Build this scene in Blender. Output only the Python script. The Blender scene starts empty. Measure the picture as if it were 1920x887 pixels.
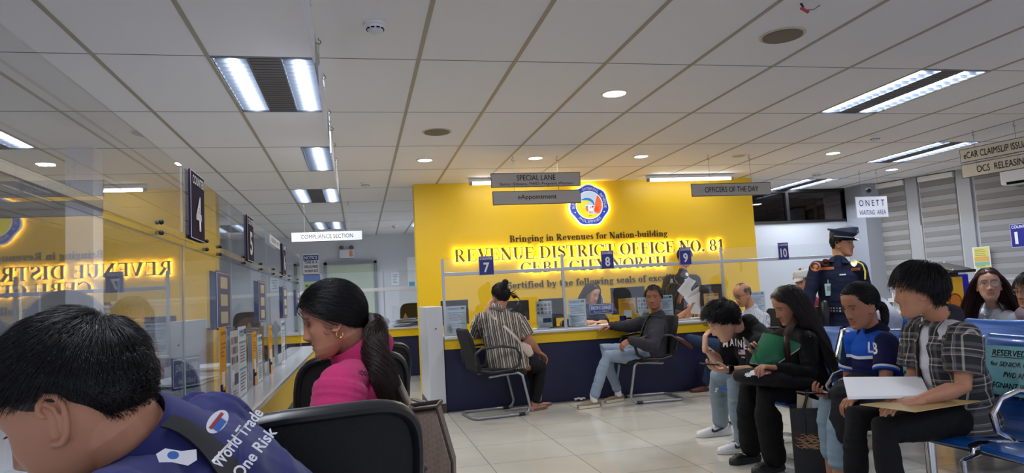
import bpy, bmesh, math, random
import numpy as np
from mathutils import Vector, Matrix
from mathutils.bvhtree import BVHTree
random.seed(7); RNG = np.random.default_rng(7)
sc = bpy.context.scene
COL = sc.collection
PI = math.pi

# ------------------------------------------------ camera, world, exposure
FPX, YAW, PITCH, ROLL, EYE = 1321.84, .2179, .0847, -.055, 1.11
HC = 2.573                                     # ceiling height
def cam_axes():
    cy, sy, cp, sp = math.cos(YAW), math.sin(YAW), math.cos(PITCH), math.sin(PITCH)
    f = Vector((sy*cp, cy*cp, sp)); r = Vector((cy, -sy, 0)); u = r.cross(f)
    c, s = math.cos(ROLL), math.sin(ROLL)
    return r*c + u*s, u*c - r*s, f
CR, CU, CF = cam_axes()
cam = bpy.data.objects.new('camera', bpy.data.cameras.new('camera'))
COL.objects.link(cam); sc.camera = cam
cam.data.sensor_width = 36; cam.data.lens = FPX/1920*36
cam.data.clip_start = .02
cam.matrix_world = Matrix(((CR.x, CU.x, -CF.x, 0), (CR.y, CU.y, -CF.y, 0), (CR.z, CU.z, -CF.z, EYE), (0, 0, 0, 1)))
world = bpy.data.worlds.new('room_ambient'); sc.world = world; world.use_nodes = True
world.node_tree.nodes['Background'].inputs[0].default_value = (.75, .8, 1, 1)
world.node_tree.nodes['Background'].inputs[1].default_value = .8
sc.view_settings.view_transform = 'Standard'; sc.view_settings.look = 'None'
sc.view_settings.gamma = 1; sc.view_settings.use_curve_mapping = False
sc.view_settings.exposure = 0.52
sc.cycles.max_bounces = 8; sc.cycles.transparent_max_bounces = 24
sc.cycles.glossy_bounces = 4; sc.cycles.diffuse_bounces = 4
sc.cycles.caustics_reflective = False; sc.cycles.caustics_refractive = False
sc.cycles.sample_clamp_indirect = 4
try: sc.cycles.use_denoising = True
except Exception: pass
LANE_W = 15.0; DOWN_W = 10.0; TUBE_W = 14.0                                   # fluorescent tube emission
HALO_W = 10.0                                    # letter backlight emission

def ray(px, py):
    return CR*((px-960)/FPX) + CU*((443.5-py)/FPX) + CF
def at(px, py, Y):                              # world point at depth Y on the sight line
    d = ray(px, py); k = Y/d.y; return Vector((d.x*k, Y, EYE+d.z*k))
def atz(px, py, z):
    d = ray(px, py); k = (z-EYE)/d.z; return Vector((d.x*k, d.y*k, z))
def atx(px, py, X):
    d = ray(px, py); k = X/d.x; return Vector((X, d.y*k, EYE+d.z*k))

# ------------------------------------------------ materials
def srgb(r, g, b):
    f = lambda c: (c/255/12.92 if c/255 <= .04045 else ((c/255+.055)/1.055)**2.4)
    return (f(r), f(g), f(b), 1)
_M = {}
def mat(name, col, rough=.5, metal=0, spec=.5, emit=0, bump=0, bscale=60, noise=0, nscale=8, coat=0, sheen=0, alpha=None):
    if name in _M: return _M[name]
    m = bpy.data.materials.new(name); m.use_nodes = True; _M[name] = m
    nt = m.node_tree; b = nt.nodes['Principled BSDF']
    b.inputs['Base Color'].default_value = col; b.inputs['Roughness'].default_value = rough
    b.inputs['Metallic'].default_value = metal; b.inputs['Specular IOR Level'].default_value = spec
    b.inputs['Coat Weight'].default_value = coat; b.inputs['Sheen Weight'].default_value = sheen
    if emit:
        b.inputs['Emission Color'].default_value = col; b.inputs['Emission Strength'].default_value = emit
    tc = nt.nodes.new('ShaderNodeTexCoord')
    if bump:
        n = nt.nodes.new('ShaderNodeTexNoise'); n.inputs['Scale'].default_value = bscale; n.inputs['Detail'].default_value = 4
        bp = nt.nodes.new('ShaderNodeBump'); bp.inputs['Strength'].default_value = bump; bp.inputs['Distance'].default_value = .01
        nt.links.new(tc.outputs['Object'], n.inputs['Vector'])
        nt.links.new(n.outputs['Fac'], bp.inputs['Height']); nt.links.new(bp.outputs['Normal'], b.inputs['Normal'])
    if noise:
        n = nt.nodes.new('ShaderNodeTexNoise'); n.inputs['Scale'].default_value = nscale; n.inputs['Detail'].default_value = 5
        nt.links.new(tc.outputs['Object'], n.inputs['Vector'])
        mr = nt.nodes.new('ShaderNodeMapRange'); mr.inputs[1].default_value = .8; mr.inputs[2].default_value = .75
        mr.inputs[3].default_value = 1-noise; mr.inputs[4].default_value = 1+noise
        nt.links.new(n.outputs['Fac'], mr.inputs[0])
        mx = nt.nodes.new('ShaderNodeMix'); mx.data_type = 'RGBA'; mx.blend_type = 'MULTIPLY'; mx.inputs[0].default_value = 1
        mx.inputs[6].default_value = col
        cb = nt.nodes.new('ShaderNodeCombineColor')
        for k in range(3): nt.links.new(mr.outputs[0], cb.inputs[k])
        nt.links.new(cb.outputs[0], mx.inputs[7]); nt.links.new(mx.outputs[2], b.inputs['Base Color'])
    return m
def acrylic(name, tint=(.95, .965, .97, 1), f0=.045, rough=.0, gain=1.0):
    if name in _M: return _M[name]
    m = bpy.data.materials.new(name); m.use_nodes = True; _M[name] = m
    nt = m.node_tree; nt.nodes.clear(); N = nt.nodes.new; L = nt.links.new
    out = N('ShaderNodeOutputMaterial'); mix = N('ShaderNodeMixShader'); tr = N('ShaderNodeBsdfTransparent'); gl = N('ShaderNodeBsdfGlossy')
    tr.inputs[0].default_value = tint; gl.inputs['Roughness'].default_value = rough
    geo = N('ShaderNodeNewGeometry'); dp = N('ShaderNodeVectorMath'); dp.operation = 'DOT_PRODUCT'
    L(geo.outputs['Normal'], dp.inputs[0]); L(geo.outputs['Incoming'], dp.inputs[1])
    def ma(op, a, b=None):
        q = N('ShaderNodeMath'); q.operation = op; q.use_clamp = False
        for i, v in enumerate((a, b)):
            if v is None: continue
            if isinstance(v, (int, float)): q.inputs[i].default_value = v
            else: L(v, q.inputs[i])
        return q.outputs[0]
    c = ma('ABSOLUTE', dp.outputs['Value']); c = ma('SUBTRACT', 1.0, c); c = ma('POWER', c, 5.0)
    c = ma('MULTIPLY', c, 1-f0); c = ma('ADD', c, f0); c = ma('MULTIPLY', c, gain); c = ma('MINIMUM', c, .9)
    L(c, mix.inputs[0]); L(tr.outputs[0], mix.inputs[1]); L(gl.outputs[0], mix.inputs[2]); L(mix.outputs[0], out.inputs[0])
    return m

# ------------------------------------------------ mesh builder
class MB:
    def __init__(s): s.v = []; s.f = []; s.m = []; s.mi = 0
    def add(s, vs, fs):
        o = len(s.v); s.v += [Vector(q) for q in vs]; s.f += [tuple(i+o for i in f) for f in fs]; s.m += [s.mi]*len(fs); return s
    def box(s, x0, x1, y0, y1, z0, z1, M=None):
        vs = [Vector((x, y, z)) for z in (z0, z1) for y in (y0, y1) for x in (x0, x1)]
        if M is not None: vs = [M @ v for v in vs]
        return s.add(vs, [(0, 2, 3, 1), (4, 5, 7, 6), (0, 1, 5, 4), (2, 6, 7, 3), (0, 4, 6, 2), (1, 3, 7, 5)])
    def cbox(s, c, sx, sy, sz, M=None):
        T = Matrix.Translation(c)
        if M is not None: T = T @ M.to_4x4()
        return s.box(-sx/2, sx/2, -sy/2, sy/2, -sz/2, sz/2, T)
    def rings(s, R, cap=True, closed=False):
        n = len(R[0]); o = len(s.v)
        for r in R: s.v += [Vector(q) for q in r]
        k = len(R)
        for i in range(k if closed else k-1):
            for j in range(n):
                a = o+i*n+j; b = o+i*n+(j+1) % n; c = o+((i+1) % k)*n+(j+1) % n; d = o+((i+1) % k)*n+j
                s.f.append((a, b, c, d)); s.m.append(s.mi)
        if cap and not closed:
            s.f.append(tuple(o+j for j in reversed(range(n)))); s.m.append(s.mi)
            s.f.append(tuple(o+(k-1)*n+j for j in range(n))); s.m.append(s.mi)
        return s
    def tube(s, P, R, side=None, n=12, rnd=False, closed=False):
        P = [Vector(p) for p in P]; k = len(P)
        if not hasattr(R, '__len__'): R = [R]*k
        R = [(r, r) if not hasattr(r, '__len__') else r for r in R]
        if rnd and not closed:                   # rounded ends
            d0 = (P[0]-P[1]).normalized(); d1 = (P[-1]-P[-2]).normalized(); P0, R0, P1, R1 = [], [], [], []
            for a in (80, 55, 28):
                q = math.radians(a); m = min(R[0]); P0.append(P[0]+d0*m*math.sin(q)); R0.append((R[0][0]*math.cos(q), R[0][1]*math.cos(q)))
                m = min(R[-1]); P1.insert(0, P[-1]+d1*m*math.sin(q)); R1.insert(0, (R[-1][0]*math.cos(q), R[-1][1]*math.cos(q)))
            P = P0+P+P1; R = R0+R+R1; k = len(P)
        prev = None; out = []
        for i in range(k):
            a = P[(i-1) % k] if (closed or i) else P[0]; b = P[(i+1) % k] if (closed or i < k-1) else P[-1]
            t = (b-a).normalized()
            if side is not None: sd = Vector(side[i] if isinstance(side, list) else side)
            elif prev is not None: sd = prev
            else: sd = Vector((0, 0, 1)) if abs(t.z) < .9 else Vector((1, 0, 0))
            sd = sd - t*sd.dot(t)
            if sd.length < 1e-6: sd = t.orthogonal()
            sd.normalize(); prev = sd; bb = t.cross(sd)
            out.append([P[i]+sd*(R[i][0]*math.cos(2*PI*j/n))+bb*(R[i][1]*math.sin(2*PI*j/n)) for j in range(n)])
        return s.rings(out, closed=closed)
    def ball(s, c, r, n=16, m=10, M=None):
        c = Vector(c); r = (r, r, r) if not hasattr(r, '__len__') else r
        R = []
        for i in range(m+1):
            th = PI*(i+.02 if i == 0 else (i-.02 if i == m else i))/m
            R.append([(Vector((r[0]*math.sin(th)*math.cos(2*PI*j/n), r[1]*math.sin(th)*math.sin(2*PI*j/n), -r[2]*math.cos(th)))) for j in range(n)])
        if M is not None: R = [[M @ q for q in g] for g in R]
        return s.rings([[c+q for q in g] for g in R])
    def cyl(s, a, b, r, n=20): return s.tube([a, b], r, n=n)
    def prism(s, pts, d):                       # polygon pts (3-D), extruded by vector d
        pts = [Vector(p) for p in pts]; n = len(pts); o = len(s.v); d = Vector(d)
        s.v += pts+[p+d for p in pts]
        s.f.append(tuple(o+i for i in range(n))); s.f.append(tuple(o+n+i for i in reversed(range(n)))); s.m += [s.mi]*2
        for i in range(n): s.f.append((o+i, o+n+i, o+n+(i+1) % n, o+(i+1) % n)); s.m.append(s.mi)
        return s
    def sheet(s, G, t):                         # grid of points thickened by t
        r, c = len(G), len(G[0]); G = [[Vector(p) for p in row] for row in G]
        N = [[((G[min(i+1, r-1)][j]-G[max(i-1, 0)][j]).cross(G[i][min(j+1, c-1)]-G[i][max(j-1, 0)])).normalized() for j in range(c)] for i in range(r)]
        o = len(s.v)
        for sg in (-.5, .5): s.v += [G[i][j]+N[i][j]*t*sg for i in range(r) for j in range(c)]
        q = lambda i, j, k: o+k*r*c+i*c+j
        for i in range(r-1):
            for j in range(c-1):
                s.f.append((q(i, j, 0), q(i, j+1, 0), q(i+1, j+1, 0), q(i+1, j, 0))); s.f.append((q(i, j, 1), q(i+1, j, 1), q(i+1, j+1, 1), q(i, j+1, 1)))
        for i in range(r-1):
            s.f.append((q(i, 0, 0), q(i+1, 0, 0), q(i+1, 0, 1), q(i, 0, 1))); s.f.append((q(i, c-1, 0), q(i, c-1, 1), q(i+1, c-1, 1), q(i+1, c-1, 0)))
        for j in range(c-1):
            s.f.append((q(0, j, 0), q(0, j, 1), q(0, j+1, 1), q(0, j+1, 0))); s.f.append((q(r-1, j, 0), q(r-1, j+1, 0), q(r-1, j+1, 1), q(r-1, j, 1)))
        s.m += [s.mi]*(len(s.f)-len(s.m)); return s
    def mesh(s, name, fix=True, smooth=True, ang=38):
        me = bpy.data.meshes.new(name); me.from_pydata([tuple(v) for v in s.v], [], s.f)
        me.polygons.foreach_set('material_index', s.m)
        if fix:
            b = bmesh.new(); b.from_mesh(me); bmesh.ops.recalc_face_normals(b, faces=b.faces)
            if smooth:
                for e in b.edges:
                    if len(e.link_faces) == 2 and e.calc_face_angle(0) > math.radians(ang): e.smooth = False
                for f in b.faces: f.smooth = True
            b.to_mesh(me); b.free()
        return me
def obj(name, mb, m, parent=None, bevel=0, smooth=True, ang=38):
    me = mb.mesh(name, smooth=smooth, ang=ang) if isinstance(mb, MB) else mb
    if len(me.materials): me.materials.clear()
    mi_ = mb.m if isinstance(mb, MB) else None
    for q in (m if isinstance(m, (list, tuple)) else [m]): me.materials.append(q)
    if mi_ and any(mi_): me.polygons.foreach_set('material_index', mi_)
    o = bpy.data.objects.new(name, me); COL.objects.link(o)
    if parent is not None: link(o, parent)
    if bevel:
        b = o.modifiers.new('bevel', 'BEVEL'); b.width = bevel; b.segments = 2; b.limit_method = 'ANGLE'; b.angle_limit = math.radians(40)
    return o
def link(o, parent):                            # children's meshes are written in world space; offset by the parent's place
    o.parent = parent; o.matrix_parent_inverse = wm(parent).inverted()
def wm(o):
    M = o.matrix_basis.copy()
    if o.parent is not None: M = wm(o.parent) @ o.matrix_parent_inverse @ M
    return M
def thing(name, label, cat, loc=(0, 0, 0), group=None, rotz=0):
    o = bpy.data.objects.new(name, None); COL.objects.link(o); o.empty_display_size = .05
    o.location = loc; o.rotation_euler = (0, 0, rotz); o['label'] = label; o['category'] = cat
    if group: o['group'] = group
    return o
def tag(o, label, cat, group=None):
    o['label'] = label; o['category'] = cat
    if group: o['group'] = group
    return o
def struct(name, mb, m, parent=None, bevel=0, **k):
    o = obj(name, mb, m, parent, bevel, **k)
    if parent is None: o['kind'] = 'structure'
    return o
def copy_tree(o, M=None, **props):              # deep copy; M moves the copy
    c = o.copy(); COL.objects.link(c)
    for k, v in props.items(): c[k] = v
    for ch in list(o.children):
        d = copy_tree(ch); d.parent = c; d.matrix_parent_inverse = ch.matrix_parent_inverse.copy()
    if M is not None: c.matrix_basis = M @ c.matrix_basis
    return c

# ------------------------------------------------ lettering
def text_mesh(s, extrude=0, off=0, spacing=1.0):
    cu = bpy.data.curves.new('txt', 'FONT'); cu.body = s; cu.align_x = 'CENTER'; cu.offset = off; cu.extrude = extrude
    cu.space_character = spacing; cu.resolution_u = 3
    o = bpy.data.objects.new('txt', cu); COL.objects.link(o)
    dg = bpy.context.evaluated_depsgraph_get(); me = bpy.data.meshes.new_from_object(o.evaluated_get(dg))
    bpy.data.objects.remove(o); return me
def frame_of(r, u):
    r = Vector(r).normalized(); u = Vector(u); u = (u-r*u.dot(r)).normalized(); return r, u, r.cross(u)
def lettering(s, c, r, u, w, h, m, parent, eps=.0012, off=0, name='lettering', extrude=0, keep=False, spacing=1.0):
    """text fitted in a w x h box centred on c; r points along the line, u up"""
    me = text_mesh(s, extrude, off, spacing); n = len(me.vertices)
    if not n: return None
    a = np.empty(n*3); me.vertices.foreach_get('co', a); a = a.reshape(-1, 3)
    lo, hi = a.min(0), a.max(0); a[:, :2] -= (lo[:2]+hi[:2])/2
    sy = h/max(hi[1]-lo[1], 1e-6); sx = w/max(hi[0]-lo[0], 1e-6)
    if keep: sx = sy = min(sx, sy)
    r, u, nn = frame_of(r, u); c = Vector(c)
    R = np.array([r*sx, u*sy, nn]); b = a @ R + np.array(c+nn*eps)
    me.vertices.foreach_set('co', b.ravel()); me.update(); me.name = name
    return obj(name, me, m, parent)
def panel(name, c, r, u, w, h, t, m, parent, bevel=0, M=None):
    """flat board centred on c, thickness t, facing r x u"""
    r, u, n = frame_of(r, u); c = Vector(c); b = MB()
    p = [c-r*w/2-u*h/2, c+r*w/2-u*h/2, c+r*w/2+u*h/2, c-r*w/2+u*h/2]
    b.prism([q-n*t for q in p], n*t); return obj(name, b, m, parent, bevel)
def patch(name, c, r, u, w, h, m, parent, eps=.001, lay=1):
    return panel(name, Vector(c)+frame_of(r, u)[2]*eps*lay, r, u, w, h, eps*.9, m, parent)

# colours
WHITE = mat('white_paint', srgb(225, 226, 230), .45)
OFFW = mat('off_white_board', srgb(232, 228, 220), .5)
BLACK = mat('black_plastic', srgb(22, 22, 25), .45, bump=.05)
INK = mat('black_ink', srgb(14, 14, 16), .8, spec=.1)
NAVYINK = mat('navy_ink', srgb(38, 36, 110), .8, spec=.1)
WINK = mat('white_ink', srgb(240, 240, 245), .5)
YEL = mat('yellow_paint', srgb(234, 192, 3), .42, bump=.01, bscale=8)
NAVY = mat('navy_counter_front', srgb(13, 20, 62), .5, bump=.05, bscale=30)
ALU = mat('aluminium', srgb(190, 193, 200), .35, metal=.6)
CHROME = mat('chrome', srgb(225, 225, 230), .12, metal=1)
GREYTUBE = mat('grey_tube_steel', srgb(150, 152, 158), .35, metal=.5)
PAPER = mat('white_paper', srgb(236, 238, 242), .6)
SIGNBLUE = mat('sign_blue', srgb(40, 44, 140), .4)
GLASS = acrylic('clear_acrylic')
GLASSL = acrylic('counter_screen_acrylic', (.93, .94, .95, 1), .06, gain=1.05)
MESHF = mat('black_mesh_fabric', srgb(18, 18, 21), .8, bump=.4, bscale=500)
STRING = mat('grey_cord', srgb(120, 120, 122), .6)
# ================================================ THE ROOM
GX, GY = .407, 2.987                            # ceiling grid origin, cells .6 x 1.2
floor_m = bpy.data.materials.new('floor_tiles'); floor_m.use_nodes = True
def _floor():
    nt = floor_m.node_tree; N = nt.nodes.new; L = nt.links.new; b = nt.nodes['Principled BSDF']
    tc = N('ShaderNodeTexCoord'); mp = N('ShaderNodeMapping'); mp.inputs['Location'].default_value = (-.217, -4.766, 0)
    L(tc.outputs['Object'], mp.inputs[0])
    br = N('ShaderNodeTexBrick'); br.offset = 0; br.squash = 1
    br.inputs['Scale'].default_value = 1; br.inputs['Brick Width'].default_value = .6; br.inputs['Row Height'].default_value = .6
    br.inputs['Mortar Size'].default_value = .0022; br.inputs['Mortar Smooth'].default_value = .1
    br.inputs['Color1'].default_value = srgb(208, 204, 194); br.inputs['Color2'].default_value = srgb(198, 194, 184)
    br.inputs['Mortar'].default_value = srgb(120, 116, 108)
    L(mp.outputs[0], br.inputs['Vector'])
    n = N('ShaderNodeTexNoise'); n.inputs['Scale'].default_value = 1.6; n.inputs['Detail'].default_value = 6; L(tc.outputs['Object'], n.inputs['Vector'])
    cr = N('ShaderNodeValToRGB'); cr.color_ramp.elements[0].position = .3; cr.color_ramp.elements[0].color = (.82, .8, .76, 1); cr.color_ramp.elements[1].position = .7
    L(n.outputs['Fac'], cr.inputs[0])
    mx = N('ShaderNodeMix'); mx.data_type = 'RGBA'; mx.blend_type = 'MULTIPLY'; mx.inputs[0].default_value = 1
    L(br.outputs['Color'], mx.inputs[6]); L(cr.outputs[0], mx.inputs[7]); L(mx.outputs[2], b.inputs['Base Color'])
    b.inputs['Roughness'].default_value = .13; b.inputs['Specular IOR Level'].default_value = .5
_floor()
XL, XR, YB, YF = -4.6, 12.0, -1.8, 15.2
struct('floor', MB().box(XL, XR, YB, YF+.2, -.1, 0), floor_m)
ceil_m = mat('ceiling_tile', srgb(222, 220, 222), .75, bump=.12, bscale=260, noise=.035, nscale=1.2)
fix_cells = {(-2, 1), (-2, 3), (-2, 5), (-2, 8), (1, 8), (6, 1), (10, 3), (10, 5), (-2, -2), (6, -3), (-6, 2)}
b = MB()
for i in range(-9, 20):
    for j in range(-5, 11):
        if (i, j) in fix_cells: continue
        x0, y0 = GX+.6*i, GY+1.2*j
        x1, y1 = min(x0+.6, XR+.2), min(y0+1.2, YF+.2)
        if y0 > YF or x0 > XR: continue
        b.box(x0, x1, y0, y1, HC, HC+.02)
struct('ceiling', b, ceil_m, smooth=False)
b = MB()
for i in range(-9, 20): b.box(GX+.6*i-.012, GX+.6*i+.012, YB, YF, HC-.004, HC+.002)
struct('trim_1', b, mat('ceiling_tee_bar', srgb(156, 148, 132), .5), smooth=False)
b = MB()
for j in range(-4, 11): b.box(XL, XR, GY+1.2*j-.003, GY+1.2*j+.003, HC-.0015, HC+.002)
struct('trim_2', b, mat('ceiling_tile_joint', srgb(84, 78, 70), .6), smooth=False)
wallw = mat('wall_paint', srgb(206, 209, 216), .6, bump=.03, bscale=40)
struct('wall_back', MB().box(XL, 1.9, YF, YF+.15, 0, HC), wallw, smooth=False)
struct('wall_left', MB().box(XL-.15, XL, YB, YF, 0, HC), mat('left_wall_paint', srgb(176, 172, 160), .6), smooth=False)
YW = 8.78
struct('wall_centre', MB().box(.72, 5.39, YW, YW+.22, 0, HC), YEL, smooth=False)
struct('wall_side', MB().box(1.75, 1.9, YW+.22, YF, 0, HC), wallw, smooth=False)
# right wall, slanting, with window bays
RW0, RWd = Vector((7.95, 10.0, 0)), Vector((.336, -.942, 0))
RWn = Vector((-.942, -.336, 0))
def rw(s, z, out=0): return RW0+RWd*s+RWn*out+Vector((0, 0, z))
def rwbox(mb, s0, s1, o0, o1, z0, z1):
    mb.prism([rw(s0, z0, o0), rw(s1, z0, o0), rw(s1, z0, o1), rw(s0, z0, o1)], (0, 0, z1-z0)); return mb
b = MB(); rwbox(b, 0, 12.4, -.2, -.02, 0, HC); struct('wall_right', b, wallw, smooth=False)
# wall between yellow wall and right wall: grey panel below, dark window band above
YP = 10.0
b = MB(); b.box(5.31, 7.97, YP, YP+.1, 0, 2.03); struct('wall_partition', b, mat('pale_partition', srgb(196, 202, 214), .4), smooth=False)
b = MB(); b.box(7.80, 8.12, YP-.45, YP+.1, 0, HC); struct('wall_pillar', b, mat('pillar_paint', srgb(150, 156, 168), .6), smooth=False)
b = MB(); b.box(5.5, 8.3, YP+1.2, YP+1.3, 1.5, HC); struct('wall_beyond', b, mat('dark_room_beyond', srgb(40, 30, 26), .6, noise=.5, nscale=3), smooth=False)
dk = mat('window_frame_black', srgb(18, 18, 20), .4)
b = MB(); b.box(5.31, 7.86, YP-.02, YP+.06, 2.03, 2.07); b.box(5.31, 7.86, YP-.02, YP+.06, HC-.05, HC)
for x in (5.31, 6.72, 7.80): b.box(x, x+.05, YP-.02, YP+.06, 2.07, HC-.05)
w1 = struct('window_1', b, dk, smooth=False)
obj('pane', MB().box(5.36, 7.8, YP+.02, YP+.026, 2.07, HC-.05), acrylic('dark_window_glass', (.30, .27, .26, 1), .05), w1)
b = MB()
for k in range(9): b.box(5.6+k*.3, 5.66+k*.3, YP+1.1, YP+1.16, 1.9, HC)
for k in range(4): b.box(5.5, 8.2, YP+1.08, YP+1.1, 2.0+k*.14, 2.03+k*.14)
obj('grille', b, mat('brown_wood_slats', srgb(110, 66, 44), .5), w1)
obj('conduit_trim', MB().tube([(8.13, YP-.47, 0), (8.13, YP-.47, 2.54)], .012), WHITE, None).name = 'trim_3'
bpy.data.objects['trim_3']['kind'] = 'structure'
b = MB(); b.box(XL, 1.75, YF-.02, YF, 0, .1); struct('baseboard_back', b, mat('skirting_grey', srgb(120, 118, 116), .5))

# ---- blinds on the right wall
blind_m = bpy.data.materials.new('zebra_blind_fabric'); blind_m.use_nodes = True
def _blind():
    nt = blind_m.node_tree; N = nt.nodes.new; L = nt.links.new; bs = nt.nodes['Principled BSDF']
    tc = N('ShaderNodeTexCoord'); sp = N('ShaderNodeSeparateXYZ'); L(tc.outputs['Object'], sp.inputs[0])
    mu = N('ShaderNodeMath'); mu.operation = 'MULTIPLY'; mu.inputs[1].default_value = 1/.15; L(sp.outputs['Z'], mu.inputs[0])
    fr = N('ShaderNodeMath'); fr.operation = 'FRACT'; L(mu.outputs[0], fr.inputs[0])
    cr = N('ShaderNodeValToRGB'); cr.color_ramp.interpolation = 'CONSTANT'
    e = cr.color_ramp.elements; e[0].position = 0; e[0].color = srgb(126, 124, 124); e[1].position = .5; e[1].color = srgb(150, 150, 152)
    x = e.new(.95); x.color = srgb(92, 90, 90)
    L(fr.outputs[0], cr.inputs[0]); L(cr.outputs[0], bs.inputs['Base Color']); bs.inputs['Roughness'].default_value = .7
_blind()
k = 1
for s0, s1, zb in ((.2, .88, .90), (1.10, 1.60, .92), (1.86, 3.3, .95), (3.6, 5.1, .95), (5.3, 6.9, .95)):
    k += 1
    b = MB(); rwbox(b, s0-.05, s1+.05, -.02, .0, zb-.05, HC-.02); w = struct('window_%d' % k, b, WHITE, smooth=False)
    t = thing('roller_blind', ('pale zebra roller blind on slanting wall, ' + ['nearest the pillar corner', 'second from the pillar corner', 'behind the woman with glasses', 'past the air conditioner', 'last on the right'][k-2]),
              'blind', rw((s0+s1)/2, zb, .03), 'zebra blinds on the right wall')
    G = [[rw(s0+(s1-s0)*i, z, .03+.004*math.sin(z*60)) for i in (0, .33, .66, 1)] for z in np.linspace(zb+.02, HC-.08, 40)]
    obj('fabric', MB().sheet(G, .003), blind_m, t)
    b = MB(); rwbox(b, s0, s1, .005, .075, HC-.09, HC-.015); obj('head_rail', b, OFFW, t, .006)
    b = MB(); rwbox(b, s0, s1, .02, .045, zb, zb+.03); obj('bottom_bar', b, ALU, t, .003)
b = MB()
for s in (.99, 1.73, 3.45, 5.2): rwbox(b, s-.085, s+.085, 0, .06, 0, HC)
struct('trim_4', b, mat('window_post_paint', srgb(160, 163, 170), .5), smooth=False)
b = MB(); rwbox(b, .1, 6.5, 0, .05, .70, .76); struct('trim_5', b, WHITE)
b = MB(); rwbox(b, 4.2, 9, .3, .34, 0, .0); 

# ---- yellow wall features
def lamp(name, c, sx, sy, w, parent, col=(.86, .92, 1)):
    l = bpy.data.lights.new(name, 'AREA'); l.shape = 'RECTANGLE'; l.size = sx; l.size_y = sy; l.energy = w; l.color = col
    o = bpy.data.objects.new(name, l); COL.objects.link(o); o.location = c; link(o, parent); return o
def diffuser(name, x0, y0, w, label, dark=True, solid=False):
    """recessed louvre troffer; x0,y0 its corner, w its width"""
    t = thing(name, label, 'ceiling light', (x0+w/2, y0+.6, HC), 'recessed louvre fluorescent fixtures')
    wh = mat('fixture_enamel', srgb(112, 118, 130), .4)
    z0, z1 = HC+.002, HC+.075; x1, y1 = x0+w, y0+1.2
    if w < .6:                                   # the half-width fixture leaves a tile beside it
        obj('filler_tile', MB().box(x0-(.6-w), x0-.002, y0, y1, HC, HC+.02), ceil_m, t)
    b = MB(); b.box(x0, x1, y0, y1, z1, z1+.01); b.box(x0, x0+.012, y0, y1, HC-.003, z1); b.box(x1-.012, x1, y0, y1, HC-.003, z1)
    b.box(x0, x1, y0, y0+.012, HC-.003, z1); b.box(x0, x1, y1-.012, y1, HC-.003, z1)
    obj('housing', b, wh, t)
    lanes = [(x0+.012, x1-.012)] if w < .6 else ([(x0+.014, x0+.205), (x1-.205, x1-.014)] if dark else [(x0+.014, x0+.29), (x0+.31, x1-.014)])
    for a, c in lanes:
        m_ = (a+c)/2
        obj('tube', MB().cyl((m_, y0+.03, HC+.05), (m_, y1-.03, HC+.05), .013, 10), mat('fluorescent_tube', (.86, .93, 1, 1), emit=TUBE_W), t)
        lamp('tube_glow', (m_, y0+.6, HC+.034), .03, 1.12, LANE_W, t)
        l = MB()
        for k in range(15): yy = y0+.04+k*(1.12/14); l.box(a, c, yy-.0015, yy+.0015, HC+.001, HC+.028)
        for q in (a+.002, c-.002): l.box(q-.002, q+.002, y0+.012, y1-.012, HC+.001, HC+.04)
        obj('louvre', l, mat('louvre_mirror', srgb(120, 126, 138), .3, metal=.7), t)
    if w >= .6 and dark:
        b = MB(); b.box(x0+.209, x1-.209, y0+.012, y1-.012, HC+.004, HC+.008)
        for k in range(23): yy = y0+.04+k*.05; b.box(x0+.215, x1-.215, yy, yy+.012, HC+.001, HC+.004)
        obj('centre_panel', b, mat('dark_perforated_panel', srgb(84, 80, 80), .5), t)
    return t
diffuser('ceiling_light', -.793, 4.187, .6, 'large two-lane ceiling light above the left counter, nearest the camera')
diffuser('ceiling_light', -.47, 6.587, .277, 'narrow ceiling light, second along the row above the left counter')
diffuser('ceiling_light', -.793, 8.987, .6, 'two-lane ceiling light with dark middle, third along the left row')
diffuser('ceiling_light', -.793, 12.587, .6, 'far ceiling light of two joined lanes above the compliance sign', dark=False)
diffuser('ceiling_light', 1.007, 12.587, .6, 'far ceiling light mostly hidden behind the left end of the yellow wall')
diffuser('ceiling_light', 4.007, 4.187, .6, 'largest two-lane ceiling light on the right side of the ceiling')
diffuser('ceiling_light', 6.407, 6.587, .6, 'two-lane ceiling light near the slanting wall left of the releasing sign')
diffuser('ceiling_light', 6.407, 8.987, .6, 'small far ceiling light behind the officers of the day sign')
diffuser('ceiling_light', -.793, .587, .6, 'unseen ceiling light added for even lighting above the photographer, outside the frame')  # unseen fixture, put in to even out the room light
diffuser('ceiling_light', 4.007, -.613, .6, 'unseen ceiling light added for even lighting behind the bench, outside the frame')  # added out of view as well, balances light on the bench side
diffuser('ceiling_light', -3.193, 5.387, .6, 'unseen ceiling light added for even lighting over the clerks room behind the screens')  # third added fixture, unseen, for symmetrical lighting on the left
bright = mat('downlight_lens', (.95, .97, 1, 1), emit=14)
def downlight(x, y, lit, lab, r=.075):
    t = thing('downlight', lab, 'downlight', (x, y, HC), 'round downlights')
    b = MB(); R = [[Vector((x+q*math.cos(2*PI*j/32), y+q*math.sin(2*PI*j/32), z)) for j in range(32)] for q, z in ((r+.015, HC+.001), (r+.014, HC-.006), (r, HC-.007), (r-.004, HC-.001))]
    b.rings(R, cap=False); obj('ring', b, mat('downlight_ring', srgb(222, 216, 196), .3), t)
    b = MB(); b.cyl((x, y, HC-.0035), (x, y, HC-.0005), r-.002, 32)
    if lit: lamp('lens_glow', (x, y, HC-.012), .12, .12, DOWN_W, t, (1, .96, .9))
    obj('lens', b, bright if lit else mat('unlit_lens', srgb(150, 146, 130), .3), t)
downlight(1.912, 4.845, True, 'nearest lit round downlight, alone in front of the yellow wall signs', .085)
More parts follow.
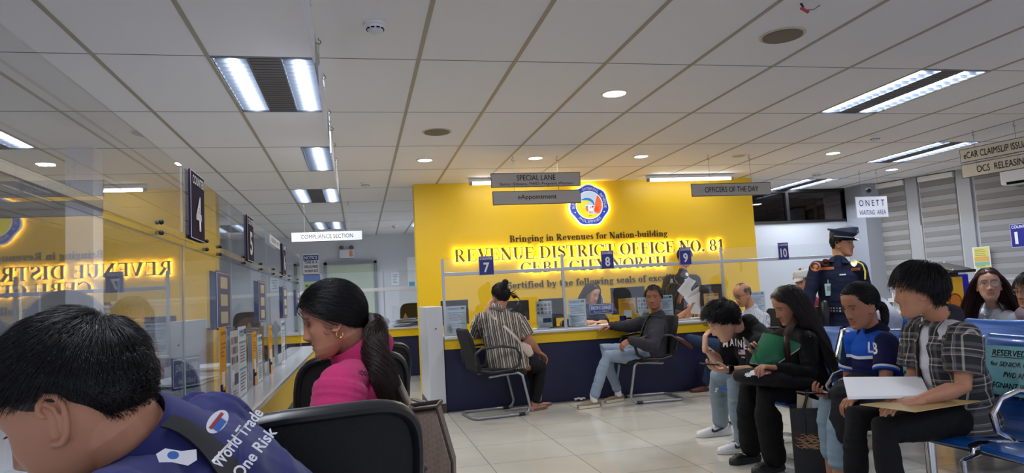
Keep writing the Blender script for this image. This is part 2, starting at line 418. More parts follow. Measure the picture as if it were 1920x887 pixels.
downlight(.726, 7.256, True, 'lit round downlight above the left end of the yellow wall')
downlight(1.901, 7.212, True, 'lit round downlight just above the special lane sign')
downlight(3.101, 7.192, True, 'lit round downlight right of the special lane sign')
downlight(4.31, 7.226, False, 'unlit round downlight between the hooks of the officers of the day sign')
downlight(5.475, 7.136, True, 'lit round downlight right of the officers of the day sign')
downlight(7.282, 8.316, True, 'lit round downlight above the ONETT waiting area sign')
for x, y, r, lab in ((.716, 6.024, .11, 'round brown ceiling speaker grille left of centre'), (2.524, 3.639, .115, 'large round brown ceiling speaker grille near the top right')):
    t = thing('ceiling_speaker', lab, 'speaker', (x, y, HC))
    b = MB(); b.cyl((x, y, HC-.006), (x, y, HC), r+.018, 40); obj('ring', b, mat('speaker_ring', srgb(196, 186, 166), .5), t, .003)
    b = MB(); b.cyl((x, y, HC-.012), (x, y, HC-.005), r, 40); obj('grille', b, mat('speaker_grille', srgb(112, 100, 86), .6, bump=.5, bscale=300), t, .003)
for x, y, s, lab in ((.135, 3.648, 1, 'white smoke detector on the ceiling, nearest the camera'), (.128, 8.606, 1, 'white smoke detector on the ceiling, above the aisle'), (.718, 13.493, 1, 'small far smoke detector above the compliance counter'), (6.229, 8.508, 1, 'white smoke detector beside the far right ceiling light'), (5.35, 6.3, .9, 'white smoke detector between the two right ceiling lights')):
    t = thing('smoke_detector', lab, 'smoke detector', (x, y, HC), 'ceiling smoke detectors')
    b = MB(); b.tube([(x, y, HC), (x, y, HC-.014), (x, y, HC-.016), (x, y, HC-.03)], [.06, .06, .05, .045], n=28); obj('base', b, WHITE, t)
    b = MB(); b.tube([(x, y, HC-.03), (x, y, HC-.038), (x, y, HC-.048), (x, y, HC-.052)], [.042, .04, .03, .012], n=28); obj('sensor_dome', b, mat('detector_plastic', srgb(205, 208, 214), .4), t)
    b = MB()
    for k in range(10):
        a = k*PI/5; b.cbox(Vector((x+.0445*math.cos(a), y+.0445*math.sin(a), HC-.031)), .004, .018, .006, Matrix.Rotation(a, 3, 'Z'))
    obj('vent_slot', b, INK, t)
t = thing('dangling_sprinkler', 'small red and white fitting dangling from the ceiling at the top edge', 'fitting', (2.34, 3.2, HC))
b = MB(); b.tube([(2.347, 3.2, HC), (2.35, 3.19, HC-.02), (2.345, 3.185, HC-.035)], .006, n=8); obj('black_cable', b, BLACK, t)
b = MB(); b.cbox((2.355, 3.185, HC-.042), .05, .016, .012, Matrix.Rotation(.5, 3, 'Y')); obj('connector', b, mat('red_plastic', srgb(180, 50, 60), .4), t, .003)
b = MB(); b.tube([(2.37, 3.185, HC-.04), (2.42, 3.2, HC-.03), (2.47, 3.21, HC)], .003, n=6); obj('grey_wire', b, STRING, t)
t = thing('security_camera', 'tiny dark dome camera at the top of the pillar corner', 'camera', (7.87, YP-.5, 2.45))
obj('bracket', MB().box(7.84, 7.9, YP-.5, YP-.452, 2.47, 2.5), WHITE, t); obj('dome', MB().ball((7.87, YP-.5, 2.455), .032), BLACK, t)

def batten(x0, x1, y, lab):
    t = thing('tube_light', lab, 'tube light', ((x0+x1)/2, y, HC), 'bare tube lights above the yellow wall')
    obj('batten', MB().box(x0, x1, y-.03, y+.03, HC-.045, HC-.005), WHITE, t, .004)
    for x in (x0+.01, x1-.045): obj('end_cap', MB().box(x, x+.035, y-.02, y+.02, HC-.085, HC-.045), mat('tube_cap', srgb(150, 146, 130), .4), t, .004)
    obj('tube', MB().cyl((x0+.045, y, HC-.068), (x1-.045, y, HC-.068), .014, 12), mat('bare_tube', (.95, .96, .92, 1), emit=TUBE_W*.8), t)
batten(1.36, 2.6, 8.42, 'bare fluorescent tube above the yellow wall, left one half behind the special lane sign')
batten(3.68, 4.92, 8.42, 'bare fluorescent tube above the yellow wall, right one')
# ================================================ serif letters for the wall, drawn stroke by stroke
ST, HT = .19, .062                               # stem and hair thickness (cap height 1)
def _seg(x0, y0, x1, y1, w0, w1=None):
    w1 = w0 if w1 is None else w1
    d = Vector((x1-x0, y1-y0)); n = Vector((-d.y, d.x)).normalized()
    return [(x0+n.x*w0/2, y0+n.y*w0/2), (x0-n.x*w0/2, y0-n.y*w0/2), (x1-n.x*w1/2, y1-n.y*w1/2), (x1+n.x*w1/2, y1+n.y*w1/2)]
def _r(x0, y0, x1, y1): return [(x0, y0), (x1, y0), (x1, y1), (x0, y1)]
def _arc(cx, cy, rx, ry, a0, a1, T=ST, t=HT, n=18):
    """modulated stroke: thick at the sides, thin at top and bottom"""
    out = []; pr = None
    for i in range(n+1):
        a = math.radians(a0+(a1-a0)*i/n); w = t+(T-t)*abs(math.cos(a))**1.3
        o = (cx+rx*math.cos(a), cy+ry*math.sin(a)); q = (cx+(rx-w)*math.cos(a), cy+(ry-w*.75)*math.sin(a))
        if pr: out.append([pr[0], o, q, pr[1]])
        pr = (o, q)
    return out
def _stem(x, y0=0, y1=1, s0=1, s1=1, w=ST, sw=.09):
    P = [_r(x, y0, x+w, y1)]
    if s0: P += [_r(x-sw, y0, x+w+sw, y0+HT)]
    if s1 == 1: P += [_r(x-sw, y1-HT, x+w+sw, y1)]
    if s1 == 2: P += [[(x-sw, y1-HT*1.6), (x+.01, y1-HT*1.6), (x+.01, y1), (x-sw, y1-.04)]]
    return P
def _dot(x, y, r): return [[(x+r*math.cos(k*PI/6), y+r*math.sin(k*PI/6)) for k in range(12)]]
XH = .66
def glyph(c):
    S, a, g = ST, _arc, _seg
    if c == 'I': return _stem(.09)+[], .37
    if c == 'E' or c == 'F':
        P = _stem(.09)+[_r(.1, 1-HT, .68, 1), _r(.25, .49, .52, .49+HT), _r(.49, .38, .53, .66), [(.62, 1), (.68, 1), (.70, .72), (.66, .72)]]
        if c == 'E': P += [_r(.1, 0, .70, HT), [(.66, 0), (.71, 0), (.75, .30), (.70, .30)]]
        return P, (.80 if c == 'E' else .74)
    if c == 'R': return _stem(.09)+a(.36, .74, .34, .26, -90, 90)+[_r(.2, 1-HT, .36, 1), _r(.2, .48, .38, .48+HT), g(.40, .50, .74, .0, .2), _r(.66, 0, .90, HT)], .90
    if c == 'B': return _stem(.09)+a(.36, .75, .31, .25, -90, 90)+a(.36, .27, .38, .27, -90, 90)+[_r(.2, 1-HT, .36, 1), _r(.2, .5, .38, .5+HT), _r(.2, 0, .36, HT)], .80
    if c == 'D': return _stem(.09)+a(.34, .5, .53, .5, -90, 90)+[_r(.1, 1-HT, .36, 1), _r(.1, 0, .36, HT)], .94
    if c == 'V': return [g(.16, 1, .46, 0, .2), g(.76, 1, .49, 0, .07), _r(0, 1-HT, .36, 1), _r(.62, 1-HT, .90, 1), _r(.42, 0, .54, .08)], .88
    if c == 'N': return [_r(.13, 0, .19, 1), _r(.72, 0, .78, 1), g(.14, 1, .75, 0, .2), _r(.02, 0, .32, HT), _r(.58, 1-HT, .90, 1), _r(0, 1-HT, .2, 1)], .92
    if c == 'U': return [_r(.12, .34, .12+S, 1), _r(.70, .34, .76, 1), _r(.0, 1-HT, .42, 1), _r(.58, 1-HT, .88, 1)]+a(.44, .34, .32, .34, 180, 360, S, HT), .90
    if c == 'I': return _stem(.09), .4
    if c == 'S': return a(.36, .74, .28, .26, 15, 235, .15, HT)+a(.36, .27, .31, .27, -165, 55, .16, HT)+[g(.17, .66, .56, .40, .2), _r(.58, .72, .64, 1.0), _r(.04, 0, .10, .3)], .72
    if c == 'T': return _stem(.32, s1=0)+[_r(.02, 1-HT, .82, 1), [(.02, 1), (.07, 1), (.05, .70), (.0, .70)], [(.77, 1), (.82, 1), (.84, .70), (.79, .70)]], .84
    if c == 'C': return a(.48, .5, .46, .5, 38, 322)+[_r(.80, .68, .85, 1.0), g(.84, .20, .84, .30, .05)], .90
    if c == 'O': return a(.47, .5, .45, .5, 0, 360, n=32), .95
    if c == 'Y': return [g(.16, 1, .42, .48, .2), g(.74, 1, .50, .46, .07), _r(.34, 0, .34+S, .5), _r(.22, 0, .66, HT), _r(0, 1-HT, .34, 1), _r(.62, 1-HT, .88, 1)], .88
    if c == 'H': return _stem(.09)+_stem(.64)+[_r(.2, .48, .7, .48+HT)], .94
    if c == '8': return a(.34, .74, .26, .26, 0, 360, .14, HT)+a(.34, .27, .31, .27, 0, 360, .16, HT), .70
    if c == '1': return _stem(.22, s1=0)+[g(.06, .78, .34, .98, .07)], .58
    if c == '.': return _dot(.12, .1, .1), .28
    if c == '-': return [_r(.03, .27, .35, .40)], .40
    if c == ' ': return [], .36
    # lower case
    s = .17
    if c == 'i': return _stem(.08, 0, XH, 1, 2, s)+_dot(.165, .88, .1), .36
    if c == 'l': return _stem(.08, 0, 1, 1, 2, s), .36
    if c == 'r': return _stem(.08, 0, XH, 1, 2, s)+a(.36, .44, .16, .22, 60, 160, .1, .06)+_dot(.43, .56, .085), .52
    if c == 'n' or c == 'h': return _stem(.08, 0, XH if c == 'n' else 1, 1, 2, s)+_stem(.46, 0, .46, 1, 0, s)+a(.40, .42, .23, .24, 0, 150, s, .07), .76
    if c == 'u': return _stem(.08, .2, XH, 0, 2, s)+_stem(.46, 0, XH, 0, 2, s)+a(.31, .22, .23, .22, 180, 330, s, .07)+[_r(.6, 0, .72, HT)], .76
    if c == 'o': return a(.31, XH/2, .29, XH/2+.01, 0, 360, s), .64
    if c == 'e': return a(.31, XH/2, .29, XH/2+.01, 0, 320, s)+[_r(.16, .32, .56, .38)], .62
    if c == 'c': return a(.31, XH/2, .29, XH/2+.01, 45, 320, s)+_dot(.47, .52, .08), .58
    if c == 's': return a(.25, .49, .20, .18, 20, 235, .12, .06)+a(.25, .17, .22, .18, -160, 55, .12, .06)+[g(.12, .42, .40, .24, .15)], .52
    if c == 'a': return a(.26, .19, .23, .20, 60, 330, .15, .06)+_stem(.40, 0, .46, 0, 0, s)+a(.35, .46, .22, .20, 0, 150, s, .06)+[_r(.5, 0, .64, HT)]+_dot(.15, .5, .08), .64
    if c == 'd': return a(.30, XH/2, .28, XH/2, 60, 310, s)+_stem(.42, 0, 1, 0, 2, s)+[_r(.5, 0, .68, HT)], .70
    if c == 'b': return a(.36, XH/2, .28, XH/2, -140, 140, s)+_stem(.07, .0, 1, 0, 2, s), .68
    if c == 'g': return a(.27, .43, .24, .22, 0, 360, .14, .06)+a(.28, -.10, .27, .17, 0, 360, .10, .06)+[g(.14, .2, .3, .06, .1), _r(.4, .57, .60, .64)], .62
    if c == 'y': return [g(.12, XH, .34, .02, .18), g(.56, XH, .25, -.24, .07), _r(0, XH-HT, .3, XH), _r(.44, XH-HT, .68, XH)]+_dot(.16, -.2, .09), .66
    if c == 'v': return [g(.12, XH, .34, 0, .18), g(.56, XH, .36, 0, .07), _r(0, XH-HT, .3, XH), _r(.44, XH-HT, .68, XH)], .66
    if c == 'w': return [g(.10, XH, .28, 0, .17), g(.45, XH, .30, 0, .07), g(.45, XH, .62, 0, .17), g(.80, XH, .64, 0, .07), _r(0, XH-HT, .28, XH), _r(.68, XH-HT, .92, XH)], .92
    if c == 'x': return [g(.12, XH, .52, 0, .18), g(.52, XH, .12, 0, .07), _r(0, XH-HT, .28, XH), _r(.4, XH-HT, .64, XH), _r(0, 0, .24, HT), _r(.38, 0, .66, HT)], .66
    if c == 'f': return _stem(.12, 0, .78, 1, 0, s)+a(.34, .78, .22, .23, 40, 180, s, .06)+[_r(0, XH-HT, .44, XH)]+_dot(.48, .88, .08), .46
    if c == 't': return _stem(.12, .1, .86, 0, 0, s)+a(.30, .16, .18, .17, 180, 300, s, .06)+[_r(0, XH-HT, .44, XH)], .46
    return [], .4
def wall_letters(s, name, label, x0, x1, z, h, y, depth, face, back, gap=.03, group=None):
    """raised letters standing off the wall at depth y; the back plates glow when backlit"""
    W = sum(glyph(c)[1]+(.05 if c != ' ' else 0) for c in s)
    k = (x1-x0)/W; t = thing(name, label, 'wall lettering', ((x0+x1)/2, y, z), group); x = x0
    for c in s:
        P, w = glyph(c)
        if P:
            b = MB()
            for p in P:
                b.mi = 0; n = len(p)
                b.prism([(x+q[0]*k, y-gap-depth, z+q[1]*h) for q in p], (0, depth, 0))
                if back: b.mi = 1; b.prism([(x+q[0]*k, y-gap+.001, z+q[1]*h) for q in p], (0, .0015, 0))
            obj('letter', b, [face, back] if back else [face], t, smooth=False)
        x += (w+(.05 if c != ' ' else 0))*k
    return t
BRONZE = mat('bronze_letter_face', srgb(128, 98, 46), .35, metal=.35)
DKL = mat('dark_brown_letter', srgb(46, 32, 16), .4)
HALO = mat('letter_backlight', (1, .88, .5, 1), emit=HALO_W)
wall_letters('Bringing in Revenues for Nation-building', 'motto_lettering', 'dark raised motto lettering on the yellow wall, under the round seal', 1.91, 4.08, 1.80, .085, YW, .012, DKL, None, .012)
wall_letters('REVENUE DISTRICT OFFICE NO. 81', 'office_name_lettering', 'largest backlit bronze serif lettering naming the district office', 1.185, 4.885, 1.575, .155, YW, .02, BRONZE, HALO)
wall_letters('CEBU CITY NORTH', 'city_lettering', 'backlit bronze serif lettering under the office name, crossed by the counter rail', 2.02, 4.03, 1.395, .14, YW, .02, BRONZE, HALO)
wall_letters('Certified by the following seals of excellence', 'certified_lettering', 'lowest dark raised lettering on the yellow wall, behind the clerks', 1.82, 4.35, 1.21, .085, YW, .012, DKL, None, .012)
# round seals on the yellow wall, partly behind the clerks
def small_seal(x, z, r, lab):
    t = thing('wall_seal', lab, 'seal', (x, YW, z))
    for rr, m, d in ((r, WHITE, .010), (r*.93, mat('seal_grey', srgb(120, 124, 120), .4), .013), (r*.66, WHITE, .016), (r*.5, mat('seal_green_grey', srgb(96, 110, 104), .4), .018)):
        obj('disc', MB().cyl((x, YW-d, z), (x, YW-.001, z), rr, 40), m, t)
small_seal(2.95, .99, .17, 'round white and grey seal on the yellow wall behind the seated clerk')
small_seal(1.72, .97, .15, 'round seal on the yellow wall left of the counter computer')

# the bureau emblem
def emblem():
    c = Vector((2.995, YW, 2.247)); t = thing('bureau_seal', 'large round blue, white, yellow and orange emblem lit from behind on the yellow wall', 'emblem', c)
    X, Z = Vector((1, 0, 0)), Vector((0, 0, 1)); R = .268
    def disc(name, rad, d0, d1, m, lobes=0):
        n = 112; pts = []
        for k in range(n):
            a = 2*PI*k/n; r = rad*(1+lobes*math.cos(7*(a-PI/2)))
            pts.append(c+X*r*math.cos(a)+Z*r*math.sin(a)-Vector((0, d0, 0)))
        obj(name, MB().prism(pts, (0, d0-d1, 0)), m, t)
    def shape(name, P, lay, m):
        obj(name, MB().prism([c+X*p[0]*R+Z*p[1]*R-Vector((0, .041+lay*.0012, 0)) for p in P], (0, .001, 0)), m, t, smooth=False)
    white = mat('emblem_white', srgb(236, 240, 250), .3, emit=.35); blue = mat('emblem_blue', srgb(40, 76, 205), .3, emit=.25)
    disc('backlight', R*.97, .026, .024, mat('emblem_backlight', (1, .97, .85, 1), emit=HALO_W), .035)
    disc('white_rim', R*1.04, .036, .028, white, .035); disc('blue_ring', R*.96, .039, .036, blue, .035)
    disc('inner_white_disc', R*.70, .0405, .039, white)
    def pol(r, a): return (r*math.cos(math.radians(a)), r*math.sin(math.radians(a)))
    pale = mat('emblem_pale_blue', srgb(200, 220, 246), .3, emit=.3); yel = mat('emblem_yellow', srgb(248, 236, 30), .3, emit=.3); org = mat('emblem_orange', srgb(240, 118, 60), .3, emit=.3)
    shape('pale_field', [pol(.66, a) for a in range(0, 360, 10)], 0, pale)
    shape('yellow_body', [pol(.655, a) for a in range(160, 325, 8)]+[(.42, -.44), (.1, -.46), (-.12, -.36), (-.24, -.16), (-.2, .02), (-.05, .1), (.1, .14), (.08, .22), (-.1, .26), (-.3, .2), (-.5, .1)], 1, yel)
    for a0, a1, q in ((-42, -28, .2), (-24, -2, .12), (2, 48, .02)):
        shape('orange_feather', [pol(.645, a) for a in np.linspace(a0, a1, 8)]+[(.32+.1*q, .16+.2*q if a0 > 0 else -.1), (.22, -.16-.7*q), (.3, -.24-.8*q)], 2, org)
    shape('orange_base', [(-.22, -.08), (-.2, -.24), (-.08, -.36), (.02, -.42), (.02, -.2)], 2, org)
    shape('blue_head', [(-.42, .26), (-.2, .36), (.05, .34), (.2, .22), (.26, .06), (.2, -.02), (.17, .1), (.06, .18), (-.1, .24), (-.3, .24)], 3, mat('emblem_sky_blue', srgb(40, 130, 215), .3, emit=.3))
    shape('white_capital', [(-.2, -.02), (.24, -.02), (.26, -.14), (.16, -.16), (.14, -.42), (-.06, -.42), (-.08, -.16), (-.2, -.14)], 4, white)
    for x in (-.13, .16): shape('capital_scroll', [(x+.05*math.cos(k*PI/6), -.09+.05*math.sin(k*PI/6)) for k in range(12)], 5, mat('emblem_grey', srgb(150, 120, 130), .4))
    for x in (-.01, .05, .11): shape('column_flute', [(x-.012, -.42), (x+.012, -.42), (x+.012, -.3), (x-.012, -.3)], 5, INK)
    shape('capital_flower', [(.04+.035*math.cos(k*PI/4), -.13+.035*math.sin(k*PI/4)) for k in range(8)], 5, org)
    lettering('1904', c+Z*(-.52*R)-Vector((0, .043, 0)), X, Z, .045, .016, INK, t)
    def arc_text(s, r, a0, a1, flip):
        n = len(s)
        for k, ch in enumerate(s):
            if ch == ' ': continue
            a = math.radians(a0+(a1-a0)*k/max(n-1, 1)); q = c+X*r*math.cos(a)+Z*r*math.sin(a)-Vector((0, .0395, 0))
            up = (X*math.cos(a)+Z*math.sin(a))*(-1 if flip else 1); rt = (X*math.sin(a)-Z*math.cos(a))*(-1 if flip else 1)
            lettering(ch, q, rt, up, .011 if ch == 'I' else .027, .036, WINK, t, off=.02, name='ring_letter')
    arc_text('BUREAU OF INTERNAL REVENUE', R*.82, 188, -8, False); arc_text('PHILIPPINES', R*.82, 232, 308, True)
    for a in (205, 335):
        obj('ring_dot', MB().cyl(c+X*R*.82*math.cos(math.radians(a))+Z*R*.82*math.sin(math.radians(a))-Vector((0, .041, 0)), c+X*R*.82*math.cos(math.radians(a))+Z*R*.82*math.sin(math.radians(a))-Vector((0, .039, 0)), .009, 12), white, t)
emblem()
# ================================================ FRONT COUNTER (counters 7 to 10)
CY = 7.10                                        # customer face of the counter
XA, XB = .82, 5.42
UX, UY, UZ = Vector((1, 0, 0)), Vector((0, 1, 0)), Vector((0, 0, 1))
t = thing('service_counter', 'long service counter with navy front, yellow band and pale worktop below the yellow wall', 'counter', ((XA+XB)/2, CY+.3, 0))
obj('navy_front', MB().box(XA, XB, CY+.02, CY+.60, 0, .615), NAVY, t, .004)
obj('yellow_band', MB().box(XA, XB, CY, CY+.62, .615, .715), YEL, t, .004)
obj('worktop', MB().box(XA, XB, CY-.03, CY+.64, .715, .745), mat('speckled_worktop', srgb(190, 192, 198), .25, noise=.2, nscale=60), t, .006)
t = thing('end_panel', 'tall white end panel with brown skirting at the left end of the front counter', 'panel', (.74, CY+.15, 0))
obj('board', MB().box(.655, .812, CY-.02, CY+.9, .09, 1.05), mat('white_laminate', srgb(206, 209, 216), .35), t, .004)
obj('skirting', MB().box(.65, .816, CY-.025, CY+.905, 0, .09), mat('brown_skirting', srgb(70, 58, 52), .5), t)
obj('bolt', MB().ball((.74, CY-.02, .83), .008), BLACK, t)
t = thing('counter_screen', 'clear acrylic screen with silver posts and rail along the front counter', 'screen', (3.4, CY+.08, .745))
GYs = CY+.06
PX = [.845, 2.11, 3.95, 5.38]
for x in PX:
    top = 1.53
    obj('post', MB().box(x-.014, x+.014, GYs-.014, GYs+.014, .745, top), ALU, t, .002)
obj('rail', MB().box(.845, 5.39, GYs-.018, GYs+.012, 1.352, 1.386), ALU, t, .003)
obj('foot_rail', MB().box(.845, 5.39, GYs-.012, GYs+.012, .745, .757), ALU, t)
E_ = PX
for a, c in zip(E_[:-1], E_[1:]):
    obj('pane', MB().box(a+.015, c-.015, GYs-.002, GYs+.002, .80, 1.352), GLASS, t)
    obj('upper_pane', MB().box(a+.015, c-.015, GYs-.002, GYs+.002, 1.387, 1.52), GLASS, t)
def counter_sign(num, c, r, u, w, h, label, col=None):
    n = frame_of(r, u)[2]; c = Vector(c)
    t = tag(panel('counter_number_sign', c, r, u, w, h, .006, col or SIGNBLUE, None, .001), label, 'sign', 'counter number signs')
    r_, u_, n_ = frame_of(r, u)
    patch('white_border', c, r, u, w*.99, h*.99, WINK, t, .0006); patch('blue_face', c, r, u, w*.96, h*.965, col or SIGNBLUE, t, .0006, 2)
    lettering('COUNTER', c+u_*h*.37, r, u, w*.84, h*.13, WINK, t, .003, off=.02)
    lettering(num, c-u_*h*.10, r, u, w*(.40 if len(num) == 1 else .62), h*.52, WINK, t, .003, off=.03, name='number')
    return t
counter_sign('7', at(912, 498, GYs-.03), UX, UZ, .155, .195, 'blue counter sign reading 7, left of the striped woman head')
counter_sign('8', at(1139, 487, GYs-.03), UX, UZ, .14, .195, 'blue counter sign reading 8, above the clerk with the name plate')
counter_sign('9', at(1285, 480, GYs-.03), UX, UZ, .14, .195, 'blue counter sign reading 9, hiding the face of the standing clerk')
counter_sign('10', at(1469, 471, GYs-.03), UX, UZ, .13, .195, 'blue counter sign reading 10, against the pale wall past the yellow wall')
counter_sign('11', at(1915, 441, 4.9), RWd, UZ, .16, .2, 'blue counter sign reading 11, cut by the right edge of the photo')

# ---- hanging signs
def hang_sign(name, label, c, r, w, h, lines, hooks, board=None, ink=INK, frame=None):
    board = board or mat('grey_sign_board', srgb(176, 170, 166), .45)
    c = Vector(c); r, u, n = frame_of(r, UZ)
    t = tag(panel(name, c, r, u, w, h, .012, frame or mat('sign_edge_dark', srgb(60, 58, 58), .4), None), label, 'sign', 'signs hanging from the ceiling')
    patch('board_face', c, r, u, w-.012, h-.014, board, t, .001)
    for s, dz, lw, lh in lines: lettering(s, c+u*dz, r, u, lw, lh, ink, t, .004, off=.0)
    for s, z1 in hooks:
        a = c+r*s+u*h/2; b = MB(); b.tube([a, Vector((a.x, a.y, z1-.05))], .0022, n=6)
        obj('hanging_wire', b, STRING, t)
        if z1 >= HC-.001:
            b = MB(); P = [Vector((a.x, a.y, HC))]+[Vector((a.x, a.y, HC-.02))+Vector((math.sin(q)*.014*-1, 0, -.022+.014*math.cos(q)+.002)) for q in np.linspace(0, 4.4, 9)]
            b.tube(P, .0025, n=6); obj('hook', b, BLACK, t)
    return t
hang_sign('hanging_sign', 'grey hanging sign reading SPECIAL LANE, upper board of the pair', at(1005.5, 337, 7.11), UX, .972, .15, [('SPECIAL LANE', .022, .42, .058), ('Senior Citizens, PWD, Pregnant Women', -.046, .79, .036)], [(-.24, HC), (.24, HC)])
hang_sign('hanging_sign', 'grey hanging sign reading eAppointment under the SPECIAL LANE board', at(1007.5, 370, 7.11), UX, .955, .145, [('eAppointment', 0, .42, .062)], [(-.24, 2.33), (.24, 2.33)])
hang_sign('hanging_sign', 'grey hanging sign reading OFFICERS OF THE DAY', at(1372, 355, 7.15), UX, .98, .145, [('OFFICERS OF THE DAY', 0, .66, .062)], [(-.26, HC), (.25, HC)])
hang_sign('hanging_sign', 'white hanging sign reading COMPLIANCE SECTION over the left aisle', at(613.5, 443, 10.1), UX, .965, .14, [('COMPLIANCE SECTION', 0, .70, .058)], [(-.30, HC), (.30, HC)], OFFW if 0 else mat('white_sign_board', srgb(226, 230, 240), .4))
hang_sign('hanging_sign', 'white hanging sign reading ONETT WAITING AREA beside the pillar', at(1635, 388, 8.33), UX, .50, .29, [('O N E T T', .055, .40, .085), ('WAITING  AREA', -.075, .42, .065)], [(-.15, HC), (.12, HC)], mat('white_sign_board', srgb(226, 230, 240), .4), NAVYINK, mat('white_sign_edge', srgb(200, 204, 214), .4))
h1, h2 = atz(1831, 243, HC), atz(1909, 225, HC)
dE = (h2-h1).normalized()
def online(px, py):                              # point of the sign plane on a sight line
    n = dE.cross(UZ); d = ray(px, py); o = Vector((0, 0, EYE)); k = (h1-o).dot(n)/d.dot(n); return o+d*k
for (py, lab, s, wdt) in ((294, 'pale hanging sign reading eCAR CLAIMSLIP ISSUANCE at the right edge', 'eCAR CLAIMSLIP ISSUANCE', .74), (322.5, 'pale hanging sign reading OCS RELEASING below the claimslip sign', 'OCS  RELEASING', .50)):
    l = online(1800 if py < 300 else 1803, py); Wd = .82
    hgt = .145
    hang_sign('hanging_sign', lab, l+dE*Wd/2, dE, Wd, hgt, [(s, 0, wdt, .07)], [(-Wd/2+.16, HC if py < 300 else 2.2), (-Wd/2+.56, HC if py < 300 else 2.2), ], mat('cream_sign_board', srgb(206, 200, 186), .45))
# signs over the left counter seen edge-on, on chains
for k, (y0, L) in enumerate(((2.35, .9), (3.75, .85), (5.2, .75), (6.3, .9))):
    z = 2.30; x = -.165
    t = tag(panel('hanging_sign', (x, y0+L/2, z), -UY, UZ, L, .16, .01, mat('white_sign_board', srgb(226, 230, 240), .4), None), 'thin white sign seen edge-on over the left counter, ' + ['nearest the camera', 'second in the row', 'third in the row', 'farthest in the row'][k], 'sign', 'edge-on signs over the left counter')
    for yy in (y0+.12, y0+L-.12):
        b = MB(); zz = z+.08
        while zz < HC-.03:
            b.tube([(x+.004*math.cos(q)*(1 if int(zz*50) % 2 else .2), yy+.004*math.cos(q)*(.2 if int(zz*50) % 2 else 1), zz+.010+.010*math.sin(q)) for q in np.linspace(0, 2*PI, 9)[:-1]], .0016, n=5, closed=True); zz += .017
        obj('chain', b, ALU, t)
        obj('hook', MB().tube([Vector((x, yy, HC))]+[Vector((x+.013*math.sin(q), yy, HC-.022+.012*math.cos(q))) for q in np.linspace(0, 4.4, 9)], .002, n=6), BLACK, t)

# ================================================ LEFT COUNTER with acrylic screens
granite = mat('speckled_granite', srgb(178, 180, 184), .15, noise=.32, nscale=90)
t = thing('service_counter', 'left counter with speckled granite top and yellow front running away from the camera', 'counter', (-.75, 2.6, 0))
obj('granite_top', MB().box(-1.15, -.335, .2, 6.0, .775, .80), granite, t, .006)
obj('yellow_band', MB().box(-1.12, -.36, .22, 5.98, .62, .775), YEL, t)
obj('navy_front', MB().box(-1.10, -.38, .24, 5.96, 0, .62), NAVY, t)
GXs = -.45
t = thing('counter_screen', 'clear acrylic screen with thin rail along the left counter', 'screen', (GXs, 3, .75))
PYs = [.35, 2.0, 2.71, 3.71, 4.60, 5.75]
for y in PYs: obj('post', MB().box(GXs-.003, GXs+.003, y-.004, y+.004, .80, 1.50), mat('clear_edge_strip', srgb(170, 176, 180), .15), t)
obj('rail', MB().box(GXs-.006, GXs+.006, .35, 5.75, 1.305, 1.325), mat('steel_rail', srgb(150, 152, 150), .3, metal=.6), t, .002)
for a, c in zip(PYs[:-1], PYs[1:]):
    obj('pane', MB().box(GXs-.002, GXs+.002, a+.004, c-.004, .802, 1.304), GLASSL, t)
    obj('upper_pane', MB().box(GXs+.004, GXs+.008, a+.004, c-.004, 1.29, 1.50), GLASSL, t)
    for y in (a+.25, c-.25): obj('bolt', MB().ball((GXs+.012, y, 1.325), .006, 8, 6), BLACK, t)
    for y in (a+.25, c-.25): obj('bolt', MB().ball((GXs+.012, y, 1.30), .006, 8, 6), BLACK, t)
purple = mat('dark_purple_sign', srgb(46, 32, 60), .8, spec=.15)
def side_sign(num, Y, lab): return counter_sign(num, (GXs+.015, Y, 1.41), UY, UZ, .17, .19, lab, purple)
side_sign('4', 2.12, 'dark counter sign reading 4 on the left screen, largest in view')
side_sign('5', 3.12, 'dark counter sign reading 5 on the left screen, seen at a slant')
side_sign('6', 4.5, 'small far dark counter sign reading 6 on the left screen')
t = tag(panel('notice_strip', (GXs+.02, 3.98, 1.472), UY, UZ, .46, .045, .002, PAPER, None), 'narrow white paper strip taped along the top of the left screen', 'notice'); lettering('RELEASING  AREA', (GXs+.02, 3.98, 1.472), UY, UZ, .34, .022, NAVYINK, t, .002)
# divider panes at right angles between clerks
for k, y in enumerate((2.71, 3.71, 4.60)):
    t = thing('desk_divider', 'clear acrylic divider between clerk places, ' + ['nearest', 'middle', 'farthest'][k], 'divider', (-.8, y, .75), 'acrylic dividers on the left counter')
    obj('pane', MB().box(-1.12, -.46, y-.002, y+.002, .802, 1.3), GLASS, t); obj('edge_strip', MB().box(-1.126, -1.118, y-.005, y+.005, .802, 1.3), mat('clear_edge_strip', srgb(170, 176, 180), .15), t)
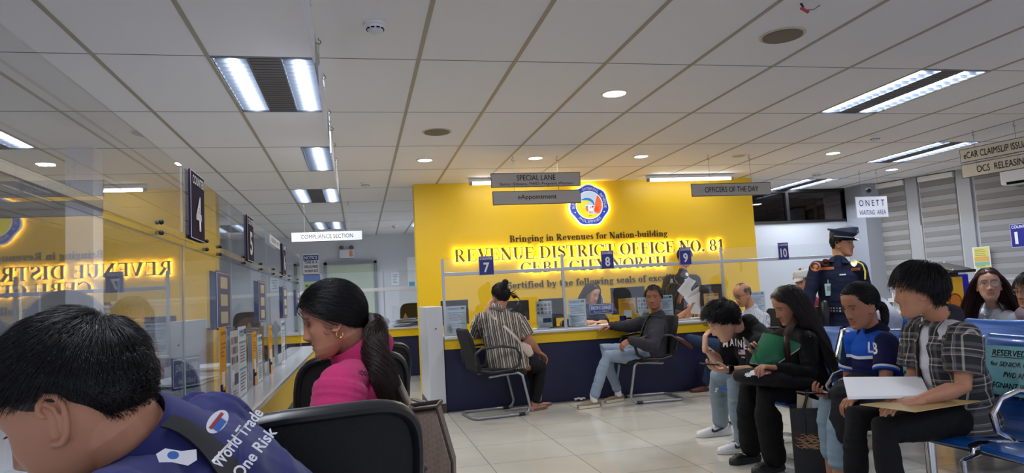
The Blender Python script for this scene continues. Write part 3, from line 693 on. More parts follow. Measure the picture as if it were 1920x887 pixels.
# ---- posters, leaflets
def rows(c, r, u, w, h, parent, k=8, seed=0, m=None, x0=.08):
    """printed lines: thin bars of text on a sheet"""
    rg = random.Random(seed); r, u, n = frame_of(r, u); b = MB(); c = Vector(c)
    for i in range(k):
        z = h*(.5-(i+.5)/k); L = w*(.5+.38*rg.random()); s = -w/2+w*x0; t_ = h/k*.32
        a = c+r*s+u*(z-t_/2)+n*.002; b.prism([a, a+r*L, a+r*L+u*t_, a+u*t_], n*.0004)
    obj('print', b, m or mat('print_grey', srgb(96, 100, 120), .6), parent)
def leaflet(c, r, u, w, h, style, label, holder=True, seed=1, group='leaflets in acrylic holders'):
    c = Vector(c); r, u, n = frame_of(r, u)
    base = {'charter': srgb(226, 232, 238), 'yellow': srgb(240, 172, 4), 'grid': srgb(210, 212, 216), 'blue': srgb(46, 74, 140)}[style]
    t = tag(panel('leaflet', c, r, u, w, h, .0015, mat('leaflet_'+style, base, .5), None), label, 'leaflet', group)
    if style == 'charter':
        patch('header', c+u*h*.42, r, u, w*.9, h*.07, mat('pale_band', srgb(150, 205, 226), .5), t)
        lettering('Feedback &', c+u*h*.43-r*w*.12, r, u, w*.5, h*.045, INK, t, .0025); lettering('Complaints', c+u*h*.37-r*w*.12, r, u, w*.5, h*.045, INK, t, .0025)
        for z in (.27, -.12): patch('blue_band', c+u*h*z, r, u, w*.86, h*.03, mat('mid_blue_band', srgb(90, 165, 205), .5), t)
        rows(c+u*h*.10, r, u, w*.9, h*.26, t, 6, seed); rows(c-u*h*.30, r, u, w*.9, h*.28, t, 6, seed+1)
        patch('picture', c+u*h*.42+r*w*.33, r, u, w*.18, h*.08, mat('dark_picture', srgb(60, 74, 90), .5), t, .001, 2)
    if style == 'yellow':
        lettering('ELECTRONIC PAYMENT', c+u*h*.42, r, u, w*.75, h*.04, INK, t, .0025); rows(c+u*h*.22, r, u, w*.8, h*.2, t, 4, seed, mat('orange_print', srgb(176, 110, 20), .6))
        patch('white_square', c-u*h*.14, r, u, w*.44, w*.44, PAPER, t); patch('blue_foot', c-u*h*.34-r*w*.3, r, u, w*.38, h*.3, NAVYINK, t)
        patch('dark_label', c-u*h*.30, r, u, w*.4, h*.06, INK, t, .001, 2)
    if style == 'grid':
        for i in range(3):
            for j in range(4): patch('photo_cell', c+u*h*(.36-.14*i)+r*w*(-.36+.24*j), r, u, w*.17, h*.1, mat('cell_%d' % ((i+j) % 3), [srgb(120, 120, 126), srgb(170, 160, 150), srgb(86, 90, 100)][(i+j) % 3], .5), t)
        patch('blue_block', c-u*h*.2+r*w*.18, r, u, w*.55, h*.16, mat('block_blue', srgb(44, 70, 110), .5), t)
        patch('white_block', c-u*h*.14-r*w*.27, r, u, w*.3, h*.16, PAPER, t); rows(c-u*h*.4, r, u, w*.85, h*.12, t, 3, seed)
    if style == 'blue':
        patch('inner_border', c, r, u, w*.92, h*.94, WINK, t); patch('inner_face', c, r, u, w*.88, h*.92, mat('leaflet_blue', base, .5), t, .001, 2)
        for z in (.3, .0, -.3): patch('cream_block', c+u*h*z, r, u, w*.5, h*.2, mat('cream_block', srgb(206, 200, 170), .5), t, .001, 3)
    if holder:
        b = MB(); b.prism([c-r*(w/2+.006)-u*(h/2+.004)+n*.005, c+r*(w/2+.006)-u*(h/2+.004)+n*.005, c+r*(w/2+.006)+u*(h/2+.006)+n*.005, c-r*(w/2+.006)+u*(h/2+.006)+n*.005], n*.002)
        q = c-u*(h/2+.003); b.prism([q-r*w/2-n*.05, q+r*w/2-n*.05, q+r*w/2+n*.05, q-r*w/2+n*.05], -u*.003)
        obj('acrylic_holder', b, GLASS, t)
    return t
F8 = CY+.12
LY = CY+.15
def fleaf(px, w, h, style, lab, sd=1): leaflet((at(px, 600, LY).x, LY, .752+h/2), UX, UZ, w, h, style, lab, seed=sd)
fleaf(856, .205, .29, 'charter', 'pale blue text leaflet in a holder left of the striped woman', 3)
fleaf(1021, .17, .29, 'grid', 'leaflet with a grid of small photos beside the keyboard')
fleaf(1083, .20, .29, 'charter', 'pale blue text leaflet in a holder left of the name plate', 5)
fleaf(1178, .20, .27, 'yellow', 'yellow payment leaflet in front of the counter 8 monitor')
fleaf(1208, .13, .27, 'grid', 'photo grid leaflet beside the yellow one, partly behind the man in grey')
fleaf(1252, .15, .28, 'charter', 'pale blue text leaflet right of the man in grey', 7)
fleaf(1337, .18, .27, 'yellow', 'yellow payment leaflet left of the bald man')
fleaf(1424, .18, .26, 'charter', 'pale blue text leaflet just right of the bald man', 9)
# left counter leaflets
LX = GXs+.022
def lleaf(y0, y1, top, style, lab, sd): leaflet((LX, (y0+y1)/2, .80+(top-.80)/2+.004), UY, UZ, y1-y0, top-.80, style, lab, False, sd, 'leaflets standing on the left counter')
lleaf(2.36, 2.47, 1.06, 'yellow', 'narrow yellow leaflet on the left counter behind the boy in navy', 2)
lleaf(2.56, 2.70, 1.04, 'grid', 'photo grid leaflet on the granite counter', 3)
lleaf(2.715, 2.89, 1.05, 'charter', 'tall pale text leaflet beside the photo grid leaflet', 11)
lleaf(3.05, 3.17, 1.02, 'yellow', 'yellow leaflet in the middle of the left counter', 12)
lleaf(3.20, 3.34, 1.00, 'charter', 'pale leaflet beside the middle yellow one on the left counter', 13)
lleaf(3.58, 3.72, 1.03, 'yellow', 'yellow leaflet farther along the left counter', 14)
lleaf(4.15, 4.32, 1.04, 'charter', 'farthest pale leaflet along the left counter', 15)
for y, lab in ((2.50, 'nearest'), (3.46, 'second'), (4.5, 'third'), (5.45, 'farthest')):
    leaflet((GXs+.012, y, 1.15), UY, UZ, .24, .19, 'blue', 'blue framed poster taped to the left screen, ' + lab, False, 4, 'blue posters on the left screen')
def name_plate(c, r, w, h, l1, l2, label):
    c = Vector(c); r, u, n = frame_of(r, UZ)
    t = tag(panel('name_plate', c, r, u, w, h, .004, mat('plate_blue', srgb(44, 70, 150), .4), None), label, 'name plate', 'blue clerk name plates')
    patch('white_border', c, r, u, w*.94, h*.88, WINK, t); patch('inner_face', c, r, u, w*.91, h*.8, mat('plate_blue', srgb(44, 70, 150), .4), t, .001, 2)
    lettering(l1, c+u*h*.13, r, u, w*.82, h*.32, WINK, t, .0035, off=.02); lettering(l2, c-u*h*.24, r, u, w*.6, h*.17, WINK, t, .0035)
    obj('clear_stand', MB().prism([c-r*w/2-u*(h/2+.06), c+r*w/2-u*(h/2+.06), c+r*w/2+u*h/2, c-r*w/2+u*h/2], -n*.003+Vector((0, 0, 0))), GLASS, t)
    return t
name_plate((at(1127, 579, CY+.10).x, CY+.10, .925), UX, .275, .115, 'EMILYN C. CANALES', 'Revenue Officer I', 'blue name plate in front of the counter 8 clerk')
name_plate((-.665, 2.99, .885), (0.5, .86, 0), .145, .125, 'JONATHAN S. RACONES', 'Revenue Officer III', 'blue name plate on the left counter behind the boy in navy')
# papers, keyboards, monitors
def monitor(c, w, h, label, ang=0, back=False):
    M = Matrix.Translation(c) @ Matrix.Rotation(ang, 4, 'Z'); t = thing('computer_monitor', label, 'monitor', c, 'computer monitors')
    dark = mat('monitor_black', srgb(26, 26, 29), .35)
    obj('case', MB().box(-w/2, w/2, -.015, .02, .10, .10+h, M), dark, t, .006)
    obj('screen', MB().box(-w/2+.015, w/2-.015, .0205, .0215, .115, .085+h, M), mat('screen_grey', srgb(70, 80, 96), .15), t)
    obj('neck', MB().box(-.03, .03, -.03, -.012, 0, .2, M), dark, t, .004); obj('foot', MB().box(-.11, .11, -.09, .07, 0, .012, M), dark, t, .005)
monitor((1.62, CY+.34, .745), .34, .22, 'black monitor back behind the striped woman')
monitor((at(1036, 590, CY+.42).x, CY+.42, .745), .30, .22, 'black monitor between the counter 7 and 8 places', .12)
monitor((at(1180, 590, CY+.36).x, CY+.36, .745), .40, .30, 'large black monitor behind the yellow leaflet at counter 8')
monitor((at(1338, 590, CY+.38).x, CY+.38, .745), .30, .28, 'black monitor behind the yellow leaflet at counter 9')
monitor((.99, CY+.36, .745), .3, .26, 'black monitor behind the left end leaflet', .2)
def keyboard(c, label, ang=0):
    M = Matrix.Translation(c) @ Matrix.Rotation(ang, 4, 'Z'); t = thing('keyboard', label, 'keyboard', c)
    obj('base', MB().box(-.22, .22, -.07, .07, 0, .014, M), BLACK, t, .004); b = MB()
    for i in range(5):
        for j in range(14): b.box(-.205+j*.0295, -.205+j*.0295+.024, -.058+i*.024, -.058+i*.024+.019, .014, .02, M)
    obj('keys', b, mat('key_grey', srgb(44, 44, 48), .5), t)
keyboard((2.16, CY+.2, .745), 'black keyboard on the front counter beside the photo leaflet', .1)
def paper(name, c, w, h, ang, label, m=PAPER, n=1, group='papers on the counters', mess=0):
    """one loose pile counted as one thing when its sheets are squared"""
    t = None; rg = random.Random(int(abs(c[0]*997+c[1]*31)))
    b = MB()
    for k in range(n):
        a = ang+(rg.random()-.5)*mess; M = Matrix.Translation(Vector(c)+Vector((rg.random()*mess*.05, rg.random()*mess*.05, k*.004))) @ Matrix.Rotation(a, 4, 'Z')
        G = [[M @ Vector((x, y, .003+.004*math.sin(x*20+k)*mess)) for x in np.linspace(-w/2, w/2, 6)] for y in np.linspace(-h/2, h/2, 5)]
        b.sheet(G, .002)
    return tag(obj(name, b, m), label, 'paper', group)
paper('paper_stack', (3.75, CY+.12, .746), .3, .21, .15, 'white paper stack under the waving clerk', n=5, mess=.5)
paper('paper_sheet', (2.62, CY+.06, .746), .3, .2, -.3, 'white sheets near the counter 8 clerk hand', n=3, mess=.4)
paper('paper_stack', (1.15, CY+.30, .746), .26, .2, .1, 'white papers beside the left end leaflet', n=4, mess=.3)
paper('paper_stack', (-.72, 2.3, .802), .22, .3, .3, 'white papers on the left counter behind the boy in navy', n=8, mess=.5)
paper('paper_stack', (-.8, 3.4, .802), .22, .3, -.2, 'white papers in front of the second left clerk', n=5, mess=.5)
paper('paper_stack', (-.85, 4.2, .802), .22, .3, .1, 'white papers in front of the far left clerk', n=5, mess=.5)
t = thing('file_tray', 'red and white folders piled behind the boy in navy', 'folder', (-.88, 2.76, .802))
for k in range(7): obj('folder', MB().box(-1.0+.01*(k % 2), -.76+.01*(k % 3), 2.62, 2.9, .802+k*.012, .811+k*.012), [mat('folder_red', srgb(150, 40, 60), .5), PAPER][k % 2], t)
t = thing('hand_sanitizer', 'clear pump bottle behind the pale leaflet at the left end', 'bottle', (1.20, CY+.06, .745))
obj('bottle', MB().tube([(1.205, CY+.06, .747), (1.205, CY+.06, .86), (1.205, CY+.06, .875), (1.205, CY+.06, .885)], [.026, .026, .012, .012], n=16), acrylic('clear_bottle', (.85, .9, .95, 1), .08), t)
b = MB(); b.cyl((1.205, CY+.06, .885), (1.205, CY+.06, .915), .006, 10); b.cyl((1.205, CY+.06, .885), (1.205, CY+.06, .897), .014, 12); b.tube([(1.205, CY+.06, .915), (1.17, CY+.05, .915), (1.165, CY+.05, .905)], .005, n=8)
obj('pump', b, WHITE, t)
t = tag(obj('crumpled_tissue', MB().sheet([[Vector((2.13+.11*i/5, CY-.06+.06*j/4, .012+.022*abs(math.sin(i*2.1+j*1.7)))) for i in range(6)] for j in range(5)], .003), PAPER), 'white crumpled tissue on the floor against the navy counter front', 'tissue')

# ================================================ COMPLIANCE COUNTER, far left back
t = thing('service_counter', 'far compliance counter with yellow band and navy front left of the yellow wall', 'counter', (-1, 11.1, 0))
obj('navy_front', MB().box(-3.4, 1.74, 10.87, 11.5, 0, .60), NAVY, t); obj('yellow_band', MB().box(-3.42, 1.74, 10.85, 11.52, .60, .715), YEL, t)
obj('worktop', MB().box(-3.42, 1.74, 10.83, 11.55, .715, .74), mat('speckled_worktop', srgb(190, 192, 198), .25), t)
t = thing('counter_screen', 'clear screen with white rail on the far compliance counter', 'screen', (-1, 10.9, .74))
obj('rail', MB().box(-3.4, 1.74, 10.89, 10.92, 1.30, 1.35), WHITE, t, .004)
for x in (-2.4, -.9, .38): obj('post', MB().box(x-.008, x+.008, 10.90, 10.915, .74, 1.6), mat('clear_edge_strip', srgb(170, 176, 180), .15), t)
obj('pane', MB().box(-3.4, 1.74, 10.903, 10.907, .80, 1.6), GLASS, t)
t = thing('paper_heap', 'untidy heap of papers on the far compliance counter', 'paper', (.6, 11.15, .74))
rg = random.Random(4)
for k in range(9):
    M = Matrix.Translation((.70+rg.uniform(-.08, .08), 11.16+rg.uniform(-.1, .1), .748+.013*k)) @ Matrix.Rotation(rg.uniform(-.9, .9), 4, 'Z') @ Matrix.Rotation(rg.uniform(-.12, .12), 4, 'X')
    obj('sheet', MB().box(-.15, .15, -.1, .1, 0, .006, M), [PAPER, PAPER, mat('lilac_paper', srgb(190, 190, 222), .6)][k % 3], t)
obj('brown_fold', MB().prism([(.66, 11.1, .86), (.74, 11.1, .86), (.70, 11.12, .95)], (0, .01, 0)), mat('kraft', srgb(170, 120, 80), .6), t)
tag(obj('plastic_bag', MB().ball((.36, 11.2, .822), (.10, .09, .08), 14, 9), acrylic('cloudy_plastic', (.72, .76, .8, 1), .12), None), 'cloudy clear plastic bag on the far compliance counter', 'bag')
# back wall furniture
glassdoor = thing('door_panel', 'pale green glass door in a steel frame on the far back wall', 'door', (-.13, YF-.02, 0))
glassdoor.name = 'door_1'; glassdoor['kind'] = 'structure'; del glassdoor['label']; del glassdoor['category']
b = MB(); b.box(-.68, -.62, YF-.07, YF, 0, 2.02); b.box(.34, .40, YF-.07, YF, 0, 2.02); b.box(-.68, .40, YF-.07, YF, 1.97, 2.03); obj('door_frame', b, mat('steel_frame', srgb(130, 134, 140), .4, metal=.4), glassdoor)
obj('door_glass', MB().box(-.62, .34, YF-.04, YF-.03, 0, 1.97), mat('frosted_green_glass', srgb(186, 200, 178), .25), glassdoor)
def wall_poster(x, z, w, h, label, body):
    c = Vector((x, YF-.012, z)); t = tag(panel('wall_notice', c, UX, UZ, w, h, .008, PAPER, None), label, 'notice', 'notices on the far back wall'); body(c, t); return t
def nb(c, t):
    patch('blue_header', c+UZ*.14, UX, UZ, .30, .11, SIGNBLUE, t, .002); lettering('NOTICE', c+UZ*.14, UX, UZ, .26, .07, WINK, t, .006, off=.02)
    for s, z in (('THIS IS A', .045), ('DRUG-FREE', -.045), ('WORKPLACE', -.135)): lettering(s, c+UZ*z, UX, UZ, .27, .055, INK, t, .004, off=.02)
wall_poster(-.94, 2.0, .32, .45, 'white notice with blue header reading NOTICE THIS IS A DRUG-FREE WORKPLACE', nb)
def gp(c, t):
    patch('blue_band', c+UZ*.21, UX, UZ, .33, .13, mat('poster_blue', srgb(30, 90, 170), .5), t, .002); patch('green_field', c-UZ*.07, UX, UZ, .33, .42, mat('poster_green', srgb(160, 190, 70), .5), t, .002)
    for z in (.06, -.04, -.14): patch('dark_tick', c+UZ*z-UX*.11, UX, UZ, .05, .05, INK, t, .002, 2); rows(c+UZ*z+UX*.04, UX, UZ, .2, .07, t, 2, int(z*100)+50, INK)
wall_poster(-.93, 1.50, .34, .60, 'blue and green printed poster below the drug-free notice', gp)
wall_poster(-1.33, 2.13, .32, .2, 'small white certificate left of the drug-free notice', lambda c, t: rows(c, UX, UZ, .26, .14, t, 4, 5))
wall_poster(.78, 1.62, .17, .26, 'small framed notice right of the glass door', lambda c, t: rows(c, UX, UZ, .14, .2, t, 6, 6))
wall_poster(.96+.18, 1.72, .2, .7, 'tall pale board beside the yellow wall edge', lambda c, t: patch('blue_round', c-UZ*.26-UX*.02, UX, UZ, .12, .16, mat('poster_cyan', srgb(70, 170, 210), .5), t, .002))
t = thing('emergency_light', 'white twin-lamp emergency light box above the far glass door', 'emergency light', (-.2, YF-.05, 2.1))
obj('box', MB().box(-.36, -.06, YF-.07, YF, 2.10, 2.28), WHITE, t, .006); obj('red_sticker', MB().box(-.16, -.09, YF-.073, YF-.07, 2.13, 2.25), mat('orange_label', srgb(220, 150, 120), .5), t)
for x in (-.31, -.11): obj('lamp_head', MB().ball((x, YF-.08, 2.32), (.05, .04, .045), 14, 8), mat('grey_lamp', srgb(90, 92, 98), .3), t)
# ================================================ SEATS
blue_steel = mat('blue_perforated_steel', srgb(12, 82, 162), .3, metal=.25, coat=.3)
def _perf():
    nt = blue_steel.node_tree; N = nt.nodes.new; L = nt.links.new; b = nt.nodes['Principled BSDF']
    tc = N('ShaderNodeTexCoord'); v = N('ShaderNodeTexVoronoi'); v.inputs['Scale'].default_value = 95; v.inputs['Randomness'].default_value = 0; L(tc.outputs['Object'], v.inputs['Vector'])
    r = N('ShaderNodeValToRGB'); r.color_ramp.interpolation = 'CONSTANT'; e = r.color_ramp.elements; e[0].color = (.004, .012, .04, 1); e[1].position = .26; e[1].color = srgb(12, 82, 162)
    L(v.outputs['Distance'], r.inputs[0]); L(r.outputs[0], b.inputs['Base Color'])
_perf()
PROF = [(-.53, .375), (-.545, .385), (-.54, .40), (-.49, .408), (-.38, .398), (-.26, .385), (-.15, .378), (-.09, .385), (-.05, .41), (-.02, .46), (.02, .56), (.06, .66), (.095, .75), (.105, .785), (.125, .79), (.13, .775)]
def bench(name, X0, edges, label, grp):
    t = thing(name, label, 'bench', (X0-.25, (edges[0]+edges[-1])/2, 0), grp)
    for a, c in zip(edges[:-1], edges[1:]):
        G = []
        for y in np.linspace(a+.03, c-.03, 12):
            q = (y-(a+c)/2)/(c-a)*2; G.append([Vector((X0+x+.012*q*q, y, z+.006*q*q)) for x, z in PROF])
        obj('seat_shell', MB().sheet(G, .003), blue_steel, t, ang=60)
    for y in edges:
        b = MB(); b.tube([Vector((X0+x, y, z-.012)) for x, z in PROF[1:-1]], [(.012, .008)]*(len(PROF)-2), side=UY, n=10, rnd=True); obj('side_rail', b, CHROME, t)
        P = [Vector((X0-.06, y, .44)), Vector((X0-.10, y, .52)), Vector((X0-.18, y, .585)), Vector((X0-.29, y, .60)), Vector((X0-.38, y, .575)), Vector((X0-.425, y, .52)), Vector((X0-.41, y, .45)), Vector((X0-.34, y, .41))]
        obj('armrest', MB().tube(P, [(.016, .012)]*8, side=UY, n=10, rnd=True), CHROME, t)
    obj('beam', MB().box(X0-.30, X0-.24, edges[0]+.05, edges[-1]-.05, .30, .355), mat('beam_black', srgb(20, 20, 22), .4), t, .004)
    for y in (edges[0]+.12, (edges[0]+edges[-1])/2, edges[-1]-.12):
        b = MB(); b.tube([(X0-.52, y, .03), (X0-.42, y, .055), (X0-.27, y, .08), (X0-.1, y, .055), (X0-.0, y, .03)], [(.018, .014)]*5, side=UY, n=10, rnd=True); b.cyl((X0-.27, y, .08), (X0-.27, y, .30), .025, 14)
        for x in (-.52, 0): b.cyl((X0+x, y, 0), (X0+x, y, .035), .02, 14)
        obj('leg', b, CHROME, t)
    return t
bx = 2.96
E1 = [1.42, 1.95, 2.48, 3.01, 3.54, 4.07, 4.60]; E2 = [2.4, 2.95, 3.5, 4.05, 4.6]
bn = bench('waiting_bench', bx, E1, 'front row of blue perforated steel seats with chrome armrests, nearest the camera', 'blue steel waiting benches')
bench('waiting_bench', bx+.90, E2, 'second row of blue perforated steel seats behind the front row', 'blue steel waiting benches')
bench('waiting_bench', bx+1.85, [3.0, 3.55, 4.1, 4.65], 'third row of blue steel seats under the woman with glasses', 'blue steel waiting benches')
cyan = mat('cyan_sheet', srgb(130, 206, 214), .35)
names = ['nearest the camera at the right edge', 'right of the man in plaid, fully readable', 'behind the man in plaid', 'behind the woman in the blue polo']
for i, (a, c) in enumerate(zip(E1[1:5], E1[2:6])):
    y = (a+c)/2; u = Vector((.335, 0, .94)).normalized(); r = Vector((0, -1, 0)); o = Vector((bx+.0245, y, .63))
    n = frame_of(r, u)[2]; o = o+n*.012
    t = tag(panel('reserved_notice', o, r, u, .40, .235, .001, cyan, None), 'cyan reserved seat notice on a backrest, '+names[i], 'notice', 'reserved seat notices')
    lettering('RESERVED SEATS', o+u*.083, r, u, .30, .03, INK, t, .0015, off=.01); patch('underline', o+u*.062, r, u, .31, .003, INK, t, .0015)
    lettering('for SENIOR CITIZEN,', o+u*.028, r, u, .30, .026, INK, t, .0015, off=.01); lettering('PWD AND', o-u*.020, r, u, .14, .025, INK, t, .0015, off=.01); lettering('PREGNANT WOMAN', o-u*.072, r, u, .31, .026, INK, t, .0015, off=.01)
    obj('clear_film', MB().prism([o-r*.215-u*.13+n*.002, o+r*.215-u*.13+n*.002, o+r*.215+u*.15+n*.002, o-r*.215+u*.15+n*.002], n*.0006), acrylic('clear_film', (.98, .98, .98, 1), .05), t)

def visitor_chair(name, c, ang, label, padm=MESHF):
    """black cantilever visitor chair facing local +x"""
    M = Matrix.Translation(c) @ Matrix.Rotation(ang, 4, 'Z'); t = thing(name, label, 'chair', c, 'black visitor chairs at the front counter'); T = lambda *p: M @ Vector(p)
    k = .92
    for s in (-1, 1):
        y = s*.235
        b = MB(); P = [(-.30, y*.75, .015), (-.27, y, .015), (.18, y, .015), (.225, y, .03), (.245, y, .08), (.20, y, .30), (.185, y, .37), (.15, y*.92, .395), (.05, y*.8, .39), (-.12, y*.8, .375)]
        b.tube([T(*p) for p in P], .0125, n=12, rnd=True); obj('frame_tube', b, GREYTUBE, t)
    obj('frame_tube', MB().tube([T(-.30, -.18, .015), T(-.305, 0, .015), T(-.30, .18, .015)], .0125, n=12), GREYTUBE, t)
    for s in (-1, 1): obj('foot_cap', MB().tube([T(.13, s*.235, .015), T(.19, s*.235, .016)], .0155, n=12), BLACK, t)
    G = [[T(-.22+.46*i/9, -.22+.44*j/9, .425+.012*math.cos(i/9*PI)+(-.03 if i == 9 else 0)-.006*math.cos((j/9-.5)*PI)*2) for j in range(10)] for i in range(10)]
    obj('seat', MB().sheet(G, .05), padm, t, .012)
    G = []
    for i in range(14):
        z = .43+.40*i/13; w = .205*(1-.25*max(0, (i-9)/4)**2); x = -.235-.10*(i/13)**1.3+.0*i
        G.append([T(x+.02*(abs(q)**2), q*w, z) for q in np.linspace(-1, 1, 10)])
    obj('backrest', MB().sheet(G, .045), padm, t, .014)
    for s in (-1, 1):
        y = s*.25; b = MB(); P = [(-.25, y*.9, .50), (-.265, y, .60), (-.20, y, .645), (0, y, .655), (.13, y, .63), (.175, y, .56), (.15, y, .47), (.08, y*.95, .43), (-.1, y*.9, .42), (-.2, y*.88, .44)]
        b.tube([T(*p) for p in P], [(.019, .013)]*len(P), side=M.to_3x3() @ UY, n=12, rnd=True); obj('armrest', b, BLACK, t)
    return t
visitor_chair('visitor_chair', Vector((1.26, 6.74, 0)), .12, 'black visitor chair with grey tube base under the striped shirt woman')
visitor_chair('visitor_chair', Vector((2.80, 6.78, 0)), PI-.05, 'black visitor chair with grey tube base under the man in the grey jacket')
visitor_chair('visitor_chair', Vector((3.98, 6.75, 0)), PI-.1, 'black visitor chair under the bald man, mostly hidden')

def office_chair(c, ang, label, h=.46, bh=.46, w=.44, arms=True, grp='black office chairs', ah=0):
    M = Matrix.Translation(c) @ Matrix.Rotation(ang, 4, 'Z'); t = thing('office_chair', label, 'chair', c, grp); T = lambda *p: M @ Vector(p)
    for i in range(5):
        a = i*2*PI/5; b = MB(); b.tube([T(0, 0, .09), T(.14*math.cos(a), .14*math.sin(a), .08), T(.27*math.cos(a), .27*math.sin(a), .055)], [.022, .018, .014], n=10, rnd=True); l = obj('base_arm', b, BLACK, t)
        obj('castor', MB().tube([T(.27*math.cos(a)-.012*math.sin(a), .27*math.sin(a)+.012*math.cos(a), .026), T(.27*math.cos(a)+.012*math.sin(a), .27*math.sin(a)-.012*math.cos(a), .026)], .025, n=14), BLACK, l)
    obj('gas_lift', MB().cyl(T(0, 0, .08), T(0, 0, h-.05), .022, 14), CHROME, t)
    G = [[T(-.22+.45*i/9, (-w/2+w*j/9), h-.02+(-.03 if i == 9 else 0)+.008*math.sin(j/9*PI)) for j in range(10)] for i in range(10)]
    obj('seat', MB().sheet(G, .06), MESHF, t, .015)
    def outline(q):                              # rounded rectangle
        a = q*2*PI; e = .45; cx, sx = math.cos(a), math.sin(a); return (w*.5*(1 if cx > 0 else -1)*abs(cx)**e, h+.08+bh/2+bh*.5*(1 if sx > 0 else -1)*abs(sx)**e)
    xx = lambda y, z: -.22-.10*((z-h)/bh)+.10*(y/w)**2*1.6
    b = MB(); b.tube([T(xx(*outline(q)), *outline(q)) for q in np.linspace(0, 1, 48, endpoint=False)], [(.014, .018)]*48, n=10, closed=True); fr = obj('back_frame', b, mat('chair_frame_black', srgb(26, 26, 30), .35), t)
    G = [[T(xx(y, z), y, z) for y, z in [((q*outline(s)[0]), outline(s)[1])]][0] for s in [0] for q in [0]]
    rws = []
    for z in np.linspace(h+.085, h+.075+bh, 20):
        s = abs((z-(h+.08+bh/2))/(bh*.5)); s = min(.995, s); ww = w*.5*(1-s**(2/.45))**(.45/2); rws.append([T(xx(q*ww, z)-.002, q*ww, z) for q in np.linspace(-1, 1, 14)])
    obj('mesh_back', MB().sheet(rws, .006), MESHF, t)
    obj('back_bar', MB().tube([T(-.1, 0, h-.06), T(-.24, 0, h-.05), T(-.29, 0, h+.08), T(-.30, 0, h+.22)], [(.03, .012)]*4, side=M.to_3x3() @ UY, n=10), BLACK, t)
    if arms:
        for s in (-1, 1):
            b = MB(); y = s*(w/2+.03); b.tube([T(-.05, y*.9, h-.04), T(-.02, y, h+.05), T(-.04, y, h+ah+.17)], [(.022, .012)]*3, n=10); a_ = obj('arm_post', b, BLACK, t)
            obj('arm_pad', MB().tube([T(-.16, y, h+ah+.18), T(-.10, y, h+ah+.19), T(.08, y, h+ah+.19), T(.13, y, h+ah+.175)], [(.035, .016)]*4, side=M.to_3x3() @ UY, n=12, rnd=True), mat('arm_pad_grey', srgb(52, 54, 58), .5), a_)
    return t
office_chair(Vector((-.155, 1.66, 0)), 1.85, 'largest black mesh office chair in the foreground between boy in navy and woman in pink', .42, .42, .38, grp='black mesh chairs at the left counter', ah=.15)
office_chair(Vector((-.14, 2.32, 0)), PI, 'black mesh office chair under the woman in pink', .40, .10, .40, grp='black mesh chairs at the left counter', arms=False)
office_chair(Vector((-.08, 3.1, 0)), 1.75, 'black mesh office chair against the granite counter beyond the woman in pink', .42, .42, .42, grp='black mesh chairs at the left counter', arms=False)
office_chair(Vector((-.06, 3.95, 0)), 2.0, 'far black mesh office chair almost hidden by the head of the woman in pink', .42, .40, .42, grp='black mesh chairs at the left counter', arms=False)
office_chair(Vector((5.75, 5.9, 0)), 2.4, 'black office chair with round back behind the man in plaid', .42, .38, .46)
office_chair(Vector((5.55, 6.6, 0)), 2.9, 'smaller black office chair left of the man in plaid head', .42, .34, .36)
office_chair(Vector((.88, 11.9, 0)), -1.6, 'black office chair behind the far compliance counter', .5, .5, .40, arms=False)
office_chair(Vector((7.2, 6.2, 0)), 2.4, 'black office chair beside the white partition at the right edge', .45, .36, .4)

# ---- right side furniture
t = thing('lectern', 'yellow lectern with sloping black top behind the man in plaid', 'lectern', (6.1, 6.5, 0))
b = MB(); b.box(6.08, 6.40, 6.45, 6.80, 0, 1.06); obj('yellow_body', b, mat('lectern_yellow', srgb(240, 180, 20), .4), t, .006)
L0 = Vector((6.20, 6.55, 1.15)); b = MB(); b.prism([(6.20, 6.36, 1.10), (6.50, 6.36, 1.10), (6.58, 6.86, 1.20), (6.28, 6.86, 1.20)], (0, 0, .03)); obj('sloping_top', b, BLACK, t, .006)
obj('neck_block', MB().box(6.24, 6.40, 6.5, 6.76, 1.05, 1.11), BLACK, t)
for p in ((6.23, 6.39, 1.135), (6.48, 6.39, 1.135), (6.55, 6.83, 1.225), (6.30, 6.83, 1.225)): obj('corner_bolt', MB().ball(p, .009, 10, 6), ALU, t)
em = obj('round_emblem', MB().cyl((6.27, 6.448, .80), (6.27, 6.44, .80), .085, 28), mat('orange_emblem', srgb(214, 120, 20), .4), t); obj('emblem_ring', MB().tube([(6.27+.075*math.cos(a), 6.439, .80+.075*math.sin(a)) for a in np.linspace(0, 2*PI, 24, endpoint=False)], .006, n=6, closed=True), mat('ring_brown', srgb(120, 70, 20), .4), em)
t = tag(obj('blue_box', MB().box(6.66, 6.98, 6.95, 7.25, .0, 1.08), mat('vivid_blue', srgb(34, 20, 190), .4), None, .006), 'vivid blue box standing right of the yellow lectern', 'box')
t = thing('office_partition', 'low white office partition behind the woman with glasses', 'partition', (8, 7.4, 0))
b = MB(); b.prism([(6.9, 7.6, 0), (9.0, 6.7, 0), (9.02, 6.75, 0), (6.92, 7.65, 0)], (0, 0, .98)); obj('panel', b, WHITE, t); b = MB(); b.prism([(6.88, 7.58, .98), (9.0, 6.68, .98), (9.04, 6.76, .98), (6.92, 7.67, .98)], (0, 0, .02)); obj('cap_strip', b, OFFW, t)
t = thing('counter_screen', 'clear acrylic screen standing on the right partition', 'screen', (8, 7.3, 1)); P0_, P1_ = Vector((7.0, 7.6, 1.002)), Vector((8.96, 6.75, 1.002)); nrm = (P1_-P0_).cross(UZ).normalized()*.004
obj('pane', MB().prism([P0_, P1_, P1_+UZ*.72, P0_+UZ*.72], nrm), GLASS, t)
for p in (P0_, P1_): obj('post', MB().cyl(p, p+UZ*.72, .012, 10), ALU, t)
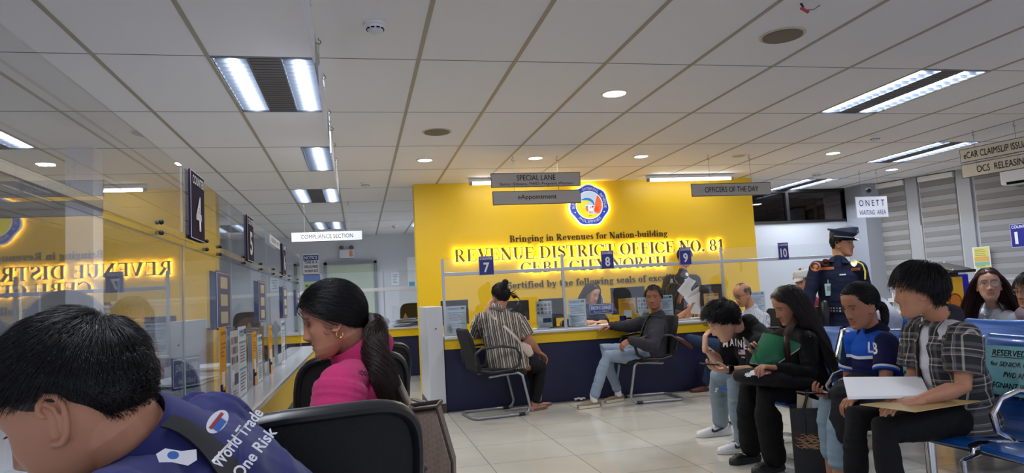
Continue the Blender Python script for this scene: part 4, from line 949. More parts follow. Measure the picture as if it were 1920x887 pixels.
q = onpl = rw(1.88, 1.26, .10); t = tag(panel('yellow_notice', q, RWd, UZ, .22, .36, .003, PAPER, None), 'tall yellow and orange striped notice on the post right of the lectern', 'notice')
for z, m, h in ((.03, mat('notice_yellow', srgb(222, 214, 90), .5), .28), (.01, mat('notice_orange', srgb(226, 170, 60), .5), .06), (-.055, mat('notice_teal', srgb(120, 180, 170), .5), .05)): patch('band', q+UZ*z, RWd, UZ, .19, h, m, t, .002, 1 if h > .1 else 2)
rows(q+UZ*.0, RWd, UZ, .19, .3, t, 12, 3, mat('olive_print', srgb(120, 120, 50), .6))
t = thing('air_conditioner', 'white wall air conditioner at the right edge under the ceiling signs', 'air conditioner', rw(2.75, 2.3, .1))
b = MB(); rwbox(b, 2.3, 3.3, .08, .32, 2.22, 2.54); obj('body', b, WHITE, t, .03); b = MB(); rwbox(b, 2.38, 3.22, .20, .325, 2.225, 2.26); obj('outlet', b, INK, t)
b = MB(); b.tube([rw(2.6, 2.22, .06), rw(2.6, 1.6, .05), rw(2.62, 1.0, .05)], .01, n=8); obj('cable', b, OFFW, t)
t = thing('low_table', 'dark low table frame behind the blue benches beside the pillar', 'table', (5.6, 7.2, 0))
obj('table_top', MB().box(5.2, 6.3, 7.0, 7.4, .60, .63), BLACK, t, .004)
for x in (5.25, 6.25):
    for y in (7.05, 7.35): obj('leg', MB().box(x-.015, x+.015, y-.015, y+.015, 0, .6), BLACK, t)
# cubicle furniture behind the left screens
cub = mat('cubicle_grey', srgb(150, 152, 160), .6, bump=.05, bscale=200)
for k, (x, y, w, h, ang, lab) in enumerate(((-2.2, 3.4, 1.3, 1.25, 0, 'grey cubicle panel behind the nearest left clerk'), (-3.0, 5.6, 1.6, 1.35, 0, 'wider grey cubicle panel farther behind the left screens'), (-1.9, 6.6, 1.2, 1.2, 0, 'grey cubicle panel behind the second left clerk'))):
    t = thing('cubicle_panel', lab, 'partition', (x, y, 0), 'grey cubicle panels'); obj('panel', MB().box(x-w/2, x+w/2, y-.02, y+.02, .08, h), cub, t); obj('cap', MB().box(x-w/2, x+w/2, y-.025, y+.025, h, h+.02), ALU, t)
    for s in (-1, 1): obj('foot', MB().box(x+s*(w/2-.06)-.02, x+s*(w/2-.06)+.02, y-.12, y+.12, 0, .08), ALU, t)
t = thing('filing_cabinet', 'grey steel filing cabinet against the left wall behind the screens', 'cabinet', (-3.6, 4.6, 0)); obj('body', MB().box(-4.0, -3.3, 4.3, 4.9, 0, 1.32), mat('cabinet_grey', srgb(160, 162, 168), .4), t, .006)
for k in range(4):
    d = obj('drawer', MB().box(-3.97, -3.33, 4.285, 4.3, .04+k*.32, .33+k*.32), mat('cabinet_front', srgb(172, 174, 180), .4), t, .004); obj('handle', MB().tube([(-3.72, 4.28, .2+k*.32), (-3.70, 4.262, .2+k*.32), (-3.60, 4.262, .2+k*.32), (-3.58, 4.28, .2+k*.32)], .006, n=8), ALU, d)
t = thing('office_desk', 'pale desk behind the nearest left clerk', 'desk', (-1.9, 4.6, 0)); obj('desktop', MB().box(-2.6, -1.5, 4.2, 4.9, .70, .73), OFFW, t, .004); obj('pedestal', MB().box(-2.58, -2.1, 4.25, 4.85, 0, .70), cub, t); obj('end_leg', MB().box(-1.54, -1.51, 4.25, 4.85, 0, .70), cub, t)
t = thing('reflection_box', 'tall white box standing in for a reflection, behind the left screens', 'reflection', (-2.6, 5.0, 0)); t2 = obj('reflection_strip', MB().box(-2.02, -1.84, 5.55, 5.75, 0, 2.36), mat('reflection_white', srgb(214, 214, 220), .6), t)  # solid box put where a pale reflection shows in the screens
# ================================================ PEOPLE: builders
def _hash(ix, iy, iz, s):
    h = (ix*374761393+iy*668265263+iz*2147483647+s*1274126177) & 0xffffffff
    h = ((h ^ (h >> 13))*1103515245) & 0xffffffff
    return ((h ^ (h >> 16)) & 0xffff)/32767.5-1
def vnoise(P, s=0):
    P = np.asarray(P, float); i = np.floor(P).astype(np.int64); f = P-i; f = f*f*(3-2*f); out = 0
    for dx in (0, 1):
        for dy in (0, 1):
            for dz in (0, 1):
                w = (f[:, 0] if dx else 1-f[:, 0])*(f[:, 1] if dy else 1-f[:, 1])*(f[:, 2] if dz else 1-f[:, 2])
                out = out+w*_hash(i[:, 0]+dx, i[:, 1]+dy, i[:, 2]+dz, s)
    return out
def get_co(me):
    a = np.empty(len(me.vertices)*3); me.vertices.foreach_get('co', a); return a.reshape(-1, 3)
def get_no(me):
    a = np.empty(len(me.vertices)*3); me.vertices.foreach_get('normal', a); return a.reshape(-1, 3)
def vox(mb, size, it=3, fac=.6):
    me = mb.mesh('tmp', smooth=False); o = bpy.data.objects.new('tmp', me); COL.objects.link(o)
    r = o.modifiers.new('r', 'REMESH'); r.mode = 'VOXEL'; r.voxel_size = size; r.use_smooth_shade = True
    if it: s = o.modifiers.new('s', 'SMOOTH'); s.iterations = it; s.factor = fac
    dg = bpy.context.evaluated_depsgraph_get(); out = bpy.data.meshes.new_from_object(o.evaluated_get(dg))
    bpy.data.objects.remove(o); bpy.data.meshes.remove(me); return out
def bone_coords(P, bones):
    """nearest bone: lateral coordinate, distance along, bone number"""
    best = np.full(len(P), 1e9); st = np.zeros((len(P), 3))
    for k, (a, b, side, rad) in enumerate(bones):
        a, b = np.array(a), np.array(b); d = b-a; L = np.linalg.norm(d); d = d/L; s = np.array(side, float); s = s-d*(s@d); s /= max(np.linalg.norm(s), 1e-6)
        q = P-a; t = np.clip(q@d, 0, L); dist = np.linalg.norm(q-t[:, None]*d, axis=1)/rad
        m = dist < best; best[m] = dist[m]; st[m, 0] = (q@s)[m]; st[m, 1] = (q@d)[m]; st[m, 2] = k
    return st
def cloth(name, mb, size, bones, m, parent, amp=.005, seed=0, it=2, fq=1.0, zmin=None):
    me = vox(mb, size, it); P = get_co(me); N = get_no(me); st = bone_coords(P, bones)
    g = np.stack([st[:, 0]*7+st[:, 2]*5, st[:, 1]*24, P[:, 2]*5], 1)*fq+seed*3.1
    d = amp*(.9*vnoise(P*13*fq+seed, seed)+1.0*(.5-np.abs(vnoise(g, seed+1)))+.5*(.4-np.abs(vnoise(g*np.array([1.6, 1.9, 2])+7, seed+2))))
    Q = P+N*d[:, None]
    if zmin is not None: Q[:, 2] = np.where(Q[:, 2] < zmin, zmin+(Q[:, 2]-zmin)*.05, Q[:, 2])
    me.vertices.foreach_set('co', Q.ravel())
    at_ = me.attributes.new('st', 'FLOAT_VECTOR', 'POINT'); at_.data.foreach_set('vector', st.ravel())
    me.update(); me.name = name; return obj(name, me, m, parent)
def nodes_of(m): return m.node_tree.nodes, m.node_tree.links.new
def fabric(name, col, pattern=None, rough=.85, c2=None, c3=None, weave=.15, sheen=.0):
    if name in _M: return _M[name]
    m = mat(name, col, rough, spec=.25, sheen=sheen, bump=weave, bscale=420)
    nt = m.node_tree; N = nt.nodes.new; L = nt.links.new; b = nt.nodes['Principled BSDF']
    if pattern:
        a = N('ShaderNodeAttribute'); a.attribute_name = 'st'; s = N('ShaderNodeSeparateXYZ'); L(a.outputs['Vector'], s.inputs[0])
        def ma(op, x, y=None):
            q = N('ShaderNodeMath'); q.operation = op
            for i, v in enumerate((x, y)):
                if v is None: continue
                if isinstance(v, (int, float)): q.inputs[i].default_value = v
                else: L(v, q.inputs[i])
            return q.outputs[0]
        def ramp(x, stops, interp='CONSTANT'):
            r = N('ShaderNodeValToRGB'); r.color_ramp.interpolation = interp; e = r.color_ramp.elements
            while len(e) > 1: e.remove(e[-1])
            e[0].position = stops[0][0]; e[0].color = stops[0][1]
            for p, c in stops[1:]: k = e.new(p); k.color = c
            L(x, r.inputs[0]); return r.outputs[0]
        def mixc(f, x, y, mode='MIX'):
            q = N('ShaderNodeMix'); q.data_type = 'RGBA'; q.blend_type = mode
            for i, v in ((0, f), (6, x), (7, y)):
                if isinstance(v, (int, float)) or isinstance(v, tuple): q.inputs[i].default_value = v
                else: L(v, q.inputs[i])
            return q.outputs[2]
        X, Y, Z = s.outputs
        if pattern == 'stripes':
            f = ma('FRACT', ma('ADD', ma('MULTIPLY', X, 1/.062), 50.0))
            k, g, w = srgb(34, 30, 30), srgb(96, 84, 76), srgb(206, 198, 190)
            L(ramp(f, [(0, g), (.18, k), (.24, w), (.34, k), (.40, g), (.50, k), (.54, w), (.60, g), (.66, w), (.76, k), (.84, g), (.92, w), (.96, k)]), b.inputs['Base Color'])
        if pattern == 'plaid':
            w = lambda q, n: ramp(ma('FRACT', ma('ADD', ma('MULTIPLY', q, 1/.095), n)), [(0, (.012, .012, .014, 1)), (.30, (.06, .058, .06, 1)), (.46, (.02, .02, .022, 1)), (.60, (.30, .27, .24, 1)), (.645, (.02, .02, .02, 1)), (.80, (.10, .09, .09, 1)), (.90, (.30, .28, .26, 1)), (.93, (.012, .012, .014, 1))])
            L(mixc(1.0, w(X, 50.3), w(Y, 50.0), 'ADD'), b.inputs['Base Color'])
        if pattern == 'polo':
            v = ma('SUBTRACT', Y, ma('MULTIPLY', ma('ABSOLUTE', X), .06))
            body = ramp(ma('MULTIPLY', v, 2.0), [(0, srgb(22, 28, 78)), (.46, srgb(226, 228, 236)), (.492, srgb(22, 84, 190))])
            L(mixc(ma('GREATER_THAN', Z, .5), body, srgb(22, 26, 66)), b.inputs['Base Color'])
        if pattern == 'print':
            n = N('ShaderNodeTexWave'); n.inputs['Scale'].default_value = 26; n.inputs['Distortion'].default_value = 9; L(a.outputs['Vector'], n.inputs['Vector'])
            L(ramp(n.outputs['Fac'], [(0, c2), (.34, col)], 'LINEAR'), b.inputs['Base Color'])
        if pattern == 'jacket_open':
            pass
    return m
def skin_mat(name, col):
    if name in _M: return _M[name]
    m = mat(name, col, .5, spec=.35, bump=.06, bscale=160)
    nt = m.node_tree; N = nt.nodes.new; L = nt.links.new; b = nt.nodes['Principled BSDF']
    a = N('ShaderNodeAttribute'); a.attribute_name = 'Col'; n = N('ShaderNodeTexNoise'); n.inputs['Scale'].default_value = 22; tc = N('ShaderNodeTexCoord'); L(tc.outputs['Object'], n.inputs['Vector'])
    mr = N('ShaderNodeMapRange'); mr.inputs[3].default_value = .88; mr.inputs[4].default_value = 1.1; L(n.outputs['Fac'], mr.inputs[0])
    cb = N('ShaderNodeCombineColor'); [L(mr.outputs[0], cb.inputs[k]) for k in range(3)]
    m1 = N('ShaderNodeMix'); m1.data_type = 'RGBA'; m1.blend_type = 'MULTIPLY'; m1.inputs[0].default_value = 1; m1.inputs[6].default_value = col; L(a.outputs['Color'], m1.inputs[7])
    m2 = N('ShaderNodeMix'); m2.data_type = 'RGBA'; m2.blend_type = 'MULTIPLY'; m2.inputs[0].default_value = 1; L(m1.outputs[2], m2.inputs[6]); L(cb.outputs[0], m2.inputs[7])
    L(m2.outputs[2], b.inputs['Base Color']); b.inputs['Subsurface Weight'].default_value = .08; b.inputs['Subsurface Radius'].default_value = (.012, .005, .003); b.inputs['Subsurface Scale'].default_value = 1
    return m
TAN = skin_mat('skin_tan', srgb(188, 134, 104)); LIGHT = skin_mat('skin_light', srgb(214, 166, 140)); DEEP = skin_mat('skin_deep', srgb(150, 98, 74)); MID = skin_mat('skin_mid', srgb(176, 122, 96))
HBLACK = mat('hair_black', srgb(17, 15, 17), .42, spec=.4); HBROWN = mat('hair_brown', srgb(62, 36, 26), .4); HDKB = mat('hair_dark_brown', srgb(34, 24, 22), .38); HRED = mat('hair_reddish', srgb(62, 30, 28), .38)

# ---- head, built in its own frame: x right, y forward, z up, metres
HZ = np.array([-.120, -.114, -.100, -.082, -.062, -.04, -.015, .01, .035, .06, .082, .098, .109, .114])
HW = np.array([.010, .030, .044, .054, .0605, .066, .0705, .073, .0745, .073, .066, .053, .033, .006])
HF = np.array([.062, .076, .083, .083, .082, .083, .083, .085, .088, .084, .071, .050, .022, -.005])
HB = np.array([.040, .018, -.005, -.028, -.052, -.073, -.088, -.097, -.101, -.099, -.088, -.068, -.042, -.012])
def g2(x, z, cx, cz, sx, sz): return np.exp(-((x-cx)/sx)**2-((z-cz)/sz)**2)
def face_relief(x, z, jaw=1.0):
    ax = np.abs(x)
    w = np.interp(z, [-.046, -.036, -.01, .012], [.0135, .0145, .008, .007]); h = np.interp(z, [-.054, -.047, -.036, -.01, .012, .026], [0, .013, .024, .0135, .006, 0])
    r = h*np.exp(-(x/w)**2)
    r += .006*g2(ax, z, .013, -.040, .007, .007)                 # nostril wings
    r += -.0100*g2(ax, z, .031, .004, .015, .0125)+.0052*g2(ax, z, .031, .002, .0105, .0075)   # sockets, lids
    r += .0036*g2(ax, z, .030, .024, .018, .006)                 # brow
    r += .0040*g2(ax, z, .045, -.026, .016, .016)                # cheek
    r += .0052*g2(x, z, 0, -.0625, .019, .0045)+.0056*g2(x, z, 0, -.0755, .016, .0050)-.0036*g2(x, z, 0, -.0688, .022, .0022)
    r += -.0030*g2(x, z, 0, -.088, .02, .005)+.0046*g2(x, z, 0, -.103, .018, .009)
    return r
def head_surf(x, z):
    w, f, b = np.interp(z, HZ, HW), np.interp(z, HZ, HF), np.interp(z, HZ, HB); c = (f+b)/2
    return c+(f-c)*(max(0, 1-abs(x/w)**2.35))**(1/2.35)+face_relief(np.array(x), np.array(z))
def head_mb(mb, M, ears=True, wide=1.0):
    zs = np.concatenate([np.linspace(-.120, -.05, 26), np.linspace(-.048, .03, 34), np.linspace(.034, .114, 18)]); n = 96; R = []
    from_np = lambda z, A: float(np.interp(z, HZ, A))
    for z in zs:
        w, f, b = from_np(z, HW)*wide, from_np(z, HF), from_np(z, HB); c = (f+b)/2; a = np.linspace(0, 2*PI, n, endpoint=False)
        ca, sa = np.cos(a), np.sin(a); e = 2/2.35
        x = w*np.sign(ca)*np.abs(ca)**e; y = c+(f-c)*np.sign(sa)*np.abs(sa)**e
        y = y+np.where(sa > 0, face_relief(x, np.full(n, z)), 0)*np.clip(sa*2.2, 0, 1)
        R.append([M @ Vector((x[k], y[k], z)) for k in range(n)])
    mb.rings(R)
    if ears:
        for s in (-1, 1):
            o = Vector((s*.0715*wide, -.006, -.008)); X, Y_, Z_ = Vector((s*1, -.32, 0)).normalized(), Vector((s*.25, 1, 0)).normalized(), Vector((0, -.18, 1)).normalized()
            P = [(-.001, .010, -.030), (.003, .0, -.034), (.006, -.008, -.026), (.008, -.014, -.010), (.010, -.016, .008), (.010, -.011, .023), (.009, .0, .030), (.007, .010, .025), (.004, .014, .014), (.003, .010, .006)]
            mb.tube([M @ (o+X*p[0]+Y_*p[1]+Z_*p[2]) for p in P], [.0055, .0058, .005, .0042, .004, .0042, .0042, .004, .0036, .003], n=8, rnd=True)
            mb.tube([M @ (o+X*p[0]+Y_*p[1]+Z_*p[2]) for p in ((.004, -.004, -.02), (.005, -.006, -.006), (.005, -.004, .010), (.004, .003, .02))], [(.0035), (.003), (.003), (.0028)], n=8, rnd=True)
            mb.tube([M @ (o+X*-.004+Z_*-.028), M @ (o+X*-.002+Y_*-.006), M @ (o+X*-.003+Z_*.022)], [(.012, .004), (.014, .004), (.012, .004)], side=(M.to_3x3() @ Y_), n=12, rnd=True)
def head_frame(c, look, up=(0, 0, 1), s=1.0):
    f = Vector(look).normalized(); u = Vector(up); u = (u-f*u.dot(f)).normalized(); r = f.cross(u)
    return Matrix(((r.x*s, f.x*s, u.x*s, c[0]), (r.y*s, f.y*s, u.y*s, c[1]), (r.z*s, f.z*s, u.z*s, c[2]), (0, 0, 0, 1)))
def paint_face(me, M, lips, brows=(.16, .12, .12), stubble=0):
    P = get_co(me); Mi = np.array(M.inverted()); q = P@Mi[:3, :3].T+Mi[:3, 3]
    x, y, z = q.T; C = np.ones((len(P), 4)); front = y > .045; ax = np.abs(x)
    def mixin(w, c):
        for k in range(3): C[:, k] = C[:, k]*(1-w)+c[k]*w
    inh = (np.abs(z) < .125) & (np.abs(y) < .13) & (ax < .085)
    if stubble: mixin(np.where(inh & (y > .0), np.clip((-.045-z)/.02, 0, 1)*stubble, 0), (.55, .5, .48))
    w = np.where(front & inh, np.clip(1-np.abs(ax-.0)/.026, 0, 1)**.3*np.clip(1.35-np.abs(z+.0688)/.0105, 0, 1), 0); mixin(w*.8, lips)
    w = np.where(front & inh, np.exp(-((z+.0688)/.0016)**2)*(ax < .024), 0); mixin(w*.7, (.3, .15, .13))
    bz = .0235+.004*np.sin(np.clip((ax-.012)/.034, 0, 1)*PI)
    w = np.where(front & inh & (ax > .011) & (ax < .05), np.exp(-((z-bz)/.0036)**4), 0); mixin(w*.85, brows)
    w = np.where(front & inh, np.exp(-((ax-.0085)/.0032)**2-((z+.0475)/.0026)**2), 0); mixin(np.clip(w*1.2, 0, 1), (.2, .1, .08))
    w = np.where(inh & front, g2(ax, z, .031, .006, .019, .013), 0); mixin(w*.22, (.6, .45, .42))
    w = np.where(inh, np.exp(-((ax-.045)/.02)**2-((z+.03)/.02)**2), 0); mixin(w*.15, (1.1, .8, .75))
    a = me.attributes.new('Col', 'FLOAT_COLOR', 'POINT'); a.data.foreach_set('color', C.ravel())
def eyes(M, parent, closed=0.0, s=1.0, gaze=0.0):
    ey = mat('eye_white', srgb(206, 200, 196), .25); ir = mat('eye_dark', srgb(24, 14, 12), .15); lash = mat('eyelash', srgb(18, 12, 12), .5)
    for sd in (-1, 1):
        x0 = sd*.031; ys = head_surf(x0, .003); h = .0046*(1-closed)
        b = MB()
        if h > .001:
            R = []
            for i in range(5):
                t = i/4; y = ys-.0018+.0034*math.sin(t*PI/2); k = math.cos(t*PI/2)
                R.append([M @ Vector((x0+.0125*k*math.cos(a), y-abs(math.cos(a))*k*.0025, .0025+h*k*math.sin(a)*(1 if math.sin(a) > 0 else .8))) for a in np.linspace(0, 2*PI, 16, endpoint=False)])
            b.rings(R, cap=False); e = obj('eye', b, ey, parent)
            b = MB(); c = M @ Vector((x0+gaze, ys+.0012, .003)); b.ball(c, (.0044*s, .0044*s, min(.0044, h*1.05)*s), 12, 8, M.to_3x3().normalized() if 0 else None); obj('iris', b, ir, e)
        b = MB(); P = [M @ Vector((x0+q*.0135, ys+.0016-abs(q)*.0035, .0030+h*(1-q*q)-.001*abs(q))) for q in np.linspace(-1, 1, 9)]
        b.tube(P, [.0006, .001, .0013, .0014, .0014, .0014, .0013, .001, .0006], n=6); obj('eyelash', b, lash, parent)
def glasses(M, parent, m, r=(.022, .017), lens=True):
    t = None; b = MB()
    for sd in (-1, 1):
        x0 = sd*.032; y = .094
        b.tube([M @ Vector((x0+r[0]*math.cos(a), y-abs(x0+r[0]*math.cos(a))*.12, -.001+r[1]*math.sin(a))) for a in np.linspace(0, 2*PI, 22, endpoint=False)], .0013, n=6, closed=True)
        b.tube([M @ Vector((sd*.054, .087, .004)), M @ Vector((sd*.073, .07, .006)), M @ Vector((sd*.079, .0, .004)), M @ Vector((sd*.078, -.012, -.008))], .0014, n=6)
    b.tube([M @ Vector((-.010, .094, .003)), M @ Vector((0, .097, .006)), M @ Vector((.010, .094, .003))], .0013, n=6)
    g = obj('glasses', b, m, parent)
    if lens:
        for sd in (-1, 1):
            x0 = sd*.032; b = MB(); P = [M @ Vector((x0+r[0]*math.cos(a), .094-abs(x0+r[0]*math.cos(a))*.12, -.001+r[1]*math.sin(a))) for a in np.linspace(0, 2*PI, 22, endpoint=False)]
            b.prism(P, (M.to_3x3() @ Vector((0, .0006, 0)))); obj('lens', b, acrylic('lens_glass', (.95, .95, .95, 1), .05), g)
    return g
# ---- hands
def hand_mb(mb, w, d, pn, side, curl=(.5, .5, .5, .5), thumb=.4, s=1.0, spread=.12, bend=0.0):
    """w wrist, d pointing direction, pn palm normal (palm faces that way), side +1 when the thumb is on d x pn"""
    d = Vector(d).normalized(); pn = Vector(pn); pn = (pn-d*pn.dot(d)).normalized(); x = d.cross(pn)*side      # x: toward the thumb
    w = Vector(w)
    mb.tube([w-d*.02*s, w+d*.02*s, w+d*.055*s, w+d*.085*s], [(.027*s, .019*s), (.032*s, .017*s), (.039*s, .0145*s), (.038*s, .012*s)], side=x, n=14, rnd=True)
    L = [(.042, .026, .021), (.047, .030, .022), (.044, .028, .021), (.034, .021, .018)]; X = [.0285, .0095, -.0095, -.0275]
    for k in range(4):
        c = curl[k] if hasattr(curl, '__len__') else curl
        p = w+d*(.086-.004*abs(k-1.2))*s+x*X[k]*s; a = 0; dirr = (d+x*(X[k]*spread*22)).normalized(); P = [p-d*.012*s, p]
        for j, l in enumerate(L[k]):
            a += c*(1.25, 1.5, 1.0)[j]; P.append(P[-1]+(dirr*math.cos(a)+pn*math.sin(a))*l*s)
        mb.tube(P, [.0088*s, .0090*s, .0082*s, .0075*s, .0066*s], n=8, rnd=True)
    p = w+d*.022*s+x*.026*s; t = (x*.75+d*.75+pn*(.25+thumb*.6)).normalized(); t2 = (x*(.35-thumb*.5)+d*.9+pn*(.2+thumb*.6)).normalized()
    mb.tube([p-x*.008*s, p+t*.036*s, p+t*.036*s+t2*.030*s, p+t*.036*s+t2*.054*s-x*thumb*.008*s], [.0135*s, .0112*s, .0096*s, .0082*s], n=8, rnd=True)
    return w+d*.075*s+pn*.02*s
# ---- the figure
def lerp(a, b, t): return Vector(a)*(1-t)+Vector(b)*t
def figure(label, J, look, up=(0, 0, 1), k=.9, skin=TAN, size=.0035, legs=True, arms=True, hands=None, hs=1.0, sleeve=1.0, fat=1.0, lips=(.8, .5, .48), closed=0, neckr=.052, wide=1.0, group=None, cat='person', stubble=0, gaze=0, eyes_on=True, earsize=1):
    J = {a: Vector(b) for a, b in J.items()}
    base = Vector((J['pel'].x, J['pel'].y, 0)); root = thing('person', label, cat, base, group)
    side = (J['shR']-J['shL']); side = side/side.length; M = head_frame(J['hd'], look, up, hs)
    b = MB(); head_mb(b, M, wide=wide)
    h0 = M @ Vector((0, -.030, -.055)); h1 = M @ Vector((0, -.022, -.01))
    b.tube([lerp(J['nk'], J['pel'], .10), J['nk'], lerp(J['nk'], h0, .55), h0, h1], [(neckr*1.5, neckr*1.1), (neckr*1.12, neckr*1.0), neckr*.98, neckr*1.0, neckr*.9], side=side, n=18, rnd=True)
    t = J['pel']-J['nk']
    b.tube([lerp(J['pel'], J['nk'], q) for q in (0, .35, .7, .9)], [(.12*k*fat, .08*k*fat), (.10*k*fat, .07*k*fat), (.12*k*fat, .08*k*fat), (.10*k, .055*k)], side=side, n=18, rnd=True)
    if arms:
        for s in 'LR':
            if 'el'+s not in J: continue
            sh, el, wr = J['sh'+s], J['el'+s], J['wr'+s]
            b.tube([lerp(J['nk'], J['pel'], .12), sh, lerp(sh, el, .4), el, lerp(el, wr, .3), wr], [.045*k, .048*k, .044*k*fat, .036*k*fat, .040*k*fat, (.027*k, .021*k)], n=14, rnd=True)
            hsps = (hands or {}).get(s, {}); d = Vector(hsps.get('d', wr-el)); pn = Vector(hsps.get('pn', (0, 0, -1)))
            # thumb side: for a left hand palm down, pointing forward, the thumb is toward the right
            sd = (-1 if s == 'L' else 1)*hsps.get('flip', 1)
            hand_mb(b, wr, d, pn, sd, hsps.get('curl', .45), hsps.get('thumb', .4), k*1.02)
    if legs:
        for s, q in (('L', -1), ('R', 1)):
            if 'kn'+s not in J: continue
            hip = J['pel']+side*q*.085*k; kn, an = J['kn'+s], J['an'+s]
            b.tube([hip, lerp(hip, kn, .5), kn, lerp(kn, an, .3), an, an-Vector((0, 0, .045))], [.070*k, .060*k, .045*k, .048*k, .032*k, .03*k], n=14, rnd=True)
    me = vox(b, size, 3, .5); paint_face(me, M, lips, stubble=stubble)
    me.name = 'body'; body = obj('body', me, skin, root)
    if eyes_on: eyes(M, body, closed, hs, gaze)
    return root, J, M, side, k
def torso_bones(J, side, arms=('L', 'R')):
    B = [(J['pel'], J['nk'], side, .17)]
    for s in arms: B += [(J['sh'+s], J['el'+s], side if abs((J['el'+s]-J['sh'+s]).normalized().dot(side)) < .8 else Vector((0, 0, 1)), .065), (J['el'+s], J['wr'+s], (0, 0, 1), .055)]
    return B
def shirt(fig, m, name='shirt', sleeve=.55, fat=1.0, size=.006, amp=.005, loose=1.0, down=.08, seed=1, arms='LR', fwd=None, belly=0, chest=0, extra=None, slv=1.0, zmin=None):
    """sleeve: 0..1 upper arm, 1..2 continues down the forearm"""
    root, J, M, side, k = fig; b = MB(); ax = (J['nk']-J['pel']).normalized(); fr = side.cross(ax) if True else None
    f = Vector(fwd).normalized() if fwd is not None else Vector((0, 0, 0))
    P = [J['pel']-ax*down*.5, J['pel']+ax*.02]+[lerp(J['pel'], J['nk'], q) for q in (.3, .55, .78, .93)]+[J['nk']+ax*.012]
    P[2] += f*belly; P[3] += f*(belly*.5+chest)
    W = [(.185*loose, .135), (.178*loose, .132), (.160*loose, .122), (.168, .122), (.168, .110), (.110, .085), (.066, .060)]
    b.tube(P, [(w*k*fat, d*k*fat) for w, d in W], side=side, n=26, rnd=True)
    for s in arms:
        sh, el, wr = J['sh'+s], J['el'+s], J['wr'+s]; nk = lerp(J['nk'], J['pel'], .09)
        b.tube([nk, lerp(nk, sh, .6), sh+(sh-J['nk']).normalized()*.0], [.055*k, .062*k, .066*k*fat], n=16, rnd=True)
        if sleeve <= 1:
            e = lerp(sh, el, sleeve); b.tube([sh, lerp(sh, e, .5), e], [.068*k*fat*slv, .066*k*fat*slv, .064*k*fat*slv], n=18, rnd=False)
            b.ball(sh, .068*k*fat)
        else:
            e = lerp(el, wr, sleeve-1)
            b.tube([sh, lerp(sh, el, .5), el, lerp(el, e, .5), e], [.068*k*fat*slv, .062*k*fat*slv, .056*k*fat*slv, .050*k*fat*slv, .038*k*fat*slv], n=18, rnd=True)
    if extra: extra(b)
    return cloth(name, b, size, torso_bones(J, side, tuple(arms)), m, root, amp, seed, zmin=zmin)
def trousers(fig, m, name='trousers', fat=1.0, length=1.0, flare=1.0, size=.006, amp=.006, seed=5, hipw=1.0, seat=None):
    root, J, M, side, k = fig; b = MB(); ax = (J['nk']-J['pel']).normalized()
    b.tube([J['pel']-Vector((0, 0, .03)), J['pel']+ax*.08], [(.165*k*hipw, .125*k), (.155*k*hipw, .115*k)], side=side, n=22, rnd=True); B = []
    for s, q in (('L', -1), ('R', 1)):
        hip = J['pel']+side*q*.085*k; kn, an = J['kn'+s], J['an'+s]; e = lerp(kn, an, length)
        P = [hip, lerp(hip, kn, .45), kn, lerp(kn, e, .35), lerp(kn, e, .75), e]
        b.tube(P, [.094*k*fat, .084*k*fat, .066*k*fat, .060*k*fat*flare, .054*k*fat*flare, .052*k*fat*flare], n=18, rnd=True)
        B += [(hip, kn, (0, 0, 1), 1), (kn, an, side, 1)]
    o = cloth(name, b, size, B, m, root, amp, seed)
    if seat:
        P = get_co(o.data); d = np.hypot(P[:, 0]-J['pel'].x, P[:, 1]-J['pel'].y); q = (d < .24) & (P[:, 2] < seat); P[q, 2] = seat; o.data.vertices.foreach_set('co', P.ravel()); o.data.update()
    return o
def collar(fig, m, h=.042, r=.062, open_=.5, name='collar', lean=.0, flare=1.5):
    root, J, M, side, k = fig; ax = (M @ Vector((0, -.03, -.055))-J['nk']).normalized(); f = (M.to_3x3() @ Vector((0, 1, 0))); f = side.cross(ax)
    if f.dot(M.to_3x3() @ Vector((0, 1, 0))) < 0: f = -f
    s = ax.cross(f).normalized(); f = s.cross(ax); G = []
    for rr, hh in ((.95, -.012), (.96, h*.6), (1.04, h), (1.2, h*.7), (flare, -h*.25)):
        G.append([J['nk']+ax*(hh+.006-.02*max(0, math.cos(a))*(1 if hh > 0 else 2.2))+(f*math.cos(a)+s*math.sin(a))*r*k*rr for a in np.linspace(open_, 2*PI-open_, 24)])
    return obj(name, MB().sheet(G, .003), m, root)
def cuff(fig, a, b_, t, r, m, w=.012, name='cuff_band'):
    root, J, M, side, k = fig; A, B_ = J[a] if isinstance(a, str) else a, J[b_] if isinstance(b_, str) else b_; d = (B_-A).normalized(); p = lerp(A, B_, t)
    return obj(name, MB().tube([p-d*w/2, p-d*w*.3, p+d*w*.3, p+d*w/2], [r*.97, r, r, r*.97], n=24), m, root)
